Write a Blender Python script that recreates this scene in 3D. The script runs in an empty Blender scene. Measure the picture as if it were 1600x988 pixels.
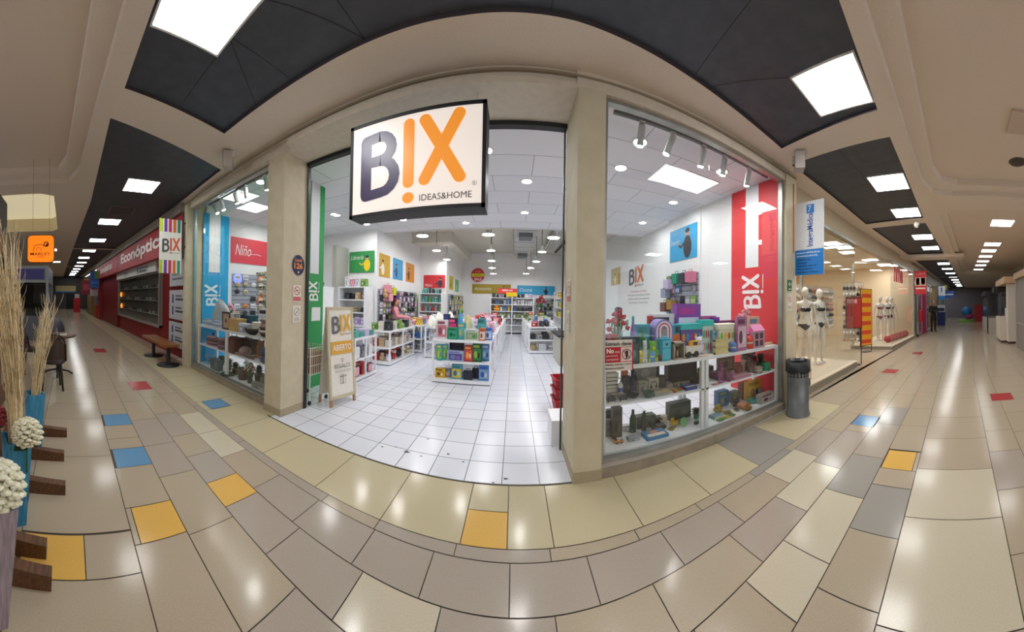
import bpy, math, random
from mathutils import Vector, Matrix
R_ = random.Random(7)
SC = bpy.context.scene
COL = SC.collection
# ---------------------------------------------------------------- camera (cylindrical panorama, 1600x988)
FPX, XC, Y0, CH = 442.0, 804.0, 469.0, 1.5
def _rot(p, r):
    return Matrix(((1,0,0),(0,math.cos(p),-math.sin(p)),(0,math.sin(p),math.cos(p)))) @ Matrix(((math.cos(r),0,math.sin(r)),(0,1,0),(-math.sin(r),0,math.cos(r))))
RW = _rot(math.radians(.6), math.radians(-1.0))
cam_d = bpy.data.cameras.new('camera')
cam = bpy.data.objects.new('camera', cam_d); COL.objects.link(cam); SC.camera = cam
ex, ey, ez = RW @ Vector((1,0,0)), RW @ Vector((0,1,0)), RW @ Vector((0,0,1))
cam.matrix_world = Matrix(((ex.x, ez.x, -ey.x, 0), (ex.y, ez.y, -ey.y, 0), (ex.z, ez.z, -ey.z, CH), (0,0,0,1)))
cam_d.type = 'PANO'; cam_d.panorama_type = 'CENTRAL_CYLINDRICAL'
cam_d.central_cylindrical_range_u_min = (0-XC)/FPX
cam_d.central_cylindrical_range_u_max = (1600-XC)/FPX
cam_d.central_cylindrical_range_v_min = -(988-Y0)/FPX
cam_d.central_cylindrical_range_v_max = Y0/FPX
cam_d.central_cylindrical_radius = 1.0
cam_d.clip_start = .02; cam_d.clip_end = 200
# world: added fill light that brightens ceiling and facade through the gap behind the camera
W = bpy.data.worlds.new('world'); SC.world = W; W.use_nodes = True
W.node_tree.nodes['Background'].inputs[0].default_value = (.9,.93,1,1)
W.node_tree.nodes['Background'].inputs[1].default_value = 1.35
SC.view_settings.view_transform = 'Standard'; SC.view_settings.look = 'None'
SC.view_settings.gamma = 1.0; SC.view_settings.use_curve_mapping = False
EXPOSURE = 0.1
SC.view_settings.exposure = EXPOSURE
MALL_E, SHOP_E, PEND_E, TRACK_E, NME_E = 25, 185, 50, 210, 26     # emission strengths of the lamps
SC.cycles.use_denoising = True
SC.cycles.max_bounces = 9; SC.cycles.diffuse_bounces = 6; SC.cycles.glossy_bounces = 4; SC.cycles.transparent_max_bounces = 16
SC.cycles.sample_clamp_indirect = 4.0
SC.cycles.caustics_reflective = False; SC.cycles.caustics_refractive = False

# ---------------------------------------------------------------- geometry of the photograph: pixel -> point on a real surface
def ray(x, y):
    ph = (x-XC)/FPX
    return RW @ Vector((math.sin(ph), math.cos(ph), -(y-Y0)/FPX))
def atY(x, y, Y):
    d = ray(x,y); t = Y/d.y; return Vector((d.x*t, Y, CH+d.z*t))
def atX(x, y, X):
    d = ray(x,y); t = X/d.x; return Vector((X, d.y*t, CH+d.z*t))
def atZ(x, y, Z=0):
    d = ray(x,y); t = (Z-CH)/d.z; return Vector((d.x*t, d.y*t, Z))
def bend(X):   # the mall passage curves very gently away from the corner shop
    return -.048*max(0, abs(X)-6)

# ---------------------------------------------------------------- materials
_M = {}
def srgb(h):
    h = h.lstrip('#'); o = []
    for i in (0,2,4):
        c = int(h[i:i+2],16)/255; o.append(c/12.92 if c <= .04045 else ((c+.055)/1.055)**2.4)
    return (*o, 1)
def newmat(name):
    m = bpy.data.materials.new(name); m.use_nodes = True
    return m, m.node_tree.nodes, m.node_tree.links, m.node_tree.nodes['Principled BSDF']
def mat(key):
    """'#rrggbb' with optional :g glossy :m metal :f cloth :eN emission; or a registered name"""
    if key in _M: return _M[key]
    p = key.split(':'); m, N, L, b = newmat('surface_'+p[0].lstrip('#')+('_'+p[1] if len(p) > 1 else ''))
    c = srgb(p[0]); b.inputs['Base Color'].default_value = c
    k = p[1] if len(p) > 1 else ''
    b.inputs['Roughness'].default_value = {'g':.18,'m':.3,'f':.95}.get(k[:1], .5)
    if k[:1] == 'm': b.inputs['Metallic'].default_value = 1
    if k[:1] == 'e':
        b.inputs['Emission Color'].default_value = c; b.inputs['Emission Strength'].default_value = float(k[1:] or 1)
    else:   # light mottling so that no surface is a flat colour
        t = N.new('ShaderNodeTexNoise'); t.inputs['Scale'].default_value = 35
        tc = N.new('ShaderNodeTexCoord'); L.new(tc.outputs['Object'], t.inputs['Vector'])
        mx = N.new('ShaderNodeMix'); mx.data_type = 'RGBA'
        mx.inputs[6].default_value = tuple(x*.9 for x in c[:3])+(1,); mx.inputs[7].default_value = tuple(min(1,x*1.08) for x in c[:3])+(1,)
        L.new(t.outputs['Fac'], mx.inputs[0]); L.new(mx.outputs[2], b.inputs['Base Color'])
    _M[key] = m; return m
def noisy(name, c1, c2, scale, rough=.6, bump=0, detail=4, stretch=(1,1,1), metal=0, coat=0):
    m, N, L, b = newmat(name)
    tc = N.new('ShaderNodeTexCoord'); mp = N.new('ShaderNodeMapping'); mp.inputs['Scale'].default_value = stretch
    t = N.new('ShaderNodeTexNoise'); t.inputs['Scale'].default_value = scale; t.inputs['Detail'].default_value = detail
    L.new(tc.outputs['Object'], mp.inputs[0]); L.new(mp.outputs[0], t.inputs['Vector'])
    r = N.new('ShaderNodeValToRGB'); r.color_ramp.elements[0].position = .35; r.color_ramp.elements[1].position = .65
    r.color_ramp.elements[0].color = srgb(c1); r.color_ramp.elements[1].color = srgb(c2)
    L.new(t.outputs['Fac'], r.inputs[0]); L.new(r.outputs[0], b.inputs['Base Color'])
    b.inputs['Roughness'].default_value = rough; b.inputs['Metallic'].default_value = metal
    if coat: b.inputs['Coat Weight'].default_value = coat
    if bump:
        bp = N.new('ShaderNodeBump'); bp.inputs['Strength'].default_value = bump; bp.inputs['Distance'].default_value = .01
        L.new(t.outputs['Fac'], bp.inputs['Height']); L.new(bp.outputs[0], b.inputs['Normal'])
    _M[name] = m; return m
def bricky(name, c1, c2, cm, bw, bh, mortar, rough=.3, offset=0, rot=0, shift=(0,0,0), plane='xy'):
    m, N, L, b = newmat(name)
    tc = N.new('ShaderNodeTexCoord'); mp = N.new('ShaderNodeMapping'); mp.inputs['Location'].default_value = shift
    if plane == 'xz': mp.inputs['Rotation'].default_value = (math.radians(90),0,0)
    if plane == 'yz': mp.inputs['Rotation'].default_value = (0,math.radians(90),math.radians(90))
    t = N.new('ShaderNodeTexBrick'); t.offset = offset; t.squash = 1
    t.inputs['Scale'].default_value = 1; t.inputs['Brick Width'].default_value = bw; t.inputs['Row Height'].default_value = bh
    t.inputs['Mortar Size'].default_value = mortar; t.inputs['Color1'].default_value = srgb(c1); t.inputs['Color2'].default_value = srgb(c2)
    t.inputs['Mortar'].default_value = srgb(cm); t.inputs['Mortar Smooth'].default_value = .1
    L.new(tc.outputs['Object'], mp.inputs[0]); L.new(mp.outputs[0], t.inputs['Vector']); L.new(t.outputs['Color'], b.inputs['Base Color'])
    b.inputs['Roughness'].default_value = rough
    _M[name] = m; return m
noisy('wall_paint', '#cbc1b0', '#d2c8b8', 14, .7)
noisy('pillar_paint', '#c4b99d', '#ccc2a8', 6, .75, bump=.05)
noisy('plinth_paint', '#8a8070', '#9a8f7c', 9, .6)
noisy('ceiling_paint', '#dccfc1', '#e4d8cb', 90, .85, bump=.15)
noisy('ceiling_tray', '#dacaba', '#e2d4c5', 120, .9, bump=.25)
noisy('dark_ceiling', '#3e434d', '#464b55', 8, .55)
noisy('shop_white', '#e9eaea', '#ecedec', 3, .6)
noisy('lacquer_white', '#eceef2', '#f5f6f8', 5, .3)
noisy('wood_brown', '#4a2f1c', '#6d4627', 9, .45, bump=.2, stretch=(1,8,8))
noisy('wood_bench', '#7a4a22', '#99622f', 6, .35, stretch=(1,9,1))
noisy('wood_light', '#a98b62', '#c4a77c', 8, .6, stretch=(6,6,1))
noisy('blue_wood', '#2f7fa8', '#4a9cc4', 14, .7, bump=.5, stretch=(6,6,.6))
noisy('grey_wood', '#8b7f8a', '#a99ca6', 14, .7, bump=.5, stretch=(6,6,.6))
noisy('straw', '#d8c294', '#f0e0bc', 30, .9)
noisy('alu', '#a4a49e', '#b4b4ae', 5, .35, metal=.7)
noisy('leaf', '#2f6a2c', '#4d8a3c', 20, .6)
noisy('leaf_dark', '#1f3f22', '#36562c', 20, .7)
noisy('steel_grey', '#6b6f70', '#7d8181', 6, .4, metal=.6)
noisy('mannequin_white', '#ded6cc', '#e6dfd6', 4, .35)
noisy('skin', '#c08d6e', '#cd9a7b', 12, .55)
bricky('shop_floor', '#dde0ea', '#e6e8f0', '#8f929a', .315, .315, .005, .22, shift=(.08,-2.345+.315*0,0))
bricky('shop_ceiling', '#e2e4e8', '#e9ebee', '#9fa2a8', 1.22, .61, .006, .6, offset=.5, shift=(.3,0,0))
bricky('slat_grey', '#9da0ae', '#a8abb8', '#6c6f7c', 1.2, .11, .012, .5, plane='yz')
bricky('slat_far', '#9da0ae', '#a8abb8', '#6c6f7c', 1.2, .14, .012, .5, plane='xz')
bricky('shutter_red', '#7c0d17', '#860f19', '#3c0609', 30, .085, .014, .45, plane='xz')
TILE = {}
for nm, a, b_ in (('beige','#ac9f8a','#b5a893'),('cream','#bfb494','#c8bd9d'),('mauve','#a69b8f','#afa498'),('grey','#9a968e','#a49f98'),('pale','#c2b9a2','#cdc4ae'),
               ('tan','#ad9f8a','#b7a995'),('yellow','#d8aa52','#e2b865'),('blue','#6290b6','#709dc2'),('red','#a83238','#b43e44'),('grout','#5b5247','#6b6256')):
    m = noisy('tile_'+nm, a, b_, 160, .15 if nm != 'grout' else .9, detail=2); m.node_tree.nodes['Principled BSDF'].inputs['Specular IOR Level'].default_value = .26; TILE[nm] = 'tile_'+nm
def glassmat(name, tint, refl=1.0, base=.0):
    m, N, L, b = newmat(name); N.remove(b); out = N['Material Output']
    tr = N.new('ShaderNodeBsdfTransparent'); tr.inputs[0].default_value = (*tint,1)
    gl = N.new('ShaderNodeBsdfGlossy'); gl.inputs['Roughness'].default_value = .0; gl.inputs[0].default_value = (refl,refl,refl,1)
    lw = N.new('ShaderNodeLayerWeight'); lw.inputs[0].default_value = .5
    pw = N.new('ShaderNodeMath'); pw.operation = 'POWER'; pw.inputs[1].default_value = 5; L.new(lw.outputs['Facing'], pw.inputs[0])
    ma = N.new('ShaderNodeMath'); ma.operation = 'MULTIPLY_ADD'; ma.inputs[1].default_value = .96; ma.inputs[2].default_value = .04; L.new(pw.outputs[0], ma.inputs[0])
    mx = N.new('ShaderNodeMixShader'); L.new(ma.outputs[0], mx.inputs[0])
    L.new(tr.outputs[0], mx.inputs[1]); L.new(gl.outputs[0], mx.inputs[2]); L.new(mx.outputs[0], out.inputs[0])
    _M[name] = m
glassmat('glass', (.97,.985,.98)); glassmat('glass_dark', (.72,.76,.75)); glassmat('glass_item', (.85,.95,.93))

# ---------------------------------------------------------------- mesh builder
_txt = {}
def text2d(s, shear=0, bold=0, space=1.0):
    k = (s, shear, bold, space)
    if k not in _txt:
        cu = bpy.data.curves.new('t', 'FONT'); cu.body = s; cu.shear = shear; cu.offset = bold; cu.space_character = space; cu.resolution_u = 3
        ob = bpy.data.objects.new('t', cu); COL.objects.link(ob)
        bpy.context.view_layer.update()
        me = bpy.data.meshes.new_from_object(ob.evaluated_get(bpy.context.evaluated_depsgraph_get()))
        vs = [(v.co.x, v.co.y) for v in me.vertices]; fs = [tuple(p.vertices) for p in me.polygons]
        bpy.data.objects.remove(ob); bpy.data.curves.remove(cu); bpy.data.meshes.remove(me)
        xs = [v[0] for v in vs] or [0]; ys = [v[1] for v in vs] or [0]
        x0, y0 = min(xs), min(ys); w = max(xs)-x0; h = max(ys)-y0
        _txt[k] = ([((x-x0), (y-y0)) for x, y in vs], fs, w, h)
    return _txt[k]
class MB:
    def __init__(s): s.v = []; s.f = []; s.m = []; s.sm = []; s.mats = []; s.T = Matrix.Identity(4)
    def mi(s, k):
        if k not in s.mats: s.mats.append(k)
        return s.mats.index(k)
    def add(s, vs, fs, k, smooth=False):
        o = len(s.v); i = s.mi(k)
        s.v += [tuple(s.T @ Vector(v)) for v in vs]
        for f in fs: s.f.append(tuple(o+j for j in f)); s.m.append(i); s.sm.append(smooth)
        return s
    def box(s, x0, x1, y0, y1, z0, z1, k, bev=0):
        if x0 > x1: x0, x1 = x1, x0
        if y0 > y1: y0, y1 = y1, y0
        if z0 > z1: z0, z1 = z1, z0
        if bev:
            b = min(bev, (x1-x0)*.45, (y1-y0)*.45)
            p = [(x0+b,y0),(x1-b,y0),(x1,y0+b),(x1,y1-b),(x1-b,y1),(x0+b,y1),(x0,y1-b),(x0,y0+b)]
            return s.prism(p, z0, z1, k)
        return s.add([(x0,y0,z0),(x1,y0,z0),(x1,y1,z0),(x0,y1,z0),(x0,y0,z1),(x1,y0,z1),(x1,y1,z1),(x0,y1,z1)],
                     [(0,3,2,1),(4,5,6,7),(0,1,5,4),(1,2,6,5),(2,3,7,6),(3,0,4,7)], k)
    def prism(s, p, a, b, k, ax='z'):
        n = len(p)
        g = {'z': lambda u,v,w: (u,v,w), 'y': lambda u,v,w: (u,w,v), 'x': lambda u,v,w: (w,u,v)}[ax]
        vs = [g(u,v,a) for u,v in p]+[g(u,v,b) for u,v in p]
        return s.add(vs, [tuple(range(n-1,-1,-1)), tuple(range(n,2*n))]+[(i,(i+1)%n,n+(i+1)%n,n+i) for i in range(n)], k)
    def cyl(s, p0, p1, r0, k, r1=None, n=14, caps=True, smooth=True):
        p0, p1 = Vector(p0), Vector(p1); r1 = r0 if r1 is None else r1
        d = (p1-p0).normalized(); a = d.orthogonal().normalized(); b = d.cross(a)
        vs = [p0+(a*math.cos(t)+b*math.sin(t))*r0 for t in (2*math.pi*i/n for i in range(n))]+[p1+(a*math.cos(t)+b*math.sin(t))*r1 for t in (2*math.pi*i/n for i in range(n))]
        s.add(vs, [(i,(i+1)%n,n+(i+1)%n,n+i) for i in range(n)], k, smooth)
        if caps: s.add(vs, [tuple(range(n-1,-1,-1)), tuple(range(n,2*n))], k)
        return s
    def tube(s, pts, r, k, n=6):
        pts = [Vector(p) for p in pts]; m = len(pts); vs = []
        for i, p in enumerate(pts):
            d = (pts[min(i+1,m-1)]-pts[max(i-1,0)]).normalized()
            a = (Vector((0,0,1)) if abs(d.z) < .9 else Vector((1,0,0))).cross(d).normalized(); b = d.cross(a)
            rr = r[i] if isinstance(r, (list,tuple)) else r
            vs += [p+(a*math.cos(t)+b*math.sin(t))*rr for t in (2*math.pi*j/n for j in range(n))]
        fs = [(i*n+j, i*n+(j+1)%n, (i+1)*n+(j+1)%n, (i+1)*n+j) for i in range(m-1) for j in range(n)]
        fs += [tuple(range(n-1,-1,-1)), tuple(range((m-1)*n, m*n))]
        return s.add(vs, fs, k, True)
    def lathe(s, prof, k, c=(0,0,0), n=18, sx=1, sy=1, cap=True):
        m = len(prof); vs = []
        for r, z in prof: vs += [(c[0]+sx*r*math.cos(2*math.pi*j/n), c[1]+sy*r*math.sin(2*math.pi*j/n), c[2]+z) for j in range(n)]
        fs = [(i*n+j, i*n+(j+1)%n, (i+1)*n+(j+1)%n, (i+1)*n+j) for i in range(m-1) for j in range(n)]
        s.add(vs, fs, k, True)
        caps = []
        if not cap: return s
        if prof[0][0] > 1e-4: caps.append(tuple(range(n-1,-1,-1)))
        if prof[-1][0] > 1e-4: caps.append(tuple(range((m-1)*n, m*n)))
        return s.add(vs, caps, k) if caps else s
    def ell(s, c, r, k, n=12, m=8):
        r = (r,r,r) if isinstance(r,(int,float)) else r; vs = []; fs = []
        for i in range(m+1):
            t = math.pi*i/m
            vs += [(c[0]+r[0]*math.sin(t)*math.cos(2*math.pi*j/n), c[1]+r[1]*math.sin(t)*math.sin(2*math.pi*j/n), c[2]-r[2]*math.cos(t)) for j in range(n)]
        fs = [(i*n+j, i*n+(j+1)%n, (i+1)*n+(j+1)%n, (i+1)*n+j) for i in range(m) for j in range(n)]
        return s.add(vs, fs, k, True)
    def flat(s, vs2, fs, o, r, u, k, d=.002):
        """2-D faces (x along r, y along u) raised d off the plane through o, with side-less thickness"""
        o, r, u = Vector(o), Vector(r), Vector(u); nrm = r.cross(u).normalized()
        return s.add([o+r*x+u*y+nrm*d for x, y in vs2], fs, k)
    def text(s, t, o, r, u, h, k, w=None, d=.003, shear=0, bold=0, space=1.0, mid=False):
        vs, fs, tw, th = text2d(t, shear, bold, space)
        if not vs: return s
        sy = h/th; sx = (w/tw) if w else sy
        if mid: o = Vector(o)-Vector(r).normalized()*(tw*sx/2)
        return s.flat([(x*sx, y*sy) for x, y in vs], fs, o, r, u, k, d)
    def rect(s, x0, y0, x1, y1, o, r, u, k, d=.002):
        return s.flat([(x0,y0),(x1,y0),(x1,y1),(x0,y1)], [(0,1,2,3)], o, r, u, k, d)
    def disc(s, cx, cy, ra, o, r, u, k, d=.002, rb=None, n=28, inner=0):
        rb = rb or ra
        p = [(cx+ra*math.cos(2*math.pi*i/n), cy+rb*math.sin(2*math.pi*i/n)) for i in range(n)]
        if inner:
            q = [(cx+inner*ra*math.cos(2*math.pi*i/n), cy+inner*rb*math.sin(2*math.pi*i/n)) for i in range(n)]
            return s.flat(p+q, [(i,(i+1)%n,n+(i+1)%n,n+i) for i in range(n)], o, r, u, k, d)
        return s.flat(p, [tuple(range(n))], o, r, u, k, d)
    def stroke(s, pts, w, o, r, u, k, d=.002, caps=True):
        n = len(pts); L = []; Rr = []
        for i, (x, y) in enumerate(pts):
            a = pts[max(i-1,0)]; b = pts[min(i+1,n-1)]
            dx, dy = b[0]-a[0], b[1]-a[1]; l = math.hypot(dx,dy) or 1
            L.append((x-dy/l*w/2, y+dx/l*w/2)); Rr.append((x+dy/l*w/2, y-dx/l*w/2))
        s.flat(L+Rr, [(n+i, n+i+1, i+1, i) for i in range(n-1)], o, r, u, k, d)
        if caps:
            for p in (pts[0], pts[-1]): s.disc(p[0], p[1], w/2, o, r, u, k, d*1.05, n=16)
        return s
    def build(s, name, parent=None, loc=None, rz=0, **tags):
        me = bpy.data.meshes.new(name); off = Vector((0,0,0))
        if parent is not None and parent.get('_w'): off = Vector(parent['_w'])
        if parent is None and loc is None and s.v:      # top-level mesh built in world space: origin at its base
            xs = [v[0] for v in s.v]; ys = [v[1] for v in s.v]; zs = [v[2] for v in s.v]
            off = Vector(((min(xs)+max(xs))/2, (min(ys)+max(ys))/2, min(zs)))
        me.from_pydata([tuple(Vector(v)-off) for v in s.v], [], s.f)
        for k in s.mats: me.materials.append(mat(k))
        me.polygons.foreach_set('material_index', s.m); me.polygons.foreach_set('use_smooth', s.sm); me.update()
        ob = bpy.data.objects.new(name, me); COL.objects.link(ob)
        if parent is not None:
            ob.parent = parent
            if parent.get('_w'): ob['_w'] = parent['_w']
        if parent is None and loc is None: ob.location = off
        if loc is not None: ob.location = loc
        ob.rotation_euler.z = rz
        for k, v in tags.items():
            if v: ob[{'cat':'category'}.get(k,k)] = v
        return ob
def struct(name, mb, **t): return mb.build(name, kind='structure', **t)
def thing(name, label, cat, loc=(0,0,0), rz=0, group=None, kind=None, world=False):
    """an Empty at the thing's base; world=True: its parts are given in world coordinates"""
    o = bpy.data.objects.new(name, None); COL.objects.link(o); o.location = loc; o.rotation_euler.z = rz
    o.empty_display_size = .05
    if label: o['label'] = label
    if cat: o['category'] = cat
    if group: o['group'] = group
    if kind: o['kind'] = kind
    if world: o['_w'] = tuple(loc)
    return o
def dup(root, loc=None, rz=None, label=None, group=None, dz=None):
    r = root.copy(); COL.objects.link(r)
    if loc is not None: r.location = loc
    if rz is not None: r.rotation_euler.z = rz
    if label: r['label'] = label
    if group: r['group'] = group
    for ch in list(root.children):
        c = ch.copy(); COL.objects.link(c); c.parent = r
        for g in list(ch.children):
            q = g.copy(); COL.objects.link(q); q.parent = c
    return r
def area(name, parent, loc, sx, sy, watts, rot=(0,0,0), shape='RECTANGLE', col=(1,.97,.93), spread=math.pi):
    l = bpy.data.lights.new(name, 'AREA'); l.shape = shape; l.size = sx
    if shape in ('RECTANGLE','ELLIPSE'): l.size_y = sy
    l.energy = watts; l.color = col; l.spread = spread
    o = bpy.data.objects.new(name, l); COL.objects.link(o); o.location = loc; o.rotation_euler = rot
    if parent is not None: o.parent = parent
    return o
RX, UZ = Vector((1,0,0)), Vector((0,0,1))        # reading direction of a face that looks towards -Y
def logo(mb, o, r, u, h, cB, cI, cX, tag=True, d=.003, sx=1):
    """the shop's B!X logo, total height h, width about 1.13 h"""
    r = Vector(r)*h*sx; u = Vector(u)*h; w = .125
    # B: stem and two bowls
    st = [(.09,.22),(.09,.82)]
    mb.stroke(st, w, o, r, u, cB, d)
    up = [(.09,.84),(.25,.86)]+[(.25+.13*math.sin(t), .725+.135*math.cos(t)) for t in [math.pi*i/8 for i in range(0,9)]]+[(.09,.575)]
    lo = [(.09,.58),(.26,.58)]+[(.26+.155*math.sin(t), .40+.18*math.cos(t)) for t in [math.pi*i/8 for i in range(0,9)]]+[(.09,.20)]
    mb.stroke(up, .115, o, r, u, cB, d*1.1); mb.stroke(lo, .115, o, r, u, cB, d*1.2)
    mb.stroke([(.565,.28),(.565,.92)], .115, o, r, u, cI, d)
    mb.disc(.565, .115, .06, o, r, u, cI, d)
    mb.stroke([(.73,.29),(1.06,.95)], .12, o, r, u, cX, d); mb.stroke([(.73,.93),(1.07,.29)], .12, o, r, u, cX, d*1.15)
    if tag: mb.text('IDEAS&HOME', Vector(o)+r*.66+u*.09, r.normalized(), u.normalized(), .07*h, '#4a4a4a', w=.46*h, d=d)
    return mb
# ================================================================ SETTING
CEIL = 3.5; LINT = 3.35
# --- corridor floor: one mesh of individually coloured tiles over dark grout
fl = MB()
fl.add([(-34,-7,-.006),(36,-7,-.006),(36,9,-.006),(-34,9,-.006)], [(0,1,2,3)], TILE['grout'])
rows = [2.345,1.735,1.645,1.36,1.07,.74,.40,-.29,-.62,-1.3,-1.65,-2.3,-2.95,-3.6,-4.3,-5.0,-5.7]
G = .003
def tile(x0,x1,ya,yb,k):
    n = max(1, int(abs(x1-x0)/1.0)); 
    def P(x,y): return (x, y+bend(x), 0)
    fl.add([P(x0+G,ya-G),P(x0+G,yb+G),P(x1-G,yb+G),P(x1-G,ya-G)], [(0,1,2,3)], TILE[k])
joints = {0:[-6.8,-5.5,-4.9,-4.25,-3.3,-2.7,-2.1,-1.44,-.86,-.31,.27,.87,1.46,2.05,2.66,3.3],
          1:[-3.5,-2.4,-1.3,-.86,-.33,.24,.80,1.3,1.9],
          2:[-3.3,-2.75,-2.25,-1.75,-1.32,-.85,-.45,0,.45,.95,1.45,2.0,2.5],
          3:[-3.4,-2.8,-2.4,-1.99,-1.7,-1.25,-.77,-.33,.22,.74,1.3,1.8,2.4],
          4:[-4.6,-3.9,-3.3,-2.7,-2.2,-1.6,-1.0,-.45,.2,.8,1.15,1.5,2.1,2.7],
          5:[-4.4,-3.65,-3.45,-2.9,-2.66,-1.93,-1.63,-1.0,-.4,.2,.8,1.35,1.8,2.3,2.9],
          6:[-3.4,-2.6,-1.75,-.9,-.1,.6,1.3,2.0,2.6]}
pick = {0:['cream'], 1:['beige','mauve','beige'], 2:['mauve','mauve','beige'], 3:['mauve','pale','mauve','beige'], 4:['mauve','grey','beige','mauve'], 5:['beige','tan','beige'], 6:['beige','beige','tan']}
special = []   # coloured squares: x0,x1,ya,yb,colour
for x0,x1,ya,yb,k in ((-.31,-.02,2.04,1.735,'yellow'),(-1.99,-1.70,1.36,1.07,'yellow'),(-1.93,-1.63,.74,.44,'yellow'),(-1.74,-1.46,.10,-.27,'yellow'),
                      (-2.70,-2.40,.74,.42,'blue'),(-3.50,-3.20,.74,.42,'blue'),(-3.60,-3.28,2.13,1.83,'blue'),(-4.78,-4.35,1.33,1.0,'red'),(-7.9,-7.4,1.05,.75,'red'),
                      (3.35,3.68,1.35,1.05,'blue'),(2.55,2.88,.73,.44,'yellow'),(6.1,6.5,1.73,1.42,'red'),(8.6,9.0,1.6,1.3,'red'),(4.4,4.75,-.5,-.85,'red')):
    special.append((x0,x1,ya,yb,k))
def hole_split(x0,x1,ya,yb,k):
    for s in special:
        if s[0] < x1-.02 and s[1] > x0+.02 and s[3] < ya-.02 and s[2] > yb+.02:
            a, b, t, c = max(x0,s[0]), min(x1,s[1]), min(ya,s[2]), max(yb,s[3])
            out = []
            if a-x0 > .03: out.append((x0,a,ya,yb))
            if x1-b > .03: out.append((b,x1,ya,yb))
            if ya-t > .03: out.append((a,b,ya,t))
            if c-yb > .03: out.append((a,b,c,yb))
            for q in out: hole_split(*q, k)
            return
    tile(x0,x1,ya,yb,k)
pale_spots = [(-.77,-.33,3,'pale'),(-.33,.3,4,'pale'),(1.3,1.8,4,'pale'),(1.8,2.4,3,'pale'),(2.0,2.5,2,'pale'),(1.9,2.1,1,'grey'),(2.05,2.66,0,'grey'),(2.1,2.7,4,'grey'),(1.5,2.1,4,'pale'),
              (-2.4,-1.99,3,'mauve'),(-3.3,-2.75,2,'pale'),(-2.75,-2.25,2,'pale'),(1.8,2.3,5,'grey'),(2.3,2.9,5,'tan'),(1.3,2.0,6,'pale'),(2.0,2.6,6,'pale'),(1.35,1.8,5,'beige')]
for ri in range(len(rows)-1):
    js = list(joints.get(ri, []))
    if not js: js = [R_.uniform(-.6,.2)]
    step = {0:.62,1:.55}.get(ri, .6)
    while js[-1] < 33: js.append(js[-1]+step*R_.choice((.8,1,1,1.3)))
    while js[0] > -32: js.insert(0, js[0]-step*R_.choice((.8,1,1,1.3)))
    pk = pick.get(ri, ['beige','beige','beige','tan','mauve'])
    for a, b in zip(js, js[1:]):
        k = R_.choice(pk)
        if abs(a) > 3.6: k = R_.choice(('beige','beige','tan'))
        if ri == 0: k = 'tan' if a > 3.6 else 'cream'
        for (pa,pb,pr,pkk) in pale_spots:
            if pr == ri and abs((a+b)/2-(pa+pb)/2) < .25: k = pkk
        hole_split(a, b, rows[ri], rows[ri+1], k)
for s in special: tile(*s)
# entry of the lingerie shop and strip under the shopfronts
fl.add([(3.3,2.345,0),(13.2,2.345+bend(13.2),0),(13.2,9,0),(3.3,9,0)], [(0,1,2,3)], 'tile_tan')
fl.add([(-34,2.345+bend(34),-.001),(-6,2.345,-.001),(-6,4,-.001),(-34,4,-.001)], [(0,1,2,3)], 'tile_beige')
fl.add([(13.2,2.345+bend(13.2),-.001),(36,2.345+bend(36),-.001),(36,4,-.001),(13.2,4,-.001)], [(0,1,2,3)], 'tile_beige')
sf = MB(); sf.add([(-6.3,2.55,.002),(-2.7,2.55,.002),(-2.7,2.345,.002),(3.55,2.345,.002),(3.55,14.3,.002),(-6.3,14.3,.002)], [(0,1,2,3,4,5)], 'shop_floor')
for a, b in zip([-6.3,-5.5,-4.9,-4.25,-3.3,-2.71],[-5.5,-4.9,-4.25,-3.3,-2.71]): fl.add([(a+G,2.55,0),(a+G,2.34,0),(b-G,2.34,0),(b-G,2.55,0)], [(0,1,2,3)], TILE['cream'])
for (x,y,r) in [(-.05,2.42,.02),(-.45,2.62,.014),(-.62,2.72,.018),(-1.28,2.6,.015),(-1.02,2.62,.03),(-.86,2.6,.012),(.42,2.95,.012),(-.15,2.36,.012),(-1.15,2.66,.012),(-.9,2.95,.015),(.5,2.9,.01)]:
    a = R_.random()*6
    sf.add([(x+r*(1+.5*math.sin(i*2.3+a))*math.cos(i*.785), y+r*.7*math.sin(i*.785), .0035) for i in range(8)], [tuple(range(8))], '#3c3d42')
sf.box(-2.75,.62,2.332,2.348,0,.004,'#4a463f')
struct('floor_shop', sf, loc=(0,0,0)); struct('floor', fl, loc=(0,0,0))

# --- mall ceiling: beige border with recessed dark bays, stepped central tray
ce = MB(); 
bays = [((-3.36+.33,1.78),(-2.72,.50),(2.76,.80),(2.90,2.10)),
        ((-3.75,2.30),(-3.19,.43),None,None)]
def quadz(a,b,c,d,z,k,mb=ce): mb.add([(a[0],a[1],z),(b[0],b[1],z),(c[0],c[1],z),(d[0],d[1],z)], [(0,3,2,1)], k)
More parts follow.
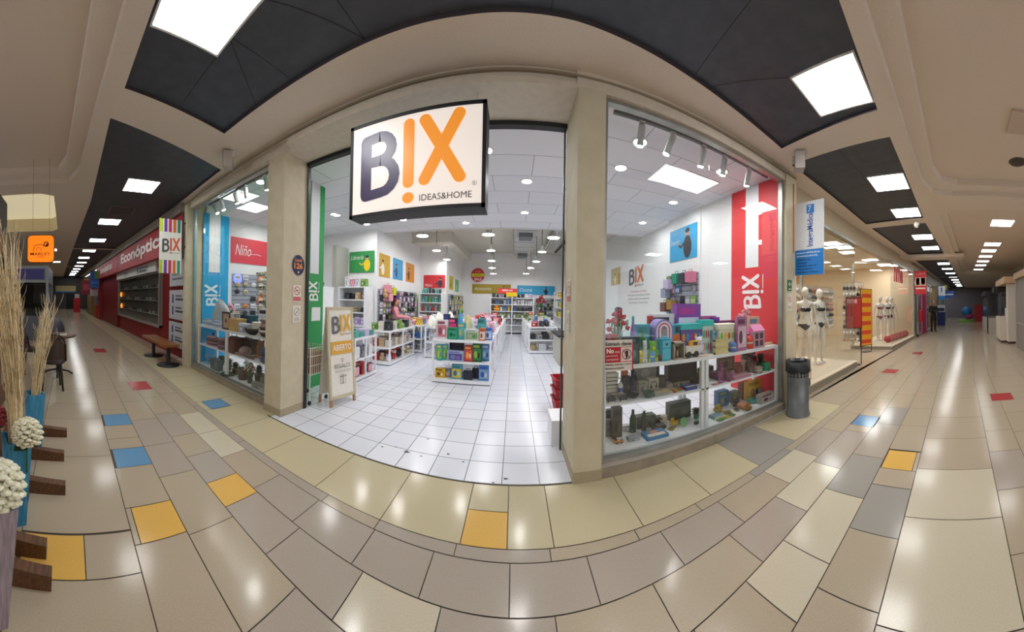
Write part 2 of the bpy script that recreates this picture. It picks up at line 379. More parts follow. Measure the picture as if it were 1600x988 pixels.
# bay outlines (clockwise from far-left): far edge is the facade side
BAY = [[(-2.99,1.77),(-1.6,1.86),(-.4,1.92),(.4,1.93),(1.5,2.0),(2.88,2.09),(2.74,.80),(-2.71,.50)],
       [(-12.0,2.20+bend(12)),(-6,2.26),(-3.86,2.24),(-3.19,.43),(-6,.42),(-12.0,.40+bend(12))],
       [(3.30,2.22),(6.55,2.22),(6.4,.79),(3.22,.79)],
       [(-20,2.2+bend(20)),(-12.3,2.2+bend(12.3)),(-12.3,.4+bend(12.3)),(-20,.4+bend(20))],
       [(-31,2.2+bend(31)),(-20.3,2.2+bend(20.3)),(-20.3,.4+bend(20.3)),(-31,.4+bend(31))],
       [(6.95,2.2),(11.2,2.2+bend(11.2)),(11.0,.79+bend(11)),(6.8,.79)],
       [(11.6,2.2+bend(11.6)),(20,2.2+bend(20)),(20,.7+bend(20)),(11.4,.79+bend(11.4))],
       [(20.3,2.2+bend(20.3)),(33,2.2+bend(33)),(33,.6+bend(33)),(20.3,.7+bend(20.3))]]
# the beige field is cut around the bays with a filled 2-D curve (holes and all)
def filled(name, outer, holes, z, k, mb):
    cu = bpy.data.curves.new(name, 'CURVE'); cu.dimensions = '2D'; cu.fill_mode = 'BOTH'
    for lp in [outer]+holes:
        sp = cu.splines.new('POLY'); sp.points.add(len(lp)-1); sp.use_cyclic_u = True
        for i, p in enumerate(lp): sp.points[i].co = (p[0],p[1],0,1)
    ob = bpy.data.objects.new(name, cu); COL.objects.link(ob); bpy.context.view_layer.update()
    me = bpy.data.meshes.new_from_object(ob.evaluated_get(bpy.context.evaluated_depsgraph_get()))
    mb.add([(v.co.x,v.co.y,z) for v in me.vertices], [tuple(p.vertices) for p in me.polygons], k)
    bpy.data.objects.remove(ob); bpy.data.curves.remove(cu); bpy.data.meshes.remove(me)
TR1 = [(-5.1,-.05),(-4.6,.12),(-1.9,.36),(1.75,.60),(4.55,.58),(5.0,.45),(5.15,.1),(5.15,-3.9),(-5.1,-3.9)]
TR2 = [(-4.85,-.22),(-4.45,-.08),(-1.95,.15),(1.78,.40),(4.35,.38),(4.75,.28),(4.9,0),(4.9,-3.7),(-4.85,-3.7)]
TRR = [(5.9,.15),(6.3,.42),(18,.3+bend(18)),(18,-3.6),(5.9,-3.6)]
TRR2 = [(6.05,.02),(6.4,.25),(17.8,.12+bend(18)),(17.8,-3.4),(6.05,-3.4)]
outer = [(-34,2.75+bend(34)),(-6,2.75),(6,2.75),(13,2.75),(36,2.75+bend(36)),(36,-7),(-34,-7)]
TRL = [(-8.9,-.6),(-8.6,-.4),(-5.75,-.35),(-5.6,-.6),(-5.6,-2.6),(-8.9,-2.6)]
filled('c', outer, BAY+[TR1,TRR,TRL], CEIL, 'ceiling_paint', ce)
def riser(lp, z0, z1, k):
    n = len(lp); ce.add([(p[0],p[1],z0) for p in lp]+[(p[0],p[1],z1) for p in lp], [(i,(i+1)%n,n+(i+1)%n,n+i) for i in range(n)], k)
for b in BAY:
    riser(b, CEIL, CEIL+.035, '#4c4448'); n = len(b); ce.add([(p[0],p[1],CEIL+.035) for p in b], [tuple(range(n))], 'dark_ceiling')
riser(TR1, CEIL, CEIL+.09, 'ceiling_paint'); filled('c', TR1, [TR2], CEIL+.09, 'ceiling_paint', ce)
riser(TR2, CEIL+.09, CEIL+.2, 'ceiling_paint'); filled('c', TR2, [], CEIL+.2, 'ceiling_tray', ce)
riser(TRR, CEIL, CEIL+.07, 'ceiling_paint'); filled('c', TRR, [TRR2], CEIL+.07, 'ceiling_paint', ce)
riser(TRR2, CEIL+.07, CEIL+.14, 'ceiling_paint'); filled('c', TRR2, [], CEIL+.14, 'ceiling_tray', ce)
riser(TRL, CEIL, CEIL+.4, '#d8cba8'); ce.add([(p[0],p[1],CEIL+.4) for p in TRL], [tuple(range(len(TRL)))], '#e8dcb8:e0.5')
# panel joints on the dark bays
for (x0,y0,x1,y1) in ((-2.4,1.8,-1.9,1.15),(-1.55,1.15,-1.15,1.88),(-1.9,1.17,-1.9,1.80),(-1.9,1.17,-2.75,1.13),(1.35,1.15,1.45,1.98),(.2,1.2,.22,1.92),(2.05,1.40,1.65,2.0),(3.3,1.5,4.2,1.45),(3.9,2.2,3.85,.8),(5.1,2.2,5.05,.8),(-1.2,.6,-1.15,1.88),
                      (4.2,1.45,6.5,1.42),(5.7,2.2,5.65,.8),(-4.4,2.2,-4.2,1.2),(-4.4,1.55,-5.2,1.55),(-6.6,2.2,-6.5,.45)):
    d = Vector((x1-x0,y1-y0,0)); nn = Vector((-d.y,d.x,0)).normalized()*.004
    a, b = Vector((x0,y0,CEIL+.0335)), Vector((x1,y1,CEIL+.0335)); ce.add([a+nn,b+nn,b-nn,a-nn], [(0,1,2,3)], '#0d0d12')
struct('ceiling', ce, loc=(0,0,0))
for i, (x, y) in enumerate([(-11.0,1.3),(9.0,1.6)][:1]):
    pass
# dust screws on the left bay, a ceiling vent, cameras and speakers come with the objects
# --- far passage beam between bays, right
bm = MB(); bm.box(10.9,11.7,-.2,2.3,CEIL-.0,CEIL-.12,'ceiling_paint'); struct('trim_1', bm)

# --- shop facade: lintel, pillars, plinths
wf = MB()
def yR(x): return 2.32+.02*max(0,x-.5)
wf.box(-5.6,-2.93,2.43,2.58,LINT,CEIL+.2,'wall_paint'); wf.box(-2.93,-2.5,2.43,2.90,LINT,CEIL+.2,'wall_paint')
wf.box(-2.5,.5,2.36,2.86,LINT,CEIL+.2,'wall_paint')
wf.box(.5,.76,2.34,2.9,LINT,CEIL+.2,'wall_paint'); wf.prism([(.76,2.34),(3.62,2.38),(3.62,2.47),(.76,2.47)], LINT, CEIL+.2, 'wall_paint')
wf.box(-2.5,.5,2.345,2.36,LINT,LINT+.05,'wall_paint')
# fine cornice line
wf.box(-5.6,3.62,2.335,2.36,CEIL-.055,CEIL-.035,'#8f8370')
struct('wall_front', wf)
pl = MB(); pl.box(-2.93,-2.61,2.43,2.86,0,LINT,'pillar_paint'); pl.box(-2.935,-2.605,2.425,2.865,0,.09,'#a89c80'); struct('wall_left_pillar', pl)
pr = MB(); pr.box(.51,.755,2.32,2.86,0,LINT,'pillar_paint'); pr.box(.505,.76,2.315,2.865,0,.09,'#a89c80'); struct('wall_right_pillar', pr)
pe = MB(); pe.box(3.37,3.64,2.36,2.47,0,LINT+.2,'pillar_paint'); pe.box(3.66,3.78,2.55,2.8,0,LINT+.2,'pillar_paint'); struct('wall_right_end_pillar', pe)
pf = MB(); pf.box(-5.6,-5.44,2.36,2.8,0,CEIL,'pillar_paint'); struct('wall_left_end_pillar', pf)
p1 = MB(); p1.prism([(.76,2.33),(3.37,2.37),(3.37,2.60),(.76,2.60)], 0, .085, 'plinth_paint'); p1.prism([(.76,2.345),(3.37,2.385),(3.37,2.60),(.76,2.60)], .085, .10, '#b8b0a2'); struct('baseboard_right', p1)
p2 = MB(); p2.box(-5.44,-2.93,2.50,2.72,0,.085,'plinth_paint'); p2.box(-5.44,-2.93,2.515,2.72,.085,.10,'#8d877c'); struct('baseboard_left', p2)
sr = MB(); sr.box(-2.61,.51,2.84,2.92,LINT-.045,LINT+.12,'#15161a'); sr.box(-2.60,-2.585,2.85,2.90,0,LINT-.04,'#1d1e20'); sr.box(.485,.50,2.87,2.90,0,LINT-.04,'#3a3a3a')
sr.build('roller_shutter_rail', label='black roller shutter rail across the top of the shop entrance', cat='shutter rail')

# --- shop interior shell
SCZ = 3.46
wi = MB()
wi.box(-5.5,-5.4,2.8,3.37,0,SCZ+.4,'shop_white'); wi.box(-6.05,-5.5,3.3,3.37,0,SCZ+.4,'shop_white')
wi.box(-6.15,-6.0,3.37,6.9,0,SCZ+.6,'shop_white'); wi.box(-6.15,-3.68,6.9,7.1,0,4.2,'shop_white')
wi.box(-3.78,-3.68,7.1,10.5,0,4.2,'shop_white'); wi.box(-3.78,-2.6,10.5,10.6,0,4.2,'shop_white'); wi.box(-2.7,-2.6,10.6,14,0,4.2,'shop_white')
struct('wall_left', wi)
wb = MB(); wb.box(-2.7,3.7,14,14.15,0,4.2,'shop_white'); struct('wall_back', wb)
wr = MB(); wr.box(3.42,3.62,2.475,4.42,0,4.2,'shop_white'); wr.box(3.40,3.62,4.42,5.62,0,4.2,'shop_white'); wr.box(3.52,3.62,5.62,11,0,4.2,'shop_white'); wr.box(2.3,3.62,11,14,0,4.2,'shop_white')
struct('wall_right', wr)
cs = MB(); cs.box(-6.2,3.6,2.92,7.35,SCZ,SCZ+.05,'shop_ceiling'); cs.box(.76,3.6,2.475,2.92,SCZ,SCZ+.05,'shop_ceiling'); cs.box(-6.2,-2.93,2.585,2.92,SCZ,SCZ+.05,'shop_ceiling'); cs.box(-6.0,3.6,7.35,7.40,SCZ-.02,SCZ+.5,'#d8d9d6')
struct('ceiling_shop', cs)
ch = MB(); ch.box(-6.2,3.7,7.35,14.2,3.95,4.0,'#cbc8bb'); ch.box(-3.7,-2.2,9.6,14,3.6,3.95,'#d6d3c6'); struct('ceiling_shop_back', ch)
# green display wall just inside the entrance
gw = thing('feature_wall_board', 'green striped display panel with white logo inside the entrance left', 'display panel', (-3.15,3.1,0), world=True)
q = MB(); q.box(-3.18,-3.12,2.95,3.88,0,SCZ,'#2f9a52'); q.build('panel', gw)
q = MB(); q.box(-3.12,-3.114,3.52,3.74,1.93,SCZ,'#dcdde2'); q.build('white_stripe', gw)
q = MB(); logo(q, (-3.114,3.50,1.18), (0,0,1), (0,1,0) , .0001, '#ffffff','#ffffff','#ffffff', False)
def side_logo(mb, o, read, up, h, c):   # one-colour logo read upwards along a wall
    logo(mb, o, read, up, h, c, c, c, False)
    Rr = Vector(read)*h; U = Vector(up)*h
    mb.rect(.66,.07,1.1,.10,o,Rr,U,c,.003)
q = MB(); side_logo(q, (-3.114,3.78,1.46), (0,0,1), (0,-1,0), .30, '#e8f2ea'); q.build('logo', gw)
q = MB(); q.box(-3.113,-3.110,3.57,3.80,1.13,1.36,'#f2f2f2'); 
for i in range(4): q.rect(.04,.03+.05*i,.2,.055+.05*i,(-3.110,3.80,1.14),(0,-1,0),(0,0,1),'#55565a',.001)
q.build('notice', gw)
# blue wall panel, left window
bw = thing('feature_wall_board', 'bright blue wall panel with white stripe and vertical logo in left window', 'display panel', (-5.39,3,0), world=True)
q = MB(); q.box(-5.40,-5.385,2.72,3.36,.1,3.3,'#1b9fd6'); q.build('panel', bw)
q = MB(); q.box(-5.385,-5.38,2.86,3.13,2.04,3.3,'#e6e8ec'); q.build('white_stripe', bw)
q = MB(); side_logo(q, (-5.38,3.18,1.30), (0,0,1), (0,-1,0), .42, '#dff1f8'); q.build('logo', bw)
# red wall panel, right window
rw = thing('feature_wall_board', 'red wall panel with white stripe and vertical logo in right window', 'display panel', (3.41,3,0), world=True)
q = MB(); q.box(3.405,3.419,2.49,3.54,.1,3.45,'#d8343c'); q.build('panel', rw)
q = MB(); q.box(3.40,3.405,2.92,3.20,2.12,3.45,'#e8e9ec'); q.build('white_stripe', rw)
q = MB(); side_logo(q, (3.40,2.78,1.44), (0,0,1), (0,1,0), .50, '#f6e9ea'); q.build('logo', rw)

# --- windows of the shop
def window(name, pts, zs, mull, post):
    w = thing(name, None, None, ((pts[0][0]+pts[1][0])/2, pts[0][1], 0), world=True, kind='structure')
    (x0,y0),(x1,y1) = pts; z0, z1 = zs
    def yy(x): return y0+(y1-y0)*(x-x0)/(x1-x0)
    q = MB()
    for a, b in ((x0,x0+.035),(x1-.035,x1)): q.box(a,b,yy(a)-.02,yy(a)+.05,z0,z1,'alu')
    q.prism([(x0,y0-.02),(x1,y1-.02),(x1,y1+.05),(x0,y0+.05)], z0, z0+.03, 'alu')
    q.prism([(x0,y0-.02),(x1,y1-.02),(x1,y1+.05),(x0,y0+.05)], z1-.03, z1, 'alu')
    q.build('frame', w)
    xs = [x0+.035]+mull+[x1-.035]
    for a, b in zip(xs, xs[1:]):
        g = MB(); g.prism([(a+.002,yy(a)+.01),(b-.002,yy(b)+.01),(b-.002,yy(b)+.018),(a+.002,yy(a)+.018)], z0+.03, z1-.03, 'glass'); g.build('glass_pane', w)
    return w
window('window_1', ((.76,2.40),(3.37,2.43)), (.10,LINT), [1.98], None)
window('window_2', ((-5.44,2.53),(-2.93,2.53)), (.10,LINT), [], None)
q = MB(); q.box(-5.44,-5.40,2.515,2.53,.10,LINT,'#3aa6cf'); struct('trim_2', q)
# ================================================================ LAMPS
# ceiling light panels of the mall (each one a thing: frame + diffuser)
def light_panel(x, y, size, z, label, group=None, E=None, rz=0, key=[None], name='ceiling_light_panel'):
    t = thing(name, label, 'ceiling light', (x, y, z), rz, group)
    h = size/2; q = MB(); w = .018
    for a,b,c,d in ((-h,h,-h,-h+w),(-h,h,h-w,h),(-h,-h+w,-h+w,h-w),(h-w,h,-h+w,h-w)): q.box(a,b,c,d,-.012,0,'#e8e8e8')
    q.build('frame', t)
    q = MB(); q.box(-h+w,h-w,-h+w,h-w,-.008,-.002,'#ffffff:e%g' % (E or (MALL_E if abs(x) < 5 else 17 if abs(x) < 7 else 13))); q.build('diffuser', t)
    return t
z = CEIL+.034
light_panel(-1.79,.88,.60,z,'large square ceiling light panel nearest the top left corner of the photo', rz=math.radians(3))
light_panel(2.35,1.10,.60,z,'large square ceiling light panel in the dark bay above the right window', rz=math.radians(1))
nb = ['second ceiling light panel along the left passage, in front of the striped banner','ceiling light panel over the red shopfront sign, beside the ceiling vent','third ceiling light panel down the left passage past the crossbeam',
      'fourth ceiling light panel down the left passage','fifth ceiling light panel down the left passage']
for i, (x, y) in enumerate([(-5.1,1.27),(-7.75,1.05),(-10.4,.98),(-12.9,.84),(-15.3,.72)]): light_panel(x,y,.6,z,nb[i])
for i, x in enumerate((-17.6,-19.7,-22,-24.2,-26.5,-28.8)): light_panel(x,1.25+bend(x),.6,z,'small bright ceiling light far down the left passage', 'far ceiling lights of the left passage')
nb = ['first ceiling light panel right of the blue and white banner','second ceiling light panel right of the blue and white banner, nearer the passage','ceiling light panel beyond the beam with the round camera','next ceiling light panel after the one beyond the camera beam','fourth ceiling light panel in the dark strip over the lingerie shop']
for i, (x, y) in enumerate([(4.5,1.12),(6.05,1.12),(8.3,1.05),(9.95,.98),(11.9,.85)]): light_panel(x,y,.6,z,nb[i])
for i, x in enumerate((13.8,15.8,18,20.4,22.8,25.2,27.8,30.4)): light_panel(x,1.1+bend(x),.6,z,'small bright ceiling light far down the right passage', 'far ceiling lights of the right passage')
light_panel(7.3,-1.15,.6,CEIL+.138,'single ceiling light panel on the pale ceiling at the right edge')
for i, x in enumerate((9.9,11.1,12.4,13.8,15.2,17.0)): light_panel(x,-1.2,.6,CEIL+.138,'thin bright ceiling light in the row over the right kiosks', 'light row over the right kiosks', E=5)
for i, x in enumerate((-12.5,-17)): light_panel(x,-.9,.6,CEIL-.002,'small ceiling light beside the orange hanging sign', 'lights by the orange sign', E=5)
# unseen row behind the photographer, added so that its bounce brightens the ceiling
for i, x in enumerate((-9,-5.4,-1.8,1.8,5.4,9)): light_panel(x,-4.9,.6,CEIL-.002,'added unseen ceiling light panel over the far side of the passage', 'added light panels on the far side of the passage')

# shop downlights
def downlight(x, y, zc, r, label, group=None, E=None):
    t = thing('recessed_downlight', label, 'downlight', (x,y,zc), 0, group)
    q = MB(); q.lathe([(r*1.18,0),(r*1.18,-.008),(r*.92,-.012),(r*.86,-.004)], '#f0f0f0', n=24); q.build('trim_ring', t)
    q = MB(); q.lathe([(0.0001,-.006),(r*.9,-.005)], '#ffffff:e%g' % (E or SHOP_E), n=24); q.build('lens', t)
    return t
for (px, py, lb) in ((823,283,'downlight right of the illuminated shop sign, largest in the entrance ceiling'),(820,332,'downlight above the entrance aisle, just below the largest one'),(728,348,'downlight under the right half of the shop sign'),
      (573,350,'downlight at the ceiling edge behind the easel board side'),(630,343,'downlight half hidden below the shop sign'),(526,336,'downlight near the green panel, left of the shop sign'),
      (970,262,'downlight nearest the pillar in the right window ceiling'),(1052,316,'downlight below the square ceiling panel of the right window'),(1004,348,'lowest downlight in the right window, above the wall logo'),(1000,222,'bright ring downlight behind the first spotlight'),
      (1128,268,'downlight between the last two spotlights of the right window'),(408,284,'largest downlight in the left window, beside the pillar'),(430,285,'downlight touching the left pillar edge'),(371,300,'downlight behind the spotlights of the left window'),(427,342,'small downlight low in the left window')):
    p = atZ(px, py, SCZ); downlight(p.x, p.y, SCZ-.001, .085, lb)
for x, y in ((-2.2,3.6),(-.4,3.6),(-3.9,5.2)): downlight(x, y, SCZ-.001, .085, 'white downlight in the shop ceiling behind the sign', 'downlights hidden behind the sign')
light_panel(2.66,3.64,.6,SCZ-.001,'square ceiling panel inside the right window', E=1.6)
light_panel(-4.55,3.05,.6,SCZ-.001,'square ceiling panel inside the left window', E=1.6)
# track spots
def track(x0,x1,y,lab):
    t = thing('track_rail', lab, 'track rail', ((x0+x1)/2,y,SCZ), world=True)
    q = MB(); q.box(x0,x1,y-.018,y+.018,SCZ-.03,SCZ,'#5a5c60'); q.build('rail', t)
track(.95,3.3,2.66,'thin grey spotlight rail inside the top of the right window'); track(-5.3,-3.0,2.80,'thin grey spotlight rail inside the top of the left window')
def spot(x, y, tilt, label, H_=.20):
    t = thing('track_spotlight', label, 'spotlight', (x,y,SCZ-.03))
    q = MB(); q.box(-.03,.03,-.02,.02,-.02,0,'#c9cacc'); q.cyl((0,0,-.02),(0,0,-.05),.008,'#c9cacc'); q.build('mount', t)
    a = Vector((0,0,-.04)); b = a+Vector((math.sin(tilt)*H_*.9, .05, -H_)); q = MB(); q.cyl(a,b,.038,'#c4c5c7',n=18); q.build('body', t)
    d = (b-a).normalized(); q = MB(); q.cyl(b-d*.004,b+d*.002,.033,'#fff8ee:e%g' % TRACK_E,n=18); q.build('lens', t)
for px, ti, lb in ((1003,.0,'track spotlight nearest the pillar in the right window'),(1052,-.35,'second track spotlight from the pillar, tilted left'),(1100,-.05,'third track spotlight from the pillar, by the glass joint'),(1133,.05,'fourth track spotlight from the pillar in the right window'),(1171,0,'last track spotlight by the red wall of the right window')):
    spot(2.66*math.tan((px-XC)/FPX)-.02, 2.66, ti, lb)
for px, ti, lb in ((330,.5,'leftmost tilted spotlight of the left window'),(341,.2,'spotlight next to the leftmost one in the left window'),(362,.1,'middle spotlight of the left window'),(378,-.1,'fourth spotlight of the left window, left of the tall one'),(408,0,'tallest spotlight of the left window, nearest the pillar')):
    spot(2.80*math.tan((px-XC)/FPX)+.04, 2.80, ti, lb, .18)
# pendants deep in the shop
def pendant(px, py, Y, label, group=None):
    p = atY(px, py, Y); top = 3.95 if Y > 7.4 else SCZ
    if px < 720: top = min(top, 3.6) if Y > 9.6 else top
    t = thing('pendant_lamp', label, 'pendant lamp', (p.x,p.y,p.z), 0, group); r = .165 if Y < 8 else .13
    q = MB(); q.lathe([(r*1.05,0),(r*1.0,.02),(r*.45,.07),(.05,.12),(.04,.2)], '#dcdcd8', n=22, cap=False); q.build('lamp_shade', t)
    q = MB(); q.lathe([(.0001,-.012),(r*.98,.0)], '#ffffff:e%g' % PEND_E, n=22, cap=False); q.build('diffuser', t)
    q = MB(); q.cyl((0,0,.19),(0,0,top-p.z),.009,'#3a3a3a',n=6); q.build('cord', t)
for a in ((763,367,7.7,'nearest pendant of the middle row, left of the air duct'),(767,392,8.9,'second pendant of the middle row'),(768,408,10.2,'third pendant of the middle row'),(769,419,11.6,'fourth pendant of the middle row'),(771,428,12.8,'farthest pendant of the middle row'),
          (865,372,7.8,'nearest pendant of the right row beside the pillar'),(847,394,9,'second pendant of the right row'),(838,409,10.3,'third pendant of the right row'),(829,419,11.7,'fourth pendant of the right row'),(822,428,12.9,'farthest pendant of the right row'),
          (660,369,7.8,'pendant left of the middle row hanging just under the ceiling edge'),(682,392,9.0,'pendant with long cord left of the round sale sign'),(698,406,10.2,'lower pendant with long cord nearest the round sale sign'),(578,372,7.6,'pendant above the green poster')): pendant(*a)
# air duct and pipes at the shop's high ceiling
t = thing('air_duct', 'square grey air duct running along the high shop ceiling', 'air duct', (.1,9,3.6), world=True)
q = MB(); q.box(-.05,.62,7.5,12.4,3.55,3.93,'#b9bab6'); 
for k in range(6): q.box(-.07,.64,7.9+k*.8,7.95+k*.8,3.54,3.94,'#a5a6a3')
q.build('duct', t)
for y0 in (8.2,11.6): q = MB(); q.box(.1,.5,y0,y0+.5,3.42,3.56,'#6f7477'); q.build('grille', t)
for (a, b, r, lb) in (((1.95,7.45,3.85),(1.75,12.2,3.75),.05,'dark slanting pipe under the shop ceiling, right of the duct'),((2.6,7.45,3.8),(2.25,10.9,3.75),.05,'dark slanting pipe nearest the right wall of the shop')):
    q = MB(); q.cyl(a,b,r,'#2c2c2e'); q.build('ceiling_pipe', label=lb, cat='pipe')
q = MB()
for k in range(5): q.box(1.2+k*.09,1.25+k*.09,7.5,12.0,3.74,3.78,'#c9c8bf')
q.box(1.18,1.64,7.5,12.0,3.78,3.80,'#c9c8bf'); q.build('cable_tray', label='ribbed white cable tray beside the dark pipe under the shop ceiling', cat='cable tray')

# ================================================================ SIGNS ON THE FACADE
sg = thing('lightbox_sign', 'large black framed illuminated shop sign hanging in the entrance', 'sign', (-.83,2.2,2.22), world=True)
X0,X1,YA,YB,ZA,ZB = -1.42,-.235,2.12,2.33,2.225,3.045
q = MB(); q.box(X0,X1,YA+.012,YB,ZA,ZB,'#15161b')
for a,b,c,d in ((X0,X1,ZA,ZA+.03),(X0,X1,ZB-.03,ZB),(X0,X0+.03,ZA,ZB),(X1-.03,X1,ZA,ZB)): q.box(a,b,YA,YA+.014,c,d,'#15161b')
q.build('frame', sg)
q = MB(); q.box(X0+.03,X1-.03,YA+.004,YA+.010,ZA+.03,ZB-.03,'sign_face'); 
m_, N_, L_, b_ = newmat('sign_face'); b_.inputs['Base Color'].default_value = srgb('#efe6de'); b_.inputs['Emission Color'].default_value = srgb('#fff2e8'); b_.inputs['Emission Strength'].default_value = .42; b_.inputs['Roughness'].default_value = .25; _M['sign_face'] = m_
q.build('illuminated_face', sg)
for nm, c in (('letter_purple','#4e4668'),('letter_orange','#f09636')):
    m_, N_, L_, b_ = newmat(nm); b_.inputs['Base Color'].default_value = srgb(c); b_.inputs['Emission Color'].default_value = srgb(c); b_.inputs['Emission Strength'].default_value = .05 if 'purple' in nm else .45; b_.inputs['Roughness'].default_value = .3; _M[nm] = m_
q = MB(); logo(q, (X0+.09,YA+.003,ZA+.025), (1,0,0), (0,0,1), .745, 'letter_purple','letter_orange','letter_orange', False, .003, 1.12)
q.text('IDEAS&HOME', (X0+.66,YA+.003,ZA+.075), RX, UZ, .05, '#4a4650', w=.42, d=.003)
q.text('R', (X1-.085,YA+.003,ZA+.175), RX, UZ, .018, '#4a4650', mid=True, d=.003); q.disc(X1-.085-X0, .184, .018, (X0,YA+.003,ZA), RX, UZ, '#4a4650', .003, inner=.85)
q.build('lettering', sg)
for x in (X0+.12, X1-.12): q = MB(); q.box(x-.006,x+.006,YB-.01,2.48,ZB-.08,ZB-.05,'wall_paint'); q.box(x-.006,x+.006,2.46,2.48,ZB-.05,LINT+.02,'wall_paint'); q.build('hanger', sg)

# stickers on the pillar jambs
def sticker(name, label, cat, draw):
    q = MB(); draw(q); return q.build(name, label=label, cat=cat)
JX = -2.604
o = lambda y, z_: (JX, y, z_)
RJ = Vector((0,1,0))     # reading direction on the left pillar's inner face (looks towards +X)
def local(q):
    q.disc(0,0,.115,o(2.705,1.945),RJ,UZ,'#1c1f4d',.002,rb=.135); 
    q.text('Local',o(2.705,1.99),RJ,UZ,.045,'#e8902a',mid=True,bold=.02,d=.003); q.text('126',o(2.705,1.895),RJ,UZ,.075,'#e8902a',w=.15,mid=False,bold=.03,d=.003) if 0 else q.text('126',o(2.625,1.895),RJ,UZ,.078,'#e8902a',w=.16,bold=.03,d=.003)
    q.disc(0,0,.012,o(2.705,1.855),RJ,UZ,'#d8d8c0',.003); q.stroke([(-.012,-.018),(.016,-.005)],.008,o(2.705,1.855),RJ,UZ,'#d8d8c0',.003)
sticker('round_sticker', 'round dark blue unit number sticker on the left entrance pillar', 'sticker', local)
def nosmoke(q, y, z_, jx=JX, rj=RJ, col='#c0434e', kind=0):
    o_ = (jx, y, z_)
    q.rect(-.075,-.11,.075,.11,o_,rj,UZ,'#e6dfd2',.001)
    if kind == 0:
        q.disc(0,.035,.058,o_,rj,UZ,col,.002,inner=.82); q.stroke([(-.04,.075),(.04,-.005)],.010,o_,rj,UZ,col,.0025)
        q.stroke([(-.035,.03),(.03,.045)],.010,o_,rj,UZ,'#5a5a5a',.002); q.rect(-.07,-.10,.07,-.045,o_,rj,UZ,'#c9606a',.002)
    else:
        q.disc(0,.025,.055,o_,rj,UZ,'#6a5a60',.002,inner=.88); q.stroke([(-.04,-.015),(.04,.065)],.008,o_,rj,UZ,'#6a5a60',.0025)
        q.stroke([(-.02,.0),(.01,.03),(.02,.01)],.008,o_,rj,UZ,'#6a5a60',.002); 
        for k in range(3): q.rect(-.055,-.06-.018*k,.055,-.052-.018*k,o_,rj,UZ,'#9a949a',.002)
sticker('prohibition_sticker', 'red prohibition sticker below the round number on the left pillar', 'sticker', lambda q: nosmoke(q,2.69,1.57))
sticker('prohibition_sticker', 'grey prohibition notice, lowest sticker on the left pillar', 'sticker', lambda q: nosmoke(q,2.69,1.30,kind=1))
LJ = Vector((0,-1,0))
def jr(q, zz, kind): nosmoke(q, 2.62, zz, .506, LJ, kind=kind)
sticker('prohibition_sticker', 'red prohibition sticker on the inner side of the right pillar', 'sticker', lambda q: jr(q,1.62,0))
sticker('prohibition_sticker', 'grey notice on the inner side of the right pillar', 'sticker', lambda q: jr(q,1.33,1))
# notice on the right window glass
t = thing('window_notice', 'red and white customer notice stuck on the right window', 'notice', (.93,2.39,.9), world=True)
a = atY(943,534,2.385); b = atY(989,578,2.385); X_, Z_, w_, h_ = a.x, b.z, b.x-a.x, a.z-b.z+.01
q = MB(); q.box(X_,X_+w_,2.383,2.39,Z_,Z_+h_,'#d9d0c4'); q.build('card', t)
O = (X_,2.383,Z_); q = MB()
q.rect(0,h_*.30,w_*.57,h_*.76,O,RX,UZ,'#b3121c'); q.rect(0,0,w_*.03,h_,O,RX,UZ,'#b3121c'); q.rect(w_*.96,0,w_,h_,O,RX,UZ,'#b3121c'); q.rect(0,h_*.28,w_,h_*.30,O,RX,UZ,'#b3121c',.0015); q.rect(0,h_*.76,w_,h_*.775,O,RX,UZ,'#b3121c',.0015)
q.text('Estimado cliente',(X_+w_*.07,2.383,Z_+h_*.82),RX,UZ,h_*.12,'#1c1a1a',w=w_*.86,bold=.02)
q.text('No',(X_+w_*.10,2.383,Z_+h_*.58),RX,UZ,h_*.15,'#f0e6dc',w=w_*.24,bold=.04,d=.003); q.text('esta',(X_+w_*.38,2.383,Z_+h_*.59),RX,UZ,h_*.06,'#f0e6dc',w=w_*.15,d=.003)
q.text('permitido',(X_+w_*.09,2.383,Z_+h_*.46),RX,UZ,h_*.07,'#f0e6dc',w=w_*.38,d=.003); q.text('consumir',(X_+w_*.09,2.383,Z_+h_*.35),RX,UZ,h_*.065,'#f0e6dc',w=w_*.42,d=.003)
q.text('helados, bebidas u otros',(X_+w_*.07,2.383,Z_+h_*.18),RX,UZ,h_*.065,'#1c1a1a',w=w_*.86,bold=.02); q.text('alimentos al interior',(X_+w_*.07,2.383,Z_+h_*.07),RX,UZ,h_*.065,'#1c1a1a',w=w_*.62,bold=.02)
q.disc(w_*.77,h_*.53,w_*.165,O,RX,UZ,'#8e1018',.003,inner=.86); q.flat([(w_*.77,h_*.36),(w_*.83,h_*.56),(w_*.71,h_*.56)],[(0,1,2)],O,RX,UZ,'#1c1a1a',.003); q.disc(w_*.77,h_*.60,w_*.05,O,RX,UZ,'#1c1a1a',.003); q.stroke([(w_*.65,h_*.66),(w_*.89,h_*.40)],w_*.025,O,RX,UZ,'#8e1018',.004)
q.build('print', t)

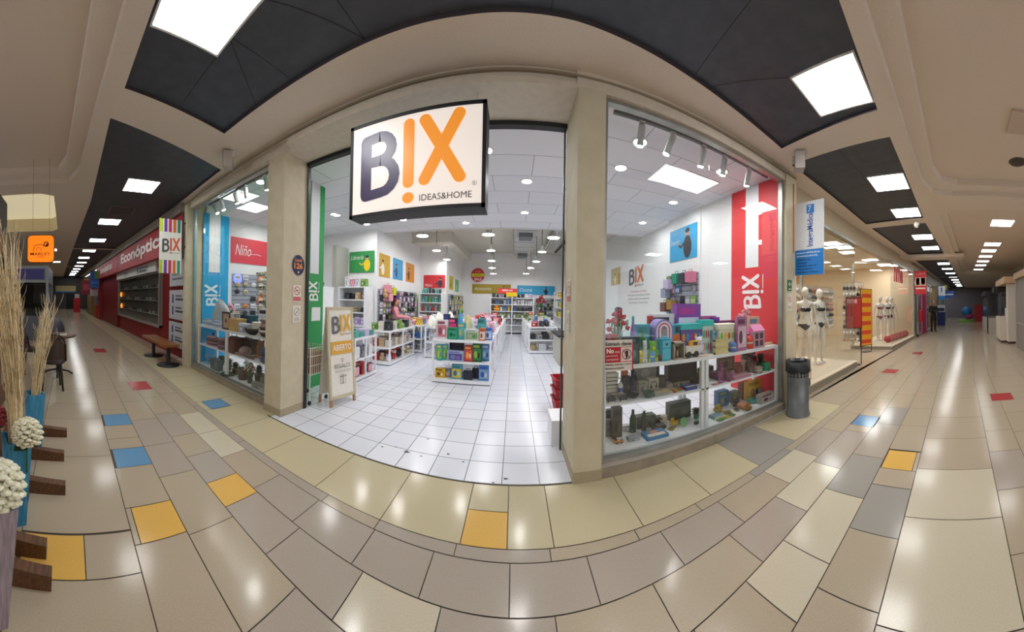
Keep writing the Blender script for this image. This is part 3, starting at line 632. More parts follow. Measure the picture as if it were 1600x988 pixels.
# exit sign + no-smoking on the pillar between the shops
q = MB(); q.box(3.40,3.50,2.35,2.36,1.72,1.88,'#1f6b43'); O=(3.40,2.35,1.72); q.stroke([(.08,.10),(.02,.10)],.014,O,RX,UZ,'#e6f2ea',.003); q.stroke([(.045,.13),(.02,.10),(.045,.07)],.014,O,RX,UZ,'#e6f2ea',.003); q.rect(.015,.02,.085,.035,O,RX,UZ,'#e6f2ea',.002)
q.build('exit_sign', label='small green exit arrow sign on the pillar between the shops', cat='sign')
q = MB(); q.box(3.40,3.50,2.352,2.36,1.43,1.68,'#e3ddd2'); O=(3.40,2.352,1.43); q.disc(.05,.16,.04,O,RX,UZ,'#c0434e',.003,inner=.8); q.stroke([(.025,.19),(.075,.13)],.008,O,RX,UZ,'#c0434e',.004); q.rect(.01,.02,.09,.07,O,RX,UZ,'#b9b3ab',.002)
q.build('prohibition_sticker', label='no smoking notice below the green exit sign', cat='sticker')

# ---------------- vertical banners on wall brackets
def bracket(t, x, y, z0, z1):
    q = MB(); q.cyl((x,y,z0-.25),(x,y,z1+.25),.016,'#17181a')
    for zz in (z0,z1): q.cyl((x,y,zz),(x,y+.10,zz),.014,'#17181a'); q.cyl((x,y+.10,zz),(x,y+.115,zz),.045,'#17181a')
    q.build('bracket', t)
BX = -5.52
t = thing('hanging_banner', 'vertical white banner with rainbow striped ends left of the shop', 'banner', (BX,2.0,2.0), world=True)
tl, tr, bl, br = atX(248,318,BX), atX(283,323,BX), atX(248,413,BX), atX(283,417,BX)
zt, zb = 3.10, 1.98; ya, yb = 1.78, 2.27; O = (BX-.004,ya,zb)
q = MB(); q.box(BX-.004,BX+.004,ya,yb,zb,zt,'#e8e6e0'); q.build('cloth', t)
q = MB(); RB = Vector((0,1,0)); O = (BX+.004,ya,zb)
for k, c in enumerate(('#b9cc2f','#6b3fa0','#c8325a','#e0702c','#23917a')):
    for (z0,z1) in ((0,.27),(zt-zb-.27,zt-zb)): q.rect(.005+k*.098,z0,.005+k*.098+.066,z1,O,RB,UZ,c,.002)
logo(q, (BX+.004,ya+.05,zb+.38), RB, UZ, .36, '#4b4b50','#d8553c','#d8553c', True, .003); q.build('print', t)
bracket(t, BX, 2.31, 2.55, 3.05)
BX = 3.62
t = thing('hanging_banner', 'vertical white and blue medical centre banner beside the right window', 'banner', (BX,2.1,2.0), world=True)
ya, yb = 1.87, 2.36; zt, zb = 3.06, 1.96
q = MB(); q.box(BX-.004,BX+.004,ya,yb,zb,zt,'#dfe2e6'); q.build('cloth', t)
q = MB(); RB = Vector((0,-1,0)); O = Vector((BX-.004,yb,zb))
q.rect(0,0,.49,.38,O,RB,UZ,'#1379c9',.002); q.rect(.20,.92,.33,1.05,O,RB,UZ,'#1379c9',.002); q.text('7',O+RB*.225+UZ*.94,RB,UZ,.09,'#e8eef6',d=.004)
q.text('IntegraMédica',O+RB*.34+UZ*.42,UZ,-RB,.13,'#2b56a8',w=.50,bold=.02,d=.003)
for k, (tx, bo) in enumerate((('IntegraMédica',1),('Imagenología',1),('Contamos con',0),('solución',0),('avanzada para el',0),('diagnóstico de',0),('imágenes médicas',0))):
    q.text(tx,O+RB*.03+UZ*(.315-k*.048),RB,UZ,.034 if bo else .028,'#dbe9f7' if bo else '#0c2450',w=(.40,.36,.24,.18,.34,.28,.36)[k],bold=.02,d=.004)
q.build('print', t); bracket(t, BX, 2.385-.005, 2.5, 2.95)
q = MB(); q.cyl((3.56,2.36,2.3),(3.56,2.36,3.35),.012,'#c2581c'); q.build('conduit_pipe', label='thin orange conduit pipe on the pillar beside the medical banner', cat='pipe')

# ---------------- loudspeakers / cameras on the ceiling
def wallspeaker(px, py, label, rz):
    p = atZ(px, py, CEIL-.12); t = thing('wall_loudspeaker', label, 'loudspeaker', (p.x,p.y,CEIL-.0), rz)
    q = MB(); q.prism([(-.09,-.06),(.09,-.06),(.06,.06),(-.06,.06)], -.24, -.02, '#b3a9a2'); q.build('cabinet', t)
    q = MB(); q.box(-.08,.08,-.068,-.06,-.23,-.03,'#6d6672'); q.build('grille', t)
    q = MB(); q.box(-.02,.02,-.01,.01,-.02,0,'#8f857c'); q.cyl((.05,.07,-.12),(.05,.07,-.04),.02,'#c9c2ba'); q.build('bracket', t)
wallspeaker(357,250,'grey loudspeaker hung from the ceiling above the left window',math.radians(-40))
wallspeaker(1249,252,'grey loudspeaker hung from the ceiling beside the medical banner',math.radians(40))
q = MB(); p = atZ(1432,352,CEIL-.08); t = thing('security_camera', 'round white security camera under the ceiling beam on the right', 'camera', (p.x,p.y,CEIL-.02))
q.lathe([(.0001,-.13),(.05,-.11),(.07,-.06),(.07,0)],'#d9d4cc'); q.build('dome', t); q = MB(); q.ell((0,-.05,-.08),.03,'#1c1c1e'); q.build('lens', t)
q = MB(); p = atZ(1590,254,CEIL+.19); q.lathe([(.14,0),(.12,-.02),(.0001,-.03)],'#4a4038',c=(p.x,p.y,CEIL+.2)); q.build('ceiling_speaker', label='round dark ceiling speaker near the right edge of the photo', cat='speaker')
q = MB(); p = atZ(1592,183,CEIL+.19); q.box(p.x-.12,p.x+.3,p.y-.25,p.y+.1,CEIL+.17,CEIL+.2,'#cbb7a6'); q.build('access_hatch', label='pale square access hatch in the ceiling at the right edge', cat='hatch')
p = atZ(190,329,CEIL+.03); t = thing('ceiling_vent', 'slotted dark ceiling vent in front of the red shopfront', 'vent', (p.x,p.y,CEIL+.034))
q = MB()
for a,b,c,d in ((-.3,.3,-.3,-.27),(-.3,.3,.27,.3),(-.3,-.27,-.3,.3),(.27,.3,-.3,.3)): q.box(a,b,c,d,-.012,0,'#7d6b66')
q.build('frame', t); q = MB()
for k in range(8): q.box(-.27,.27,-.24+k*.066,-.22+k*.066,-.01,0,'#4f4648')
q.build('slat', t)
# ================================================================ MERCHANDISE KINDS (base centre at the origin, front towards -Y)
def k_carton(w,d,h,c):
    b = MB(); b.box(-w/2,w/2,-d/2,d/2,0,h,c[0])
    p = MB(); O = (-w/2,-d/2,0)
    p.rect(w*.08,h*.1,w*.92,h*.72,O,RX,UZ,c[1],.002); p.rect(w*.08,h*.78,w*.75,h*.92,O,RX,UZ,c[2],.002)
    p.disc(w*.35,h*.4,w*.18,O,RX,UZ,c[2],.003,rb=h*.2,n=12); p.disc(w*.68,h*.36,w*.12,O,RX,UZ,c[3%len(c)],.003,rb=h*.16,n=12)
    return {'carton':b,'printed_panel':p}
def k_window_box(w,d,h,c):
    b = MB(); t = min(w,h)*.08; b.box(-w/2,w/2,d/2-.006,d/2,0,h,c[0]); b.box(-w/2,-w/2+t,-d/2,d/2,0,h,c[0]); b.box(w/2-t,w/2,-d/2,d/2,0,h,c[0]); b.box(-w/2,w/2,-d/2,d/2,h-t*1.6,h,c[0]); b.box(-w/2,w/2,-d/2,d/2,0,t,c[0])
    p = MB()
    for i in range(3): p.ell((-w*.25+w*.25*i,0,t+h*.22),(w*.1,d*.25,h*.2),c[1+i%(len(c)-1)]); p.ell((-w*.25+w*.25*i,0,t+h*.55),(w*.08,d*.2,h*.13),c[1+(i+1)%(len(c)-1)])
    return {'carton':b,'toy_figures':p}
def k_bottle(w,d,h,c):
    b = MB(); r = w/2; b.lathe([(r*.9,0),(r,h*.04),(r,h*.6),(r*.55,h*.78),(r*.4,h*.84)],c[0]); p = MB(); p.lathe([(r*.42,h*.84),(r*.45,h*.98),(r*.2,h)],c[1]); return {'body':b,'cap':p}
def k_pump(w,d,h,c):
    b = MB(); r = w/2; b.lathe([(r,0),(r,h*.35),(r,h*.65),(r*.4,h*.75)],c[0]); b.lathe([(r*1.02,h*.25),(r*1.02,h*.5)],c[1]); p = MB(); p.cyl((0,0,h*.75),(0,0,h*.93),r*.15,c[0]); p.box(-r*.9,r*.2,-r*.2,r*.2,h*.93,h,c[0]); return {'body':b,'pump':p}
def k_thermos(w,d,h,c):
    b = MB(); r = w/2*.8; b.lathe([(r,0),(r,h*.3)],c[1]); b.lathe([(r,h*.3),(r*.98,h*.62)],c[0]); b.lathe([(r*.98,h*.62),(r*.8,h*.8),(r*.5,h*.85)],c[1]); p = MB(); p.lathe([(r*.85,h*.84),(r*.9,h*.97),(r*.4,h)],c[1]); q = MB(); q.tube([(-r,0,h*.8),(-r*1.6,0,h*.72),(-r*1.6,0,h*.4),(-r,0,h*.34)],r*.12,c[1]); return {'body':b,'lid':p,'handle':q}
def k_mug(w,d,h,c):
    b = MB(); r = w/2*.8; b.lathe([(r*.85,0),(r,h*.2),(r,h),(r*.9,h),(r*.86,h*.15),(0.0001,h*.1)],c[0]); q = MB(); q.tube([(r*.95,0,h*.8),(r*1.5,0,h*.7),(r*1.5,0,h*.35),(r*.95,0,h*.22)],r*.1,c[1%len(c)]); return {'body':b,'handle':q}
def k_bowl(w,d,h,c):
    b = MB(); r = w/2; b.lathe([(r*.45,0),(r*.8,h*.4),(r,h),(r*.94,h),(r*.72,h*.45),(.0001,h*.15)],c[0]); return {'bowl':b}
def k_bowls(w,d,h,c):
    b = MB(); r = w/2
    for k in range(3): b.lathe([(r*.45,h*.25*k),(r*.8,h*(.25*k+.22)),(r,h*(.25*k+.5)),(r*.94,h*(.25*k+.5)),(r*.7,h*(.25*k+.25)),(.0001,h*(.25*k+.1))],c[k%len(c)])
    return {'bowl_stack':b}
def k_plush(w,d,h,c):
    b = MB(); b.ell((0,0,h*.32),(w*.42,d*.4,h*.32),c[0]); b.ell((0,-d*.08,h*.72),(w*.33,d*.33,h*.27),c[0])
    for s in (-1,1): b.ell((s*w*.26,0,h*.93),(w*.11,d*.08,h*.1),c[0]); b.ell((s*w*.3,-d*.3,h*.1),(w*.16,d*.22,h*.1),c[1]); b.ell((s*w*.4,-d*.12,h*.4),(w*.1,d*.12,h*.2),c[0])
    e = []
    for s in (-1,1): e.append(MB().ell((s*w*.12,-d*.38,h*.77),w*.035,'#141414',8,6))
    m = MB(); m.ell((0,-d*.36,h*.66),(w*.14,d*.1,h*.09),c[1]); return {'body':b,'eye':e,'muzzle':m}
def leafy(b, r, h, z0, n, k, spread=1.0, wid=.18):
    for i in range(n):
        a = i*2.39996; t = (i+.5)/n; rr = r*spread*(.35+.65*t); tipz = z0+h*(1-.55*t*t); d_ = Vector((math.cos(a),math.sin(a),0)); s_ = Vector((-d_.y,d_.x,0))*r*wid
        base = Vector((0,0,z0)); mid = base+d_*rr*.55+Vector((0,0,(tipz-z0)*.75)); tip = base+d_*rr+Vector((0,0,tipz-z0-.1*h*t))
        b.add([base-s_*.3,base+s_*.3,mid+s_,mid-s_,tip],[(0,1,2,3),(3,2,4)],k)
def k_plant(w,d,h,c):
    p = MB(); r = min(w*.36,h*.3); ph = h*.42; p.lathe([(r*.75,0),(r,ph),(r*1.08,ph),(r*1.08,ph*1.02),(r*.9,ph),(r*.85,ph*.85),(.0001,ph*.85)],c[0]); f = MB(); leafy(f,w*.5,h*.62,ph*.85,26,c[1]); return {'pot':p,'foliage':f}
def k_cactus(w,d,h,c):
    p = MB(); r = w*.4; ph = h*.4; p.lathe([(r*.75,0),(r,ph),(.0001,ph*.95)],c[0]); f = MB(); f.ell((0,0,h*.68),(w*.25,w*.25,h*.32),c[1]); f.ell((w*.28,0,h*.62),(w*.1,w*.1,h*.14),c[1]); f.ell((-w*.26,0,h*.7),(w*.1,w*.1,h*.12),c[1]); return {'pot':p,'cactus':f}
def k_bouquet(w,d,h,c):
    v = MB(); r = w*.16; v.lathe([(r*.8,0),(r,h*.2),(r*.7,h*.36),(r*.85,h*.4)],c[0]); s = MB(); f = MB(); rg = random.Random(int(w*1000+h*7919))
    for i in range(15):
        a = i*2.4; t = ((i+.5)/15)**.5; p = Vector((math.cos(a)*w*.42*t, math.sin(a)*d*.42*t, h*(.92-.3*t*t)+rg.uniform(-.05,.05)*h)); s.tube([(0,0,h*.3),(p.x*.5,p.y*.5,h*.55),tuple(p)],.003,'leaf',4)
        for j in range(5): b_ = j*1.2566+a; f.ell((p.x+w*.05*math.cos(b_),p.y+w*.03*math.sin(b_)-.005,p.z+w*.05*math.sin(b_*1.7)),(w*.06,w*.045,w*.05),c[1+j%(len(c)-1)],6,4)
    leafy(s,w*.4,h*.3,h*.38,9,'leaf',1,.12); return {'vase':v,'stems':s,'flowers':f}
def k_books(w,d,h,c):
    b = MB(); n = max(3,min(6,int(h/.025))); 
    for i in range(n): o_ = (i%3-1)*w*.03; b.box(-w/2*.94+o_,w/2*.94+o_,-d/2,d/2,h*i/n,h*(i+.92)/n,c[i%len(c)]); b.box(-w/2*.9+o_,w/2*.95+o_,-d/2-.001,d/2*.97,h*(i+.12)/n,h*(i+.8)/n,'#e4ddcc')
    return {'stack':b}
def k_book(w,d,h,c):
    b = MB(); b.box(-w/2,w/2,-d/2,d/2,0,h,c[0]); b.box(-w/2+.004,w/2+.001,-d/2+.003,d/2-.003,h*.15,h*.85,'#e9e3d4'); p = MB(); O=(-w/2,-d/2,h); p.rect(w*.1,d*.1,w*.9,d*.45,O,RX,Vector((0,1,0)),c[1],.001); p.disc(w*.5,d*.68,w*.2,O,RX,Vector((0,1,0)),c[2%len(c)],.001,rb=d*.18); return {'cover':b,'cover_print':p}
def k_macaron(w,d,h,c):
    b = MB(); r = w/2; b.lathe([(r*.85,0),(r,h*.1),(r,h*.38)],c[0]); b.lathe([(r*.9,h*.38),(r*.9,h*.52)],'#f1ead0'); b.lathe([(r,h*.52),(r,h*.72),(r*.8,h*.92),(.0001,h)],c[0]); return {'tin':b}
def k_fridge(w,d,h,c):
    b = MB(); b.box(-w/2,w/2,-d/2,d/2,0,h,c[0],bev=w*.2); p = MB(); O=(-w/2,-d/2,0); p.rect(w*.15,h*.08,w*.85,h*.55,O,RX,UZ,c[1],.003); p.rect(w*.15,h*.6,w*.85,h*.93,O,RX,UZ,c[1],.003); p.disc(w*.5,h*.75,w*.1,O,RX,UZ,'#3a3a3a',.004); q = MB(); q.tube([(-w*.3,0,h),(-w*.25,0,h*1.08),(w*.25,0,h*1.08),(w*.3,0,h)],w*.035,c[1]); return {'body':b,'door':p,'handle':q}
def k_rainbow(w,d,h,c):
    o_ = {}; b = MB(); 
    for i, cc in enumerate(c):
        r0 = w/2*(1-.16*i); r1 = w/2*(1-.16*(i+1)); n = 16; pts = [(r0,0)]+[(r0*math.cos(math.pi*j/n), h-w/2+r0*math.sin(math.pi*j/n)) for j in range(n+1)]+[(-r0,0),(-r1,0)]+[(r1*math.cos(math.pi*j/n), h-w/2+r1*math.sin(math.pi*j/n)) for j in range(n,-1,-1)]+[(r1,0)]
        b.prism(pts,-d/2,d/2,cc,'y')
    p = MB(); p.box(-w*.3,w*.3,-d*.4,d*.3,0,h*.32,'#f4e9c8'); p.rect(w*.05,h*.05,w*.55,h*.25,(-w*.3,-d*.4,0),RX,UZ,'#d4583e'); return {'arch':b,'card':p}
def k_lidbox(w,d,h,c):
    b = MB(); b.box(-w/2,w/2,-d/2,d/2,0,h*.82,c[0]); O=(-w/2,-d/2,0)
    for i in range(5):
        for j in range(2): b.disc(w*(.12+.19*i),h*(.2+.38*j),w*.07,O,RX,UZ,c[2+(i+j)%(len(c)-2)],.002,rb=h*.13,n=10)
    l = MB(); l.box(-w*.53,w*.53,-d*.53,d*.53,h*.82,h,c[1],bev=.01); return {'box':b,'lid':l}
def k_basket(w,d,h,c):
    b = MB(); b.box(-w/2*.92,w/2*.92,-d/2*.92,d/2*.92,0,h*.9,c[1])
    for i in range(9): b.box(-w/2+w*i/8.6,-w/2+w*i/8.6+w*.04,-d/2,d/2,0,h,c[0])
    for zz in (0,.45,.9): b.box(-w/2,w/2+.002,-d/2-.003,d/2+.003,h*zz,h*zz+h*.1,c[0])
    return {'weave':b}
def k_cloth(w,d,h,c):
    b = MB(); n = 5
    for i in range(n): s_ = 1-.1*abs(i-1.5); b.ell(((i%2-.5)*w*.06,0,h*(.14+.18*i)),(w/2*s_*.94,d/2,h*.14),c[i%len(c)],14,6)
    return {'fold':b}
def k_throw(w,d,h,c):     # a heaped blanket: lumpy cone with folds
    b = MB(); n, m = 26, 10; vs = []
    for i in range(m+1):
        t = i/m
        for j in range(n): a = 2*math.pi*j/n; rr = (1-t**1.7)**.75*(.88+.11*math.sin(a*3+t*5)+.06*math.sin(a*7-t*3)); vs.append((w/2*rr*math.cos(a)+.1*w*t*math.sin(t*4), d/2*rr*math.sin(a), h*(t**.9)*(1+.05*math.sin(a*2))))
    b.add(vs, [(i*n+j,i*n+(j+1)%n,(i+1)*n+(j+1)%n,(i+1)*n+j) for i in range(m) for j in range(n)], c[0], True)
    for k in range(5): b.tube([(w*.42*math.cos(k*1.3+.5*t_)*(1-t_), -d*.46*abs(math.sin(k*1.1+.6))*(1-t_), h*t_*.98) for t_ in [u/6 for u in range(6)]], .009, c[1])
    return {'blanket':b}
def k_slippers(w,d,h,c):
    s = []; u = []
    for x in (-w*.26,w*.26):
        s.append(MB()); u.append(MB())
        s[-1].box(x-w*.19,x+w*.19,-d/2,d/2,0,h*.18,'#d8d2c8',bev=w*.1)
        for i in range(6): u[-1].ell((x,-d*.4+d*.1*i,h*.35),(w*.19,d*.055,h*.5),c[i%2],10,6)
    return {'sole':s,'upper':u}
def k_frame(w,d,h,c):
    b = MB(); t = w*.1
    for a in ((-w/2,w/2,0,t),(-w/2,w/2,h-t,h),(-w/2,-w/2+t,t,h-t),(w/2-t,w/2,t,h-t)): b.box(a[0],a[1],-.01,.01,a[2],a[3],c[0])
    p = MB(); p.box(-w/2+t,w/2-t,-.004,.004,t,h-t,c[1]); p.disc(w*.5,h*.5,w*.15,(-w/2,-.004,0),RX,UZ,c[2%len(c)],.002); s = MB(); s.box(-.01,.01,.01,max(.03,d/2),0,.012,c[0]); return {'border':b,'picture':p,'stand':s}
def k_house(w,d,h,c):
    b = MB(); b.box(-w/2,w/2,-d/2,d/2,0,h*.68,c[0]); O=(-w/2,-d/2,0)
    for i in range(2):
        for j in range(2): b.rect(w*(.12+.42*i),h*(.08+.3*j),w*(.42+.42*i),h*(.32+.3*j),O,RX,UZ,c[2],.002)
    r = MB()
    for i in range(7): r.cyl((-w/2+w*(i+.5)/7,-d*.55,h*.68),(-w/2+w*(i+.5)/7,d*.5,h*.93),w*.075,c[1],n=8)
    return {'house':b,'roof':r}
def k_cart(w,d,h,c):
    b = MB(); b.box(-w/2,w/2,-d/2,d/2,h*.25,h*.7,c[0]); b.box(-w*.2,w*.5,-d*.4,d*.4,h*.7,h,c[1]); wh = [MB().cyl((x,-d*.52,h*.2),(x,d*.52,h*.2),h*.2,'#26262a',n=12) for x in (-w*.3,w*.3)]
    b.rect(w*.56,h*.75,w*.9,h*.95,(-w/2,-d*.4,0),RX,UZ,'#3a4650',.003)
    return {'body':b,'wheel':wh}
def k_can(w,d,h,c):   # watering can
    b = MB(); r = w*.28; b.lathe([(r,0),(r*.9,h*.6),(r*.5,h*.65)],c[0]); s = MB(); s.tube([(r*.8,0,h*.15),(w*.5,0,h*.6)],.007,c[0]); s.ell((w*.5,0,h*.62),w*.06,c[0]); q = MB(); q.tube([(-r*.8,0,h*.15),(-w*.45,0,h*.5),(-r*.3,0,h),(r*.4,0,h*.65)],.006,c[0]); return {'tank':b,'spout':s,'handle':q}
def k_duck(w,d,h,c):
    b = MB(); b.ell((0,0,h*.3),(w*.5,d*.4,h*.3),c[0]); b.ell((-w*.2,0,h*.75),(w*.22,d*.25,h*.25),c[0]); b.ell((w*.42,0,h*.45),(w*.14,d*.12,h*.14),c[0]); k = MB(); k.cyl((-w*.38,0,h*.72),(-w*.55,0,h*.7),h*.08,c[1],r1=.002); return {'body':b,'beak':k}
def k_plate(w,d,h,c):
    b = MB(); n=20; r = h/2; b.lathe([(r,.01),(r*.7,0),(.0001,.004)],c[0],n=24); b.v = [(v[0], d*.1+v[2]+ (v[1]+r)*.25, v[1]+r) for v in b.v]; return {'plate':b}
def k_flats(w,d,h,c):
    b = MB()
    for i in range(4): a = (i-1.5)*.25; cx = (i-1.5)*w*.22; b.box(cx-w*.14,cx+w*.14,-d*.4+(i%2)*d*.1,d*.4,h*.2*i/2,h*.2*(i/2+.8),c[i%len(c)])
    return {'card':b}
def k_lantern(w,d,h,c):
    b = MB(); b.prism([(-w/2,0),(w/2,0),(w/2,h*.55),(0,h),(-w/2,h*.55)],-d/2,d/2,c[0],'y'); g = MB(); O=(-w/2,-d/2,0); g.rect(w*.25,h*.08,w*.75,h*.5,O,RX,UZ,c[1],.002); g.disc(w*.5,h*.66,w*.12,O,RX,UZ,c[1],.002); return {'house':b,'opening':g}
def k_headphones(w,d,h,c):
    b = MB(); b.box(-w/2,w/2,-d/2,d/2,0,h,c[0]); p = MB(); O=(0,-d/2,0); n=14; p.stroke([(w*.3*math.cos(math.pi*j/n),h*.5+h*.28*math.sin(math.pi*j/n)) for j in range(n+1)],w*.07,O,RX,UZ,c[1],.003); p.disc(-w*.27,h*.4,w*.12,O,RX,UZ,c[1],.003,rb=h*.12); p.disc(w*.27,h*.4,w*.12,O,RX,UZ,c[1],.003,rb=h*.12); return {'carton':b,'printed_panel':p}
def k_bag(w,d,h,c):
    b = MB(); b.prism([(-w/2*.95,0),(w/2*.95,0),(w/2,h*.8),(-w/2,h*.8)],-d/2,d/2,c[0],'y'); q = MB(); q.tube([(-w*.25,0,h*.78),(-w*.22,0,h),(w*.22,0,h),(w*.25,0,h*.78)],.008,c[1%len(c)]); return {'body':b,'handle':q}
def k_wire(w,d,h,c):     # upright wire rack leaning back
    b = MB()
    for i in range(7): x=-w/2+w*i/6; b.cyl((x,0,0),(x,d*.4,h),.004,c[0],n=5,smooth=False)
    for i in range(6): z_=h*i/5; b.cyl((-w/2,d*.4*i/5,z_),(w/2,d*.4*i/5,z_),.004,c[0],n=5)
    return {'grid':b}
def k_pillow(w,d,h,c):
    b = MB(); b.ell((0,0,h*.5),(w*.5,d*.5,h*.5),c[0],16,10); s = MB(); s.ell((0,-d*.42,h*.5),(w*.28,d*.12,h*.25),c[1],10,6); return {'cushion':b,'print':s}
KIND = {k[2:]: v for k, v in list(globals().items()) if k.startswith('k_')}
CAT = dict(carton='box',window_box='toy box',bottle='bottle',pump='soap bottle',thermos='thermos jug',mug='mug',bowl='bowl',bowls='bowls',plush='soft toy',plant='plant',cactus='plant',bouquet='flowers',books='books',book='book',macaron='tin',fridge='toy fridge',rainbow='toy set',
           lidbox='storage box',basket='basket',cloth='textile',throw='blanket',slippers='slippers',frame='picture frame',house='dollhouse',cart='toy truck',can='watering can',duck='toy duck',plate='plate',flats='cards',lantern='lantern',headphones='headphones box',bag='bag',wire='wire rack',pillow='cushion')
NAME = dict(carton='product_box',window_box='toy_window_box',bottle='drink_bottle',pump='soap_dispenser',thermos='thermos_jug',mug='mug',bowl='serving_bowl',bowls='stacked_bowl_set',plush='plush_toy',plant='potted_plant',cactus='potted_cactus',bouquet='flower_vase',books='book_stack',book='picture_book',macaron='macaron_tin',fridge='mini_toy_fridge',rainbow='rainbow_toy_set',
            lidbox='lidded_storage_box',basket='woven_basket',cloth='folded_textile',throw='throw_blanket',slippers='slipper_pair',frame='framed_picture',house='dollhouse_box',cart='toy_truck',can='watering_can',duck='toy_duck',plate='round_plate',flats='greeting_card_set',lantern='house_lantern',headphones='headphone_box',bag='tote_bag',wire='wire_rack',pillow='cushion')
def item(kind, loc, w, d, h, cols, label, rz=0, group=None, merge=False):
    parts = KIND[kind](w,d,h,cols); loc = (loc[0],loc[1],loc[2]+.0015)
    if merge or len(parts) == 1:
        q = MB()
        for p in [x for v_ in parts.values() for x in (v_ if isinstance(v_, list) else [v_])]:
            o_ = len(q.v); q.v += p.v
            mp = [q.mi(k) for k in p.mats]
            for f, m_, s_ in zip(p.f,p.m,p.sm): q.f.append(tuple(o_+i for i in f)); q.m.append(mp[m_]); q.sm.append(s_)
        return q.build(NAME[kind], loc=loc, rz=rz, label=label, cat=CAT[kind], group=group)
    t = thing(NAME[kind], label, CAT[kind], loc, rz, group)
    for n_, p in parts.items():
        for x in (p if isinstance(p, list) else [p]): x.build(n_, t)
    return t
def shelf_items(spec, zs, place_, yr=None, hm=9, xr=(-9,9)):
    """kind, px left, px right, py top, distance row Y, colours, label; the item stands on the shelf at height zs"""
    done = []
    for s in spec:
        kind, x0, x1, yt, Y0_, cols, lab = s[:7]
        def box_(Y, kk):
            a = math.tan((x0-XC)/FPX)*Y; b = math.tan((x1-XC)/FPX)*Y; w = (b-a)*.95; d = min(.20, max(.04, w*.7))*kk
            if kind in ('book','flats'): d = .16*kk
            if kind in ('carton','headphones','window_box'): d = min(d,.10)
            if kind in ('frame',): d = .05
            if yr: Y = min(max(Y, yr[0]+d/2+.005), yr[1]-d/2-.005)
            return min(max((a+b)/2, xr[0]+w/2), xr[1]-w/2), Y, w, d
        best = None
        for kk in (1,.75,.5,.35):
            for dy in [0]+[sg*k*.02 for k in range(1,12) for sg in (-1,1)]:
                if not yr and dy: continue
                cx, Y, w, d = box_(Y0_+dy, kk)
                if all(abs(cx-c[0]) > (w+c[2])/2-.004 or abs(Y-c[1]) > (d+c[3])/2 for c in done): best = (cx,Y,w,d); break
            if best: break
        if not best: best = box_(Y0_, .35)
        cx, Y, w, d = best; done.append(best)
        h = min(max(.03, atY((x0+x1)/2, yt, Y).z-zs), hm)
        if kind in ('book','flats'): h = .03
        if kind in ('throw','cloth','pillow','plush'): w *= .9
        item(kind, (cx, Y, zs), w, d, h, cols, lab+(' '+place_ if place_ else ''))
# ---------------------------------------------------------------- window counters (white shelf units)
def counter(name_label, x0, x1, y0, y1, posts, ztop, zmid, zbot, glass=True):
    t = thing('display_counter', name_label, 'display counter', ((x0+x1)/2,(y0+y1)/2,.10), world=True); w = .04
    q = MB(); q.box(x0,x1,y0,y1,ztop-.04,ztop,'lacquer_white'); q.build('top', t)
    q = MB(); q.box(x0+w,x1-w,y0,y1,zmid-.02,zmid,'lacquer_white'); q.build('shelf', t)
    q = MB(); q.box(x0,x1,y0,y1,.10,zbot,'lacquer_white'); q.build('base', t)
    for p in posts:
        for yy in (y0,y1-w):
            q = MB(); q.box(p,p+w,yy,yy+w,zbot,ztop-.04,'lacquer_white'); q.build('post', t)
    return t
ZT, ZM, ZBt = .93, .58, .14
counter('white two-tier display counter behind the right window', .80, 3.33, 2.47, 2.95, [.80,1.93,1.99,3.29], ZT, ZM, ZBt)
ZT2, ZM2, ZB2 = .93, .54, .13
counter('white two-tier display counter behind the left window', -5.33, -2.98, 2.60, 3.08, [-5.33,-4.24,-4.20,-3.02], ZT2, ZM2, ZB2)
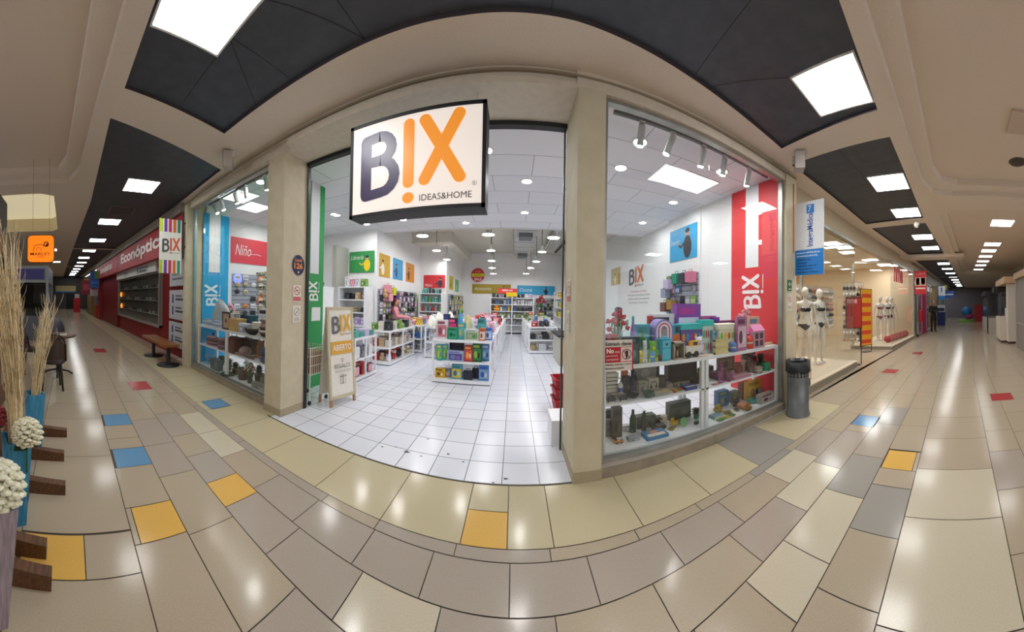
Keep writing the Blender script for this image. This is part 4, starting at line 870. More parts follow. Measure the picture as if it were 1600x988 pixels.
RT = [
 ('bouquet',943,985,483,2.62,['#9fd3cf','#c81f33','#a81528'],'red poinsettia bouquet in a vase beside the pillar'),
 ('thermos',958,975,480,2.82,['#e8e6e2','#1b1b1f'],'black and white thermos jug behind the red flowers'),
 ('bottle',966,976,502,2.75,['glass_item','#7cc7b8'],'clear teal glass jar right of the red flowers'),
 ('bottle',976,985,500,2.75,['glass_item','#7cc7b8'],'second clear teal glass jar left of the purple bottle'),
 ('carton',944,955,523,2.53,['#b93a46','#e6ddd4','#8e2030','#f0e0d0'],'small red box above the customer notice'),
 ('carton',950,962,520,2.56,['#e9e6df','#5c8a52','#b9453f','#ffffff'],'small white box with green plant print'),
 ('carton',961,972,522,2.53,['#c13e46','#e8d8d0','#8b2430','#ffffff'],'small red box right of the white plant print box'),
 ('carton',972,1001,526,2.58,['#22353a','#3a5358','#1c7c80','#6a8a8a'],'dark teal flat box behind the notice'),
 ('bottle',985,994,494,2.68,['#8f7fd0','#35a9bb'],'purple and teal drink bottle'),
 ('carton',993,1013,507,2.72,['#39a6b4','#56bcc6','#2e8796','#bfe6ea'],'tall teal box behind the green cactus'),
 ('cactus',1000,1010,515,2.60,['#5c7c64','leaf'],'small green cactus in front of the tall teal box'),
 ('carton',1012,1020,494,2.78,['#c23a30','#e8e0d0','#8b241c','#f2d9a0'],'narrow red book-like box'),
 ('carton',1014,1052,491,2.88,['#e6e3e6','#cfc9d4','#2a2a30','#a9a2b8'],'wide white craft kit box behind the rainbow set'),
 ('rainbow',1018,1047,499,2.66,['#8e86c8','#e8e4f0','#d8588a','#f4eef2'],'purple and pink rainbow arch toy set'),
 ('cart',1044,1060,508,2.66,['#e07a3a','#3aa3b8'],'orange and teal toy truck behind the turquoise fridge'),
 ('carton',1053,1092,475,2.84,['#8d4aa8','#e9dcee','#c03f9a','#4d9fd0'],'large purple toy box, tallest on the counter'),
 ('lidbox',1058,1092,506,2.70,['#675c9a','#45c0c4','#c04a9a','#e8a03a','#4aa0d8'],'teal lidded organiser box with coloured dots'),
 ('macaron',990,1009,548,2.53,['#cfc23c'],'yellow macaron shaped tin'),
 ('macaron',1008,1026,546,2.53,['#5f9fd0'],'blue macaron shaped tin'),
 ('plush',1003,1013,532,2.60,['#d8d8d4','#efefec'],'small white soft toy beside the green one'),
 ('plush',1011,1031,533,2.59,['#6fae32','#c4d23a'],'bright green dinosaur soft toy'),
 ('fridge',1029,1048,529,2.55,['#2fa9c9','#5cc6dd'],'turquoise mini fridge toy with a handle'),
 ('window_box',1050,1068,534,2.58,['#b4aa98','#7c5c48','#c8b090','#5a4a40'],'clear pack of brown snacks right of the mini fridge'),
 ('duck',1064,1077,541,2.54,['#ee9a22','#d86a18'],'orange toy duck in front of the snack pack'),
 ('carton',1056,1086,530,2.70,['#3b6fae','#f0a33a','#e8e0d8','#d84a3a'],'blue and orange toy box behind the toy ambulance'),
 ('cart',1072,1092,533,2.55,['#e8e4da','#f2b43a'],'white and yellow toy ambulance'),
 ('lidbox',1093,1111,500,2.66,['#c8d8d0','#3cc4be','#c02f6a','#30b060','#c02f6a'],'teal framed pink and green play case'),
 ('carton',1084,1112,494,2.84,['#b9609c','#e6cfe0','#7a3a90','#e05a8a'],'pink and purple box behind the play case'),
 ('plush',1083,1101,526,2.60,['#e8e6f0','#c8b0d8'],'white and lilac soft toy at the glass joint'),
 ('carton',1112,1122,496,2.80,['#6a2f9a','#d048a8','#3a2060','#f0a0d0'],'small dark purple box with pink print'),
 ('lidbox',1115,1146,506,2.72,['#e0dcc0','#f0ecd8','#d8603a','#7cc04a','#e8b83a'],'abacus toy with coloured balls'),
 ('carton',1110,1138,516,2.62,['#8fb0cc','#a9a9b4','#5a93c4','#606874'],'grey blue print box in front of the abacus'),
 ('basket',1116,1137,531,2.53,['#d8c88c','#ead9a4'],'small cream woven basket'),
 ('carton',1120,1150,501,2.88,['#7b1f6a','#c23fa0','#3b1440','#e8a0d8'],'long magenta box under the pink flowers'),
 ('carton',1137,1149,522,2.56,['#ece6f0','#d8cfe8','#5a3fb8','#ffffff'],'white box with a purple figure'),
 ('bouquet',1138,1162,480,2.84,['#3c3440','#e8a4b4','#f0c4cc'],'pink flower bouquet in a dark vase'),
 ('window_box',1148,1163,512,2.58,['#e88a72','#e86a3a','#f0b090','#e8604a'],'orange doll box with a clear front'),
 ('carton',1150,1166,495,2.72,['#b07098','#e0c0d0','#6a3a58','#e8d8e0'],'tall mauve doll box behind the orange one'),
 ('carton',1166,1183,495,2.74,['#d8b898','#e8d8c0','#6a8ab0','#c87858'],'beige doll box, tallest at the red wall'),
 ('house',1163,1178,512,2.64,['#8a3a68','#e87ab8','#3a1a30'],'small dollhouse with a pink scalloped roof'),
 ('house',1174,1192,506,2.66,['#c89ab0','#f09ac8','#5a3a4a'],'larger dollhouse with a pink scalloped roof, nearest the red wall'),
 ('macaron',1164,1176,524,2.56,['#d8402c'],'red and white round tin'),
 ('plush',1150,1160,530,2.52,['#f0b8c8','#f4e0e8'],'tiny pink soft toy at the counter edge'),
 ('macaron',1157,1167,532,2.52,['#5878c0'],'tiny blue tin at the counter edge'),
 ('flats',1170,1192,527,2.53,['#e8b02a','#d8503a','#f0d040'],'yellow and orange toy pieces on the counter edge'),
 ('book',1186,1208,528,2.62,['#e8c8a0','#f0d8b8','#e0a070'],'flat beige box lying at the red wall end'),
 ('flats',1046,1078,552,2.50,['#e8d8c0','#d0c0e0','#f0e4c8'],'pastel greeting cards lying below the snack pack'),
 ('flats',1080,1112,545,2.50,['#e8c8b0','#c8a8d8','#f0e0a8'],'pastel cards lying by the glass joint'),
 ('cart',1030,1040,552,2.50,['#8a3040','#c84858'],'tiny red toy car at the counter edge'),
]
shelf_items(RT, ZT, 'on the right window counter', (2.475,2.94), 9, (.8,3.33))
RM = [
 ('books',946,966,582,2.72,['#7a2a28','#d8c8b0','#2c6a4a','#3a3028'],'stack of red and green books'),
 ('mug',970,984,575,2.84,['#e07a4a','#c86a3c'],'orange candle cup behind the soap dispenser'),
 ('pump',967,975,590,2.62,['#e8e8e6','#2a4aa0'],'slim white soap dispenser with a blue band'),
 ('carton',973,986,588,2.74,['#141416','#26262a','#3c3c40','#565658'],'black canister box right of the soap dispenser'),
 ('frame',986,1032,567,2.90,['#3a3a3a','#8f9088','#a9aaa2'],'large grey framed board leaning at the back'),
 ('plush',984,998,592,2.74,['#2a3a5c','#44587c'],'dark blue soft toy in front of the grey board'),
 ('carton',998,1012,596,2.72,['#b5afa2','#9a958a','#706c66','#c8c2b6'],'beige gift box left of the headphones'),
 ('headphones',1012,1028,590,2.66,['#b8b2a4','#3a3630'],'beige box with black headphones printed on it'),
 ('mug',1028,1042,587,2.76,['#6c6a66','#5a5854'],'tall grey cup'),
 ('mug',1040,1052,598,2.66,['#8f8f8b','#2a2a2a'],'small grey mug with dark handle'),
 ('carton',1040,1086,562,2.90,['#121216','#17171b','#202026','#26262c'],'big black box under the counter top'),
 ('frame',1054,1068,597,2.66,['#8f8a7a','#5a6a5a','#a0a890'],'small green picture frame'),
 ('mug',1079,1096,592,2.70,['#1d1c1e','#e8e4da'],'black mug beside the post'),
 ('plant',1086,1100,574,2.82,['#4a3a30','leaf'],'bushy green plant beside the counter post'),
 ('book',1068,1086,606,2.58,['#1f3f8c','#d8d4c8','#2c58b4'],'blue booklet'),
 ('flats',1050,1068,608,2.56,['#c84a3a','#e0b060','#50a080'],'small coloured keyrings'),
 ('book',1020,1048,610,2.60,['#9a9a92','#c8b878','#70706a'],'grey magazine lying flat'),
 ('bowl',1006,1024,612,2.58,['#3f5a4a'],'small dark green bowl'),
 ('bowl',980,1000,620,2.58,['#15161a'],'small black bowl'),
 ('slippers',945,981,612,2.60,['#26242c','#cfc6c4'],'dark striped slippers'),
 ('frame',1120,1148,558,2.90,['#6f5a48','#8a7462','#54483e'],'wooden framed board on the right half'),
 ('bag',1114,1134,578,2.72,['#5e2a4a','#7a3a60'],'dark plum gift bag'),
 ('mug',1148,1158,567,2.74,['#8f4a42','#7c3c36'],'reddish candle jar'),
 ('lantern',1157,1168,562,2.72,['#b08a80','#7c5c54'],'small pale pink house lantern'),
 ('plush',1166,1182,545,2.84,['#6a4048','#94606a'],'mauve soft toy at the back'),
 ('mug',1169,1181,565,2.74,['#7c5c54','#6a4c44'],'brown cup beside the mauve toy'),
 ('book',1140,1168,588,2.62,['#b07a90','#c890a4','#8f5a70'],'pink tray lying flat'),
 ('plant',1183,1198,550,2.80,['#6a5a48','leaf_dark'],'dark leafy plant'),
 ('can',1188,1206,560,2.64,['#1f7a4a'],'small green watering can at the red end'),
 ('macaron',1180,1190,572,2.62,['#9a8a80'],'round grey tin near the green can'),
 ('carton',948,962,570,2.90,['#5c5a56','#6c6a64','#44423e','#7c7a74'],'grey box behind the book stack'),
 ('bottle',990,997,582,2.80,['#26262a','#3a3a40'],'slim black bottle before the grey board'),
 ('bowls',1030,1044,604,2.60,['#3f4a44','#2f3a34','#4c5850'],'nested dark green bowls'),
 ('carton',1100,1112,572,2.90,['#1c1c24','#2c2c38','#14141a','#3c3c4c'],'small black box behind the post'),
 ('mug',1134,1144,582,2.62,['#7a2f5a','#6a284c'],'plum candle cup on the pink side'),
 ('plush',1120,1132,566,2.80,['#8a4a74','#a8648c'],'plum soft toy beside the wooden board'),
 ('carton',1158,1170,550,2.92,['#7c6a6a','#8c7a78','#5c4a4c','#9c8a88'],'dusty rose box at the back'),
 ('flats',1124,1146,598,2.56,['#b04a8a','#e0a030','#7a3a9a'],'purple and yellow trinkets'),
]
shelf_items(RM, ZM, 'on the right window shelf', (2.475,2.94), .30, (.85,3.28))
RB_ = [
 ('carton',946,961,656,2.80,['#66685f','#74766c','#5a5c54','#80827a'],'grey green carton in the left corner'),
 ('carton',974,985,664,2.84,['#d0cdc8','#e0ddd8','#b8b4ae','#ffffff'],'small white carton behind the toy cars'),
 ('bottle',986,996,640,2.80,['#2c4a2c','#1c301c'],'dark green bottle'),
 ('carton',994,1024,648,2.86,['#3a4236','#4a5444','#5c6454','#2a3028'],'large dark green basket box'),
 ('cart',962,976,685,2.62,['#c8843a','#d8d4cc'],'small orange toy car in clear pack'),
 ('carton',983,1000,682,2.62,['#9aa0a4','#b0b4b8','#7a8086','#c8ccd0'],'small clear grey pack'),
 ('book',1008,1042,690,2.60,['#2f78a8','#e8d8c8','#d87848'],'large blue picture book lying flat'),
 ('cart',1020,1040,664,2.74,['#2f2a28','#3f3a34'],'dark toy jeep behind the blue book'),
 ('books',1034,1043,648,2.72,['#7a2a2a','#d8d0c4'],'red and white striped canister'),
 ('carton',1044,1078,627,2.88,['#2c3a30','#38483c','#223026','#445648'],'tall dark green garden box'),
 ('duck',1048,1062,652,2.72,['#c8a020','#b07818'],'yellow duck ornament beside the green plate'),
 ('can',1044,1058,668,2.64,['#7c7430'],'olive toy figure can in front of the duck'),
 ('plate',1060,1086,654,2.66,['#7cab74'],'light green round plate leaning'),
 ('plant',1078,1100,637,2.78,['#2f8a5a','leaf_dark'],'spiky plant in a green pot'),
 ('books',1112,1128,664,2.62,['#7cb0b8','#a8c0c0','#5a8a98'],'stack of pale teal boxes by the middle post'),
 ('plush',1114,1130,632,2.72,['#a08a28','#c0a838'],'yellow soft toy beside the middle post'),
 ('carton',1120,1136,610,2.88,['#2f5a7c','#3a6f90','#8a8a50','#24506c'],'blue box at the back beside the middle post'),
 ('plush',1142,1158,624,2.76,['#243048','#34405c'],'dark navy soft toy'),
 ('plush',1130,1144,642,2.64,['#8a7428','#b09a3c'],'small mustard soft toy'),
 ('carton',1157,1172,597,2.88,['#6a2a24','#8a3a30','#b0543c','#4a1a18'],'dark red box at the back'),
 ('lantern',1156,1170,628,2.66,['#b87850','#8a5434'],'terracotta house ornament'),
 ('macaron',1170,1184,622,2.68,['#2f8f80'],'teal round tin near the terracotta ornament'),
 ('carton',1174,1196,592,2.90,['#c89a1c','#d8ac30','#a07410','#5a4a18'],'mustard yellow box at the red end'),
 ('carton',1192,1212,612,2.74,['#b0a8a0','#c8c0b8','#7a2a3a','#a09890'],'white and plum box nearest the frame'),
 ('plush',1182,1194,606,2.76,['#8a8274','#a8a090'],'beige soft toy in front of the mustard box'),
 ('carton',946,958,640,2.92,['#2a3028','#343c30','#444c3c','#20261e'],'narrow dark olive box at the back left corner'),
 ('carton',958,973,636,2.92,['#4a4438','#5c5444','#3a342a','#6c6450'],'brown olive box at the back'),
 ('plant',1002,1014,640,2.76,['#3a3428','leaf_dark'],'dark leafy plant before the green basket box'),
 ('basket',1015,1032,652,2.82,['#4a4a34','#3a3c2c'],'dark green woven basket'),
 ('mug',1062,1072,668,2.60,['#5a6a3c','#4a5a30'],'olive cup below the green plate'),
 ('plush',1084,1096,668,2.60,['#3c5c44','#54745c'],'dark green soft toy below the spiky plant'),
 ('carton',1138,1150,612,2.92,['#3c4a3c','#5a6a4a','#7c8a5a','#2c382c'],'moss green box at the back'),
 ('plant',1147,1158,640,2.62,['#6a5a30','leaf_dark'],'small potted plant between the toys'),
 ('bowl',1163,1174,650,2.56,['#8a6a3c'],'tan bowl in front of the terracotta ornament'),
 ('flats',1120,1150,652,2.56,['#3a7a3a','#6a9a3a','#c8a83a'],'green and yellow toy grass pieces'),
]
shelf_items(RB_, ZBt, 'low in the right window', (2.475,2.94), .40, (.85,3.28))
LT = [
 ('throw',318,356,468,2.86,['#aeb4b8','#c4c8cc'],'grey heaped throw blanket'),
 ('cloth',306,322,496,2.72,['#c8d4e0','#8a9ab0','#e0e4ea'],'pale blue patterned folded cloths at the left end'),
 ('cloth',322,342,500,2.70,['#d4dcea','#8492b8','#eceff4'],'white and blue folded napkins'),
 ('frame',341,353,487,2.76,['#2f2624','#c8a890','#8a4a3a'],'small dark picture frame'),
 ('bouquet',353,369,473,2.92,['#d8d4d0','#e8a0b8','#f0c0d0'],'pink flower bouquet behind the white bag'),
 ('basket',348,362,496,2.70,['#d8b070','#ecd0a0'],'cream woven bread basket'),
 ('plush',342,350,505,2.66,['#e8dcd8','#f0e8e4'],'tiny white ornament beside the bread basket'),
 ('bag',361,374,484,2.86,['#e8e8e8','#cfcfd0'],'tall white bag'),
 ('wire',366,384,486,2.78,['#26282c'],'black diamond wire rack'),
 ('carton',364,378,504,2.72,['#c8ccd8','#a8acc0','#e4e6ee','#8a8ea8'],'glitter grey box in front of the wire rack'),
 ('basket',383,401,493,2.80,['#27566c','#3a6c84'],'dark teal woven basket'),
 ('bag',400,414,499,2.70,['#e4dcc8','#c8c0ac'],'cream gift bag'),
 ('carton',408,425,482,2.86,['#e8e8ec','#c8d0dc','#22242a','#ffffff'],'white appliance box by the pillar'),
 ('carton',413,428,500,2.68,['#a88484','#c8a8a4','#8a6464','#d8c4c0'],'dusty pink box by the pillar'),
 ('bowl',388,410,513,2.66,['#2a2622'],'wide dark serving bowl'),
 ('bowls',410,428,512,2.64,['#332c2a','#e0d4cc','#332c2a'],'stack of striped plates by the pillar'),
 ('book',374,386,514,2.64,['#c8402c','#e8d8c0','#a83424'],'small red tray'),
]
shelf_items(LT, ZT2, 'on the left window counter', (2.605,3.07), 9, (-5.33,-2.98))
LM = [
 ('cloth',307,328,521,2.76,['#8a6470','#b08a94','#6a4a54'],'plum folded cushions stack'),
 ('plant',325,333,524,2.84,['#5a4a40','leaf_dark'],'small dark plant'),
 ('cloth',333,349,526,2.74,['#7c5058','#a07880','#583a44'],'dark rose folded textiles'),
 ('duck',332,340,520,2.88,['#1c2a5c','#3a3a3a'],'navy bird ornament'),
 ('plush',354,372,528,2.86,['#3f4a2c','#5a6440'],'olive green soft toy'),
 ('bag',359,376,520,2.94,['#5c2a24','#7a3a30'],'dark red bag'),
 ('plush',370,380,528,2.80,['#4a2a20','#6a4434'],'brown soft toy bear'),
 ('pillow',377,393,542,2.72,['#8a6a68','#a88a84'],'dusty pink round cushion'),
 ('cloth',362,382,551,2.66,['#c4a8a0','#a88880','#8a6a64'],'beige folded blankets at the front'),
 ('bag',380,400,524,2.94,['#3a201c','#52302a'],'dark brown bag'),
 ('plush',402,418,532,2.82,['#8a5a40','#a87858'],'tan soft toy bear'),
 ('cloth',400,421,541,2.70,['#2f4a7c','#405c90','#24386a'],'navy blue folded blankets'),
 ('cloth',384,402,556,2.66,['#7a6460','#988078','#5c4a48'],'grey brown folded blanket'),
]
shelf_items(LM, ZM2, 'on the left window shelf', (2.605,3.07), .33, (-5.28,-3.03))
LB = [
 ('bottle',308,313,548,2.86,['glass_item','#a8c8c8'],'clear glass bottle at the blue end'),
 ('bottle',315,320,553,2.82,['glass_item','#8ab0b0'],'second clear glass bottle'),
 ('wire',320,332,560,2.76,['#8fa0a4'],'pale wire stand'),
 ('carton',334,347,562,2.80,['#46606c','#58707c','#3a505c','#6a828c'],'blue grey box'),
 ('plant',352,366,560,2.84,['#3a3a30','leaf_dark'],'dark green leafy plant left of the bottles'),
 ('plant',364,376,566,2.80,['#3c3428','leaf_dark'],'lower dark green leafy plant'),
 ('bottle',373,378,572,2.76,['glass_item','#c8c8c0'],'slim white glass bottle'),
 ('mug',376,388,576,2.80,['#4a2f22','#3a241a'],'brown wicker planter'),
 ('bouquet',384,401,568,2.78,['#4a4038','#c8b8a0','#8a7a68'],'dried cream flower bunch'),
 ('plant',400,414,570,2.84,['#4a4438','leaf_dark'],'grey green plant near the pillar'),
 ('carton',399,424,602,2.66,['#8a8c88','#a0a29c','#70726e','#b4b6b0'],'flat grey box near the pillar'),
 ('plant',342,354,556,2.92,['#3a342a','leaf_dark'],'bushy dark plant behind the blue grey box'),
 ('plant',388,399,566,2.94,['#3a342a','leaf_dark'],'bushy dark plant behind the dried flowers'),
 ('bottle',381,387,566,2.90,['glass_item','#b8c8c8'],'tall clear glass vase'),
 ('pillow',410,424,585,2.80,['#5c6058','#70746a'],'moss grey cushion near the pillar'),
 ('basket',324,336,566,2.88,['#54646c','#64747c'],'pale blue grey basket'),
 ('bowls',352,366,598,2.70,['#5a5c50','#7a7c70','#44463c'],'dark green bowls'),
]
shelf_items(LB, ZB2, 'low in the left window', (2.605,3.07), .37, (-5.28,-3.03))
# ================================================================ SHOP INTERIOR
def table(label, x0,x1,y0,y1,h,bays=1,dividers=1,group=None,back=False):
    t = thing('display_table', label, 'display table', ((x0+x1)/2,(y0+y1)/2,0), 0, group, world=True); w = .035
    q = MB(); q.box(x0,x1,y0,y1,h-.04,h,'lacquer_white'); q.build('top', t)
    q = MB(); q.box(x0+.01,x1-.01,y0+.01,y1-.01,h*.47,h*.47+.03,'lacquer_white'); q.build('shelf', t)
    q = MB(); q.box(x0,x1,y0,y1,.02,.07,'lacquer_white'); q.box(x0+.02,x1-.02,y0+.02,y1-.02,0,.02,'#4a4a4c'); q.build('base', t)
    ys = [y0]+[y0+(y1-y0-w)*(i+1)/(bays) for i in range(bays)]
    for yy in ys:
        for xx in (x0, x1-w):
            q = MB(); q.box(xx,xx+w,yy,yy+w,.07,h-.04,'lacquer_white'); q.build('post', t)
    return t
PAL = dict(white=['#e8e8ea','#c8d0d8','#b0a8b8','#f4f4f4'], lilac=['#c8b8d8','#a890c0','#e0d8ec','#8a70a8'], green=['#7aa04a','#5c8038','#a8c480','#3c5c2c'], dark=['#2a2c34','#3c4048','#1c1e24','#5a5e68'], pink=['#e0a8b4','#c87890','#f0d0d8','#a85870'],
           teal=['#5aa8a0','#3c8880','#a0d0cc','#2a6058'], beige=['#cbb894','#b09868','#e4d8bc','#8a7448'], red=['#c03a3a','#982828','#e8c8c0','#701c1c'], blue=['#4a78b0','#30589a','#a8c4e0','#1c3c6c'], yellow=['#e0b830','#c09820','#f4e4a0','#8a6c10'], grey=['#9a9ca4','#7c7e88','#c0c2c8','#54565e'], orange=['#e08a3a','#c06c20','#f4c8a0','#8a4810'])
def goods(x0,x1,y0,y1,z,n,kinds,cols,hs,where,rows=1,group=None):
    """goods set out on one surface; each is its own thing"""
    k = 0
    for r in range(rows):
        for i in range(n):
            kd = kinds[k%len(kinds)]; cn = R_.choice(cols); k += 1
            w = (x1-x0)/n*.88; x = x0+(x1-x0)*(i+.5)/n; y = y0+(y1-y0)*(r+.5)/rows; h = hs*R_.uniform(.7,1.1)
            d = min((y1-y0)/rows*.85, max(.08,w*.9))
            item(kd, (x,y,z), w, d, h, PAL[cn], '%s %s %s' % (cn, {'carton':'boxed product','window_box':'window box','bowls':'stack of bowls','mug':'mug','plush':'soft toy','cloth':'folded textile','bottle':'bottle','basket':'basket','lidbox':'storage box','plant':'small plant','bag':'bag','bouquet':'bunch of flowers','books':'stack of books','pillow':'round cushion','jar':'jar'}.get(kd,kd), where), group='%s %s goods %s' % (cn, CAT[kd], where), merge=True)
# left row of tables along the aisle
table('white glass sided display table nearest the easel board', -3.5,-2.7,4.30,5.14,.80,2)
table('white display table second from the easel board', -3.3,-2.73,5.85,7.45,.80,2)
table('white display table third along the left aisle', -3.25,-2.62,7.75,8.75,.80,2)
table('white display table farthest along the left aisle', -3.3,-2.5,8.95,9.95,.80,2)
W1 = 'on the table nearest the easel board'
goods(-3.48,-2.73,4.34,5.1,.80,3,['carton','basket','carton','window_box'],['teal','white','lilac'],.12,W1,4)
goods(-3.3,-2.74,4.36,5.1,.41,3,['carton','lidbox'],['white','grey','lilac','green'],.2,'on the middle shelf of the table nearest the easel board',3)
goods(-3.3,-2.74,4.36,5.1,.07,3,['window_box','carton'],['red','white','pink'],.22,'at the bottom of the table nearest the easel board',3)
W2 = 'on the second left table'
goods(-3.28,-2.76,5.88,7.42,.80,3,['carton','books','carton','bottle'],['green','dark','white','dark','beige','grey'],.20,W2,6)
goods(-3.26,-2.78,5.9,7.4,.41,3,['carton','basket','books'],['beige','beige','red','grey'],.22,'on the middle shelf of the second left table',5)
goods(-3.26,-2.78,5.9,7.4,.07,3,['basket','plush','bowls'],['dark','beige','white','red'],.2,'at the bottom of the second left table',5)
W3 = 'on the third left table'
goods(-3.22,-2.65,7.78,8.72,.80,3,['carton','pillow','lidbox'],['blue','pink','yellow','lilac'],.18,W3,4)
goods(-3.22,-2.65,7.78,8.72,.41,3,['basket','bowls'],['white','blue','beige'],.2,'inside the third left table',3)
goods(-3.22,-2.65,7.78,8.72,.07,3,['bowls','carton'],['blue','white','grey'],.2,'at the bottom of the third left table',3)
goods(-3.27,-2.53,8.98,9.92,.80,3,['plush','carton'],['white','red','dark'],.25,'on the farthest left table',3)
# island in the middle
table('white display island with toys in the middle of the shop', -1.50,-.40,5.05,6.05,.80,1)
IS = [('bag',671,686,503,5.35,['#c8b8a0','#a05c48'],'patterned paper gift bag'),('carton',684,701,500,5.3,['#e0d4d8','#c87884','#8a4c5c','#f0e8e8'],'pink floral box'),('carton',701,717,512,5.2,['#1f8a62','#2aa078','#0f5c40','#1a7050'],'green box under the pink brush set'),('carton',702,716,497,5.5,['#2a2a32','#e83a8a','#f05aa0','#1c1c22'],'black box with neon pink front'),
      ('carton',717,729,505,5.25,['#3a9aa8','#5ab0b0','#c8b870','#7ac0a8'],'tall turquoise jungle box'),('carton',727,750,515,5.18,['#c8ccc4','#7ca068','#9aa8a0','#5c7c4c'],'oval fronted grey green play set'),('plush',733,745,498,5.45,['#d8dcd4','#b8c8b8'],'pale round soft toy'),
      ('carton',750,760,513,5.16,['#c8683c','#d8d0c8','#a04828','#e8c8a8'],'orange red narrow box'),('carton',760,772,512,5.16,['#4a7cc8','#a8c4e4','#2a58a0','#e0e8f4'],'blue narrow box at the right corner'),
      ('bottle',716,724,482,5.85,['#4aa8d8','#78c048'],'tall blue and green toy tube'),('pillow',725,737,492,5.8,['#d8cc8a','#e8e0b0'],'pale yellow ball'),('carton',747,760,498,5.7,['#3c8a8c','#5aa8a8','#2a6c70','#a0d0d0'],'teal square box behind'),('carton',694,704,491,5.9,['#1f2a5c','#e8e8f0','#3a4a8c','#c0c8e0'],'navy box with white print')]
shelf_items(IS, .80, 'on top of the central island', (5.06,6.0), 9, (-1.5,-.40))
IM = [('carton',677,684,538,5.18,['#3a9aa8','#78b848','#c8c060','#2a7c88'],'first tall jungle toy box from the left'),('carton',685,693,538,5.18,['#3a9aa8','#78b848','#c8c060','#2a7c88'],'second tall jungle toy box from the left'),('carton',694,702,538,5.18,['#4aa8b8','#78b848','#c8c060','#2a7c88'],'third tall jungle toy box from the left'),
      ('carton',701,727,548,5.16,['#a8b0c8','#4a4a8a','#6a78b0','#8a5aa0'],'wide blue racing car box'),('carton',704,727,536,5.4,['#1c1c26','#3a3048','#28222e','#5a4a68'],'black box behind the racing car box'),('carton',728,741,540,5.18,['#a82830','#d8503c','#e8a038','#f0d0c0'],'red dinosaur box'),('carton',740,755,537,5.2,['#1c4a28','#2e7a3c','#8ab038','#0f2c18'],'large green dinosaur box'),
      ('carton',756,770,538,5.22,['#3a6ca0','#6a9ac8','#a8c8e0','#24507c'],'blue stacked card boxes at the right')]
shelf_items(IM, .407, 'on the island middle shelf', (5.06,6.0), .34, (-1.46,-.44))
IB = [('carton',674,690,575,5.2,['#e0b420','#c89818','#5a4a20','#f0dc80'],'bright yellow box'),('carton',692,707,576,5.2,['#9a9ca8','#c8c4cc','#5c5e6c','#e0dce0'],'grey white box'),('carton',708,725,570,5.2,['#4a98a8','#d8b83a','#2c6c7c','#a8d0c8'],'teal box with yellow figure'),('bag',726,742,577,5.2,['#1f2230','#2c3040'],'first black gift bag'),('bag',740,752,572,5.3,['#161820','#242834'],'second black gift bag'),('carton',752,769,571,5.2,['#3c7ac0','#88a8c8','#2858a0','#c8d8e8'],'blue box at the right corner')]
shelf_items(IB, .07, 'at the bottom of the central island', (5.06,6.0), .30, (-1.46,-.44))
table('long white display table directly behind the toy island', -1.45,-.38,6.15,8.2,.82,2)
table('white display table farther back in the central row', -1.5,-.36,8.35,10.4,.82,2)
table('last white display table of the central row', -1.5,-.36,10.55,12.2,.82,2)
goods(-1.42,-.42,6.2,8.15,.82,5,['plush','carton','cloth','bowls'],['pink','dark','lilac','grey','white'],.22,'on the table behind the toy island',5)
goods(-1.42,-.42,6.2,8.15,.42,4,['carton','lidbox'],['pink','lilac','white'],.25,'inside the table behind the toy island',3)
goods(-1.45,-.4,8.4,10.35,.82,4,['carton','cloth','plush'],['lilac','pink','dark','red'],.22,'on the farther central table',3)
goods(-1.45,-.4,10.6,12.15,.82,4,['carton','bag'],['pink','white','red'],.25,'on the last central table',2)
# second middle row with white linen (left of the island)
table('white display table heaped with white linen left of the island', -2.35,-1.75,7.2,8.8,.82,2)
for i, (x,y,s) in enumerate([(-2.2,7.35,.34),(-1.95,7.4,.3),(-2.1,7.75,.36),(-1.9,8.0,.32),(-2.2,8.2,.34),(-1.95,8.5,.3)]):
    item('throw', (x,y,.82), s, s, .3+.04*(i%3), ['#ecebe2','#dcdcd0'], 'heaped white linen on the table left of the island', group='white linen heaps')
item('pillow', (-1.86,7.22,.82), .16,.12,.14,['#c8d820','#dfe860'], 'neon yellow cushion in front of the white linen heaps')
goods(-2.3,-1.8,7.22,8.75,.42,2,['carton','basket'],['white','grey'],.25,'inside the linen table',3)
# right row
table('white display table with mugs at the right of the aisle', .44,1.30,8.4,9.3,.80,1)
table('narrow white display table behind the mug table', .40,1.3,9.5,11.2,.80,2)
table('last white display table at the right of the aisle', .36,1.45,11.4,13.4,.80,2)
item('carton',(.62,8.5,.80),.2,.15,.16,PAL['red'],'bright red set box on the mug table',merge=True)
goods(.74,1.26,8.42,9.25,.80,3,['carton','mug','plush'],['white','dark','lilac','blue'],.2,'on the mug table',3)
goods(.48,1.26,8.45,9.25,.41,4,['basket','carton'],['dark','yellow','grey','beige'],.18,'on the middle shelf of the mug table',2)
goods(.48,1.26,8.45,9.25,.07,3,['cloth','basket'],['dark','white','beige'],.2,'at the bottom of the mug table',2)
goods(.44,1.26,9.55,11.1,.80,4,['bouquet','plush','bag','carton'],['green','white','beige','blue'],.28,'on the table behind the mugs',3)
goods(.4,1.26,11.45,12.9,.80,4,['bouquet','carton'],['white','green','red'],.3,'on the last right table',2)
# checkout counter with dark top
t = thing('checkout_counter', 'beige checkout counter with black top at the right of the aisle', 'counter', (1.5,7.2,0), world=True)
q = MB(); q.box(1.10,1.95,6.72,7.9,0,.70,'#b7b5a8'); q.box(1.12,1.2,6.71,6.72,.1,.6,'#c8a878'); q.build('body', t); q = MB(); q.box(1.05,2.0,6.66,7.95,.70,.74,'#1d2024'); q.box(1.30,1.95,6.70,6.72,0,.70,'#22252b'); q.build('top', t)
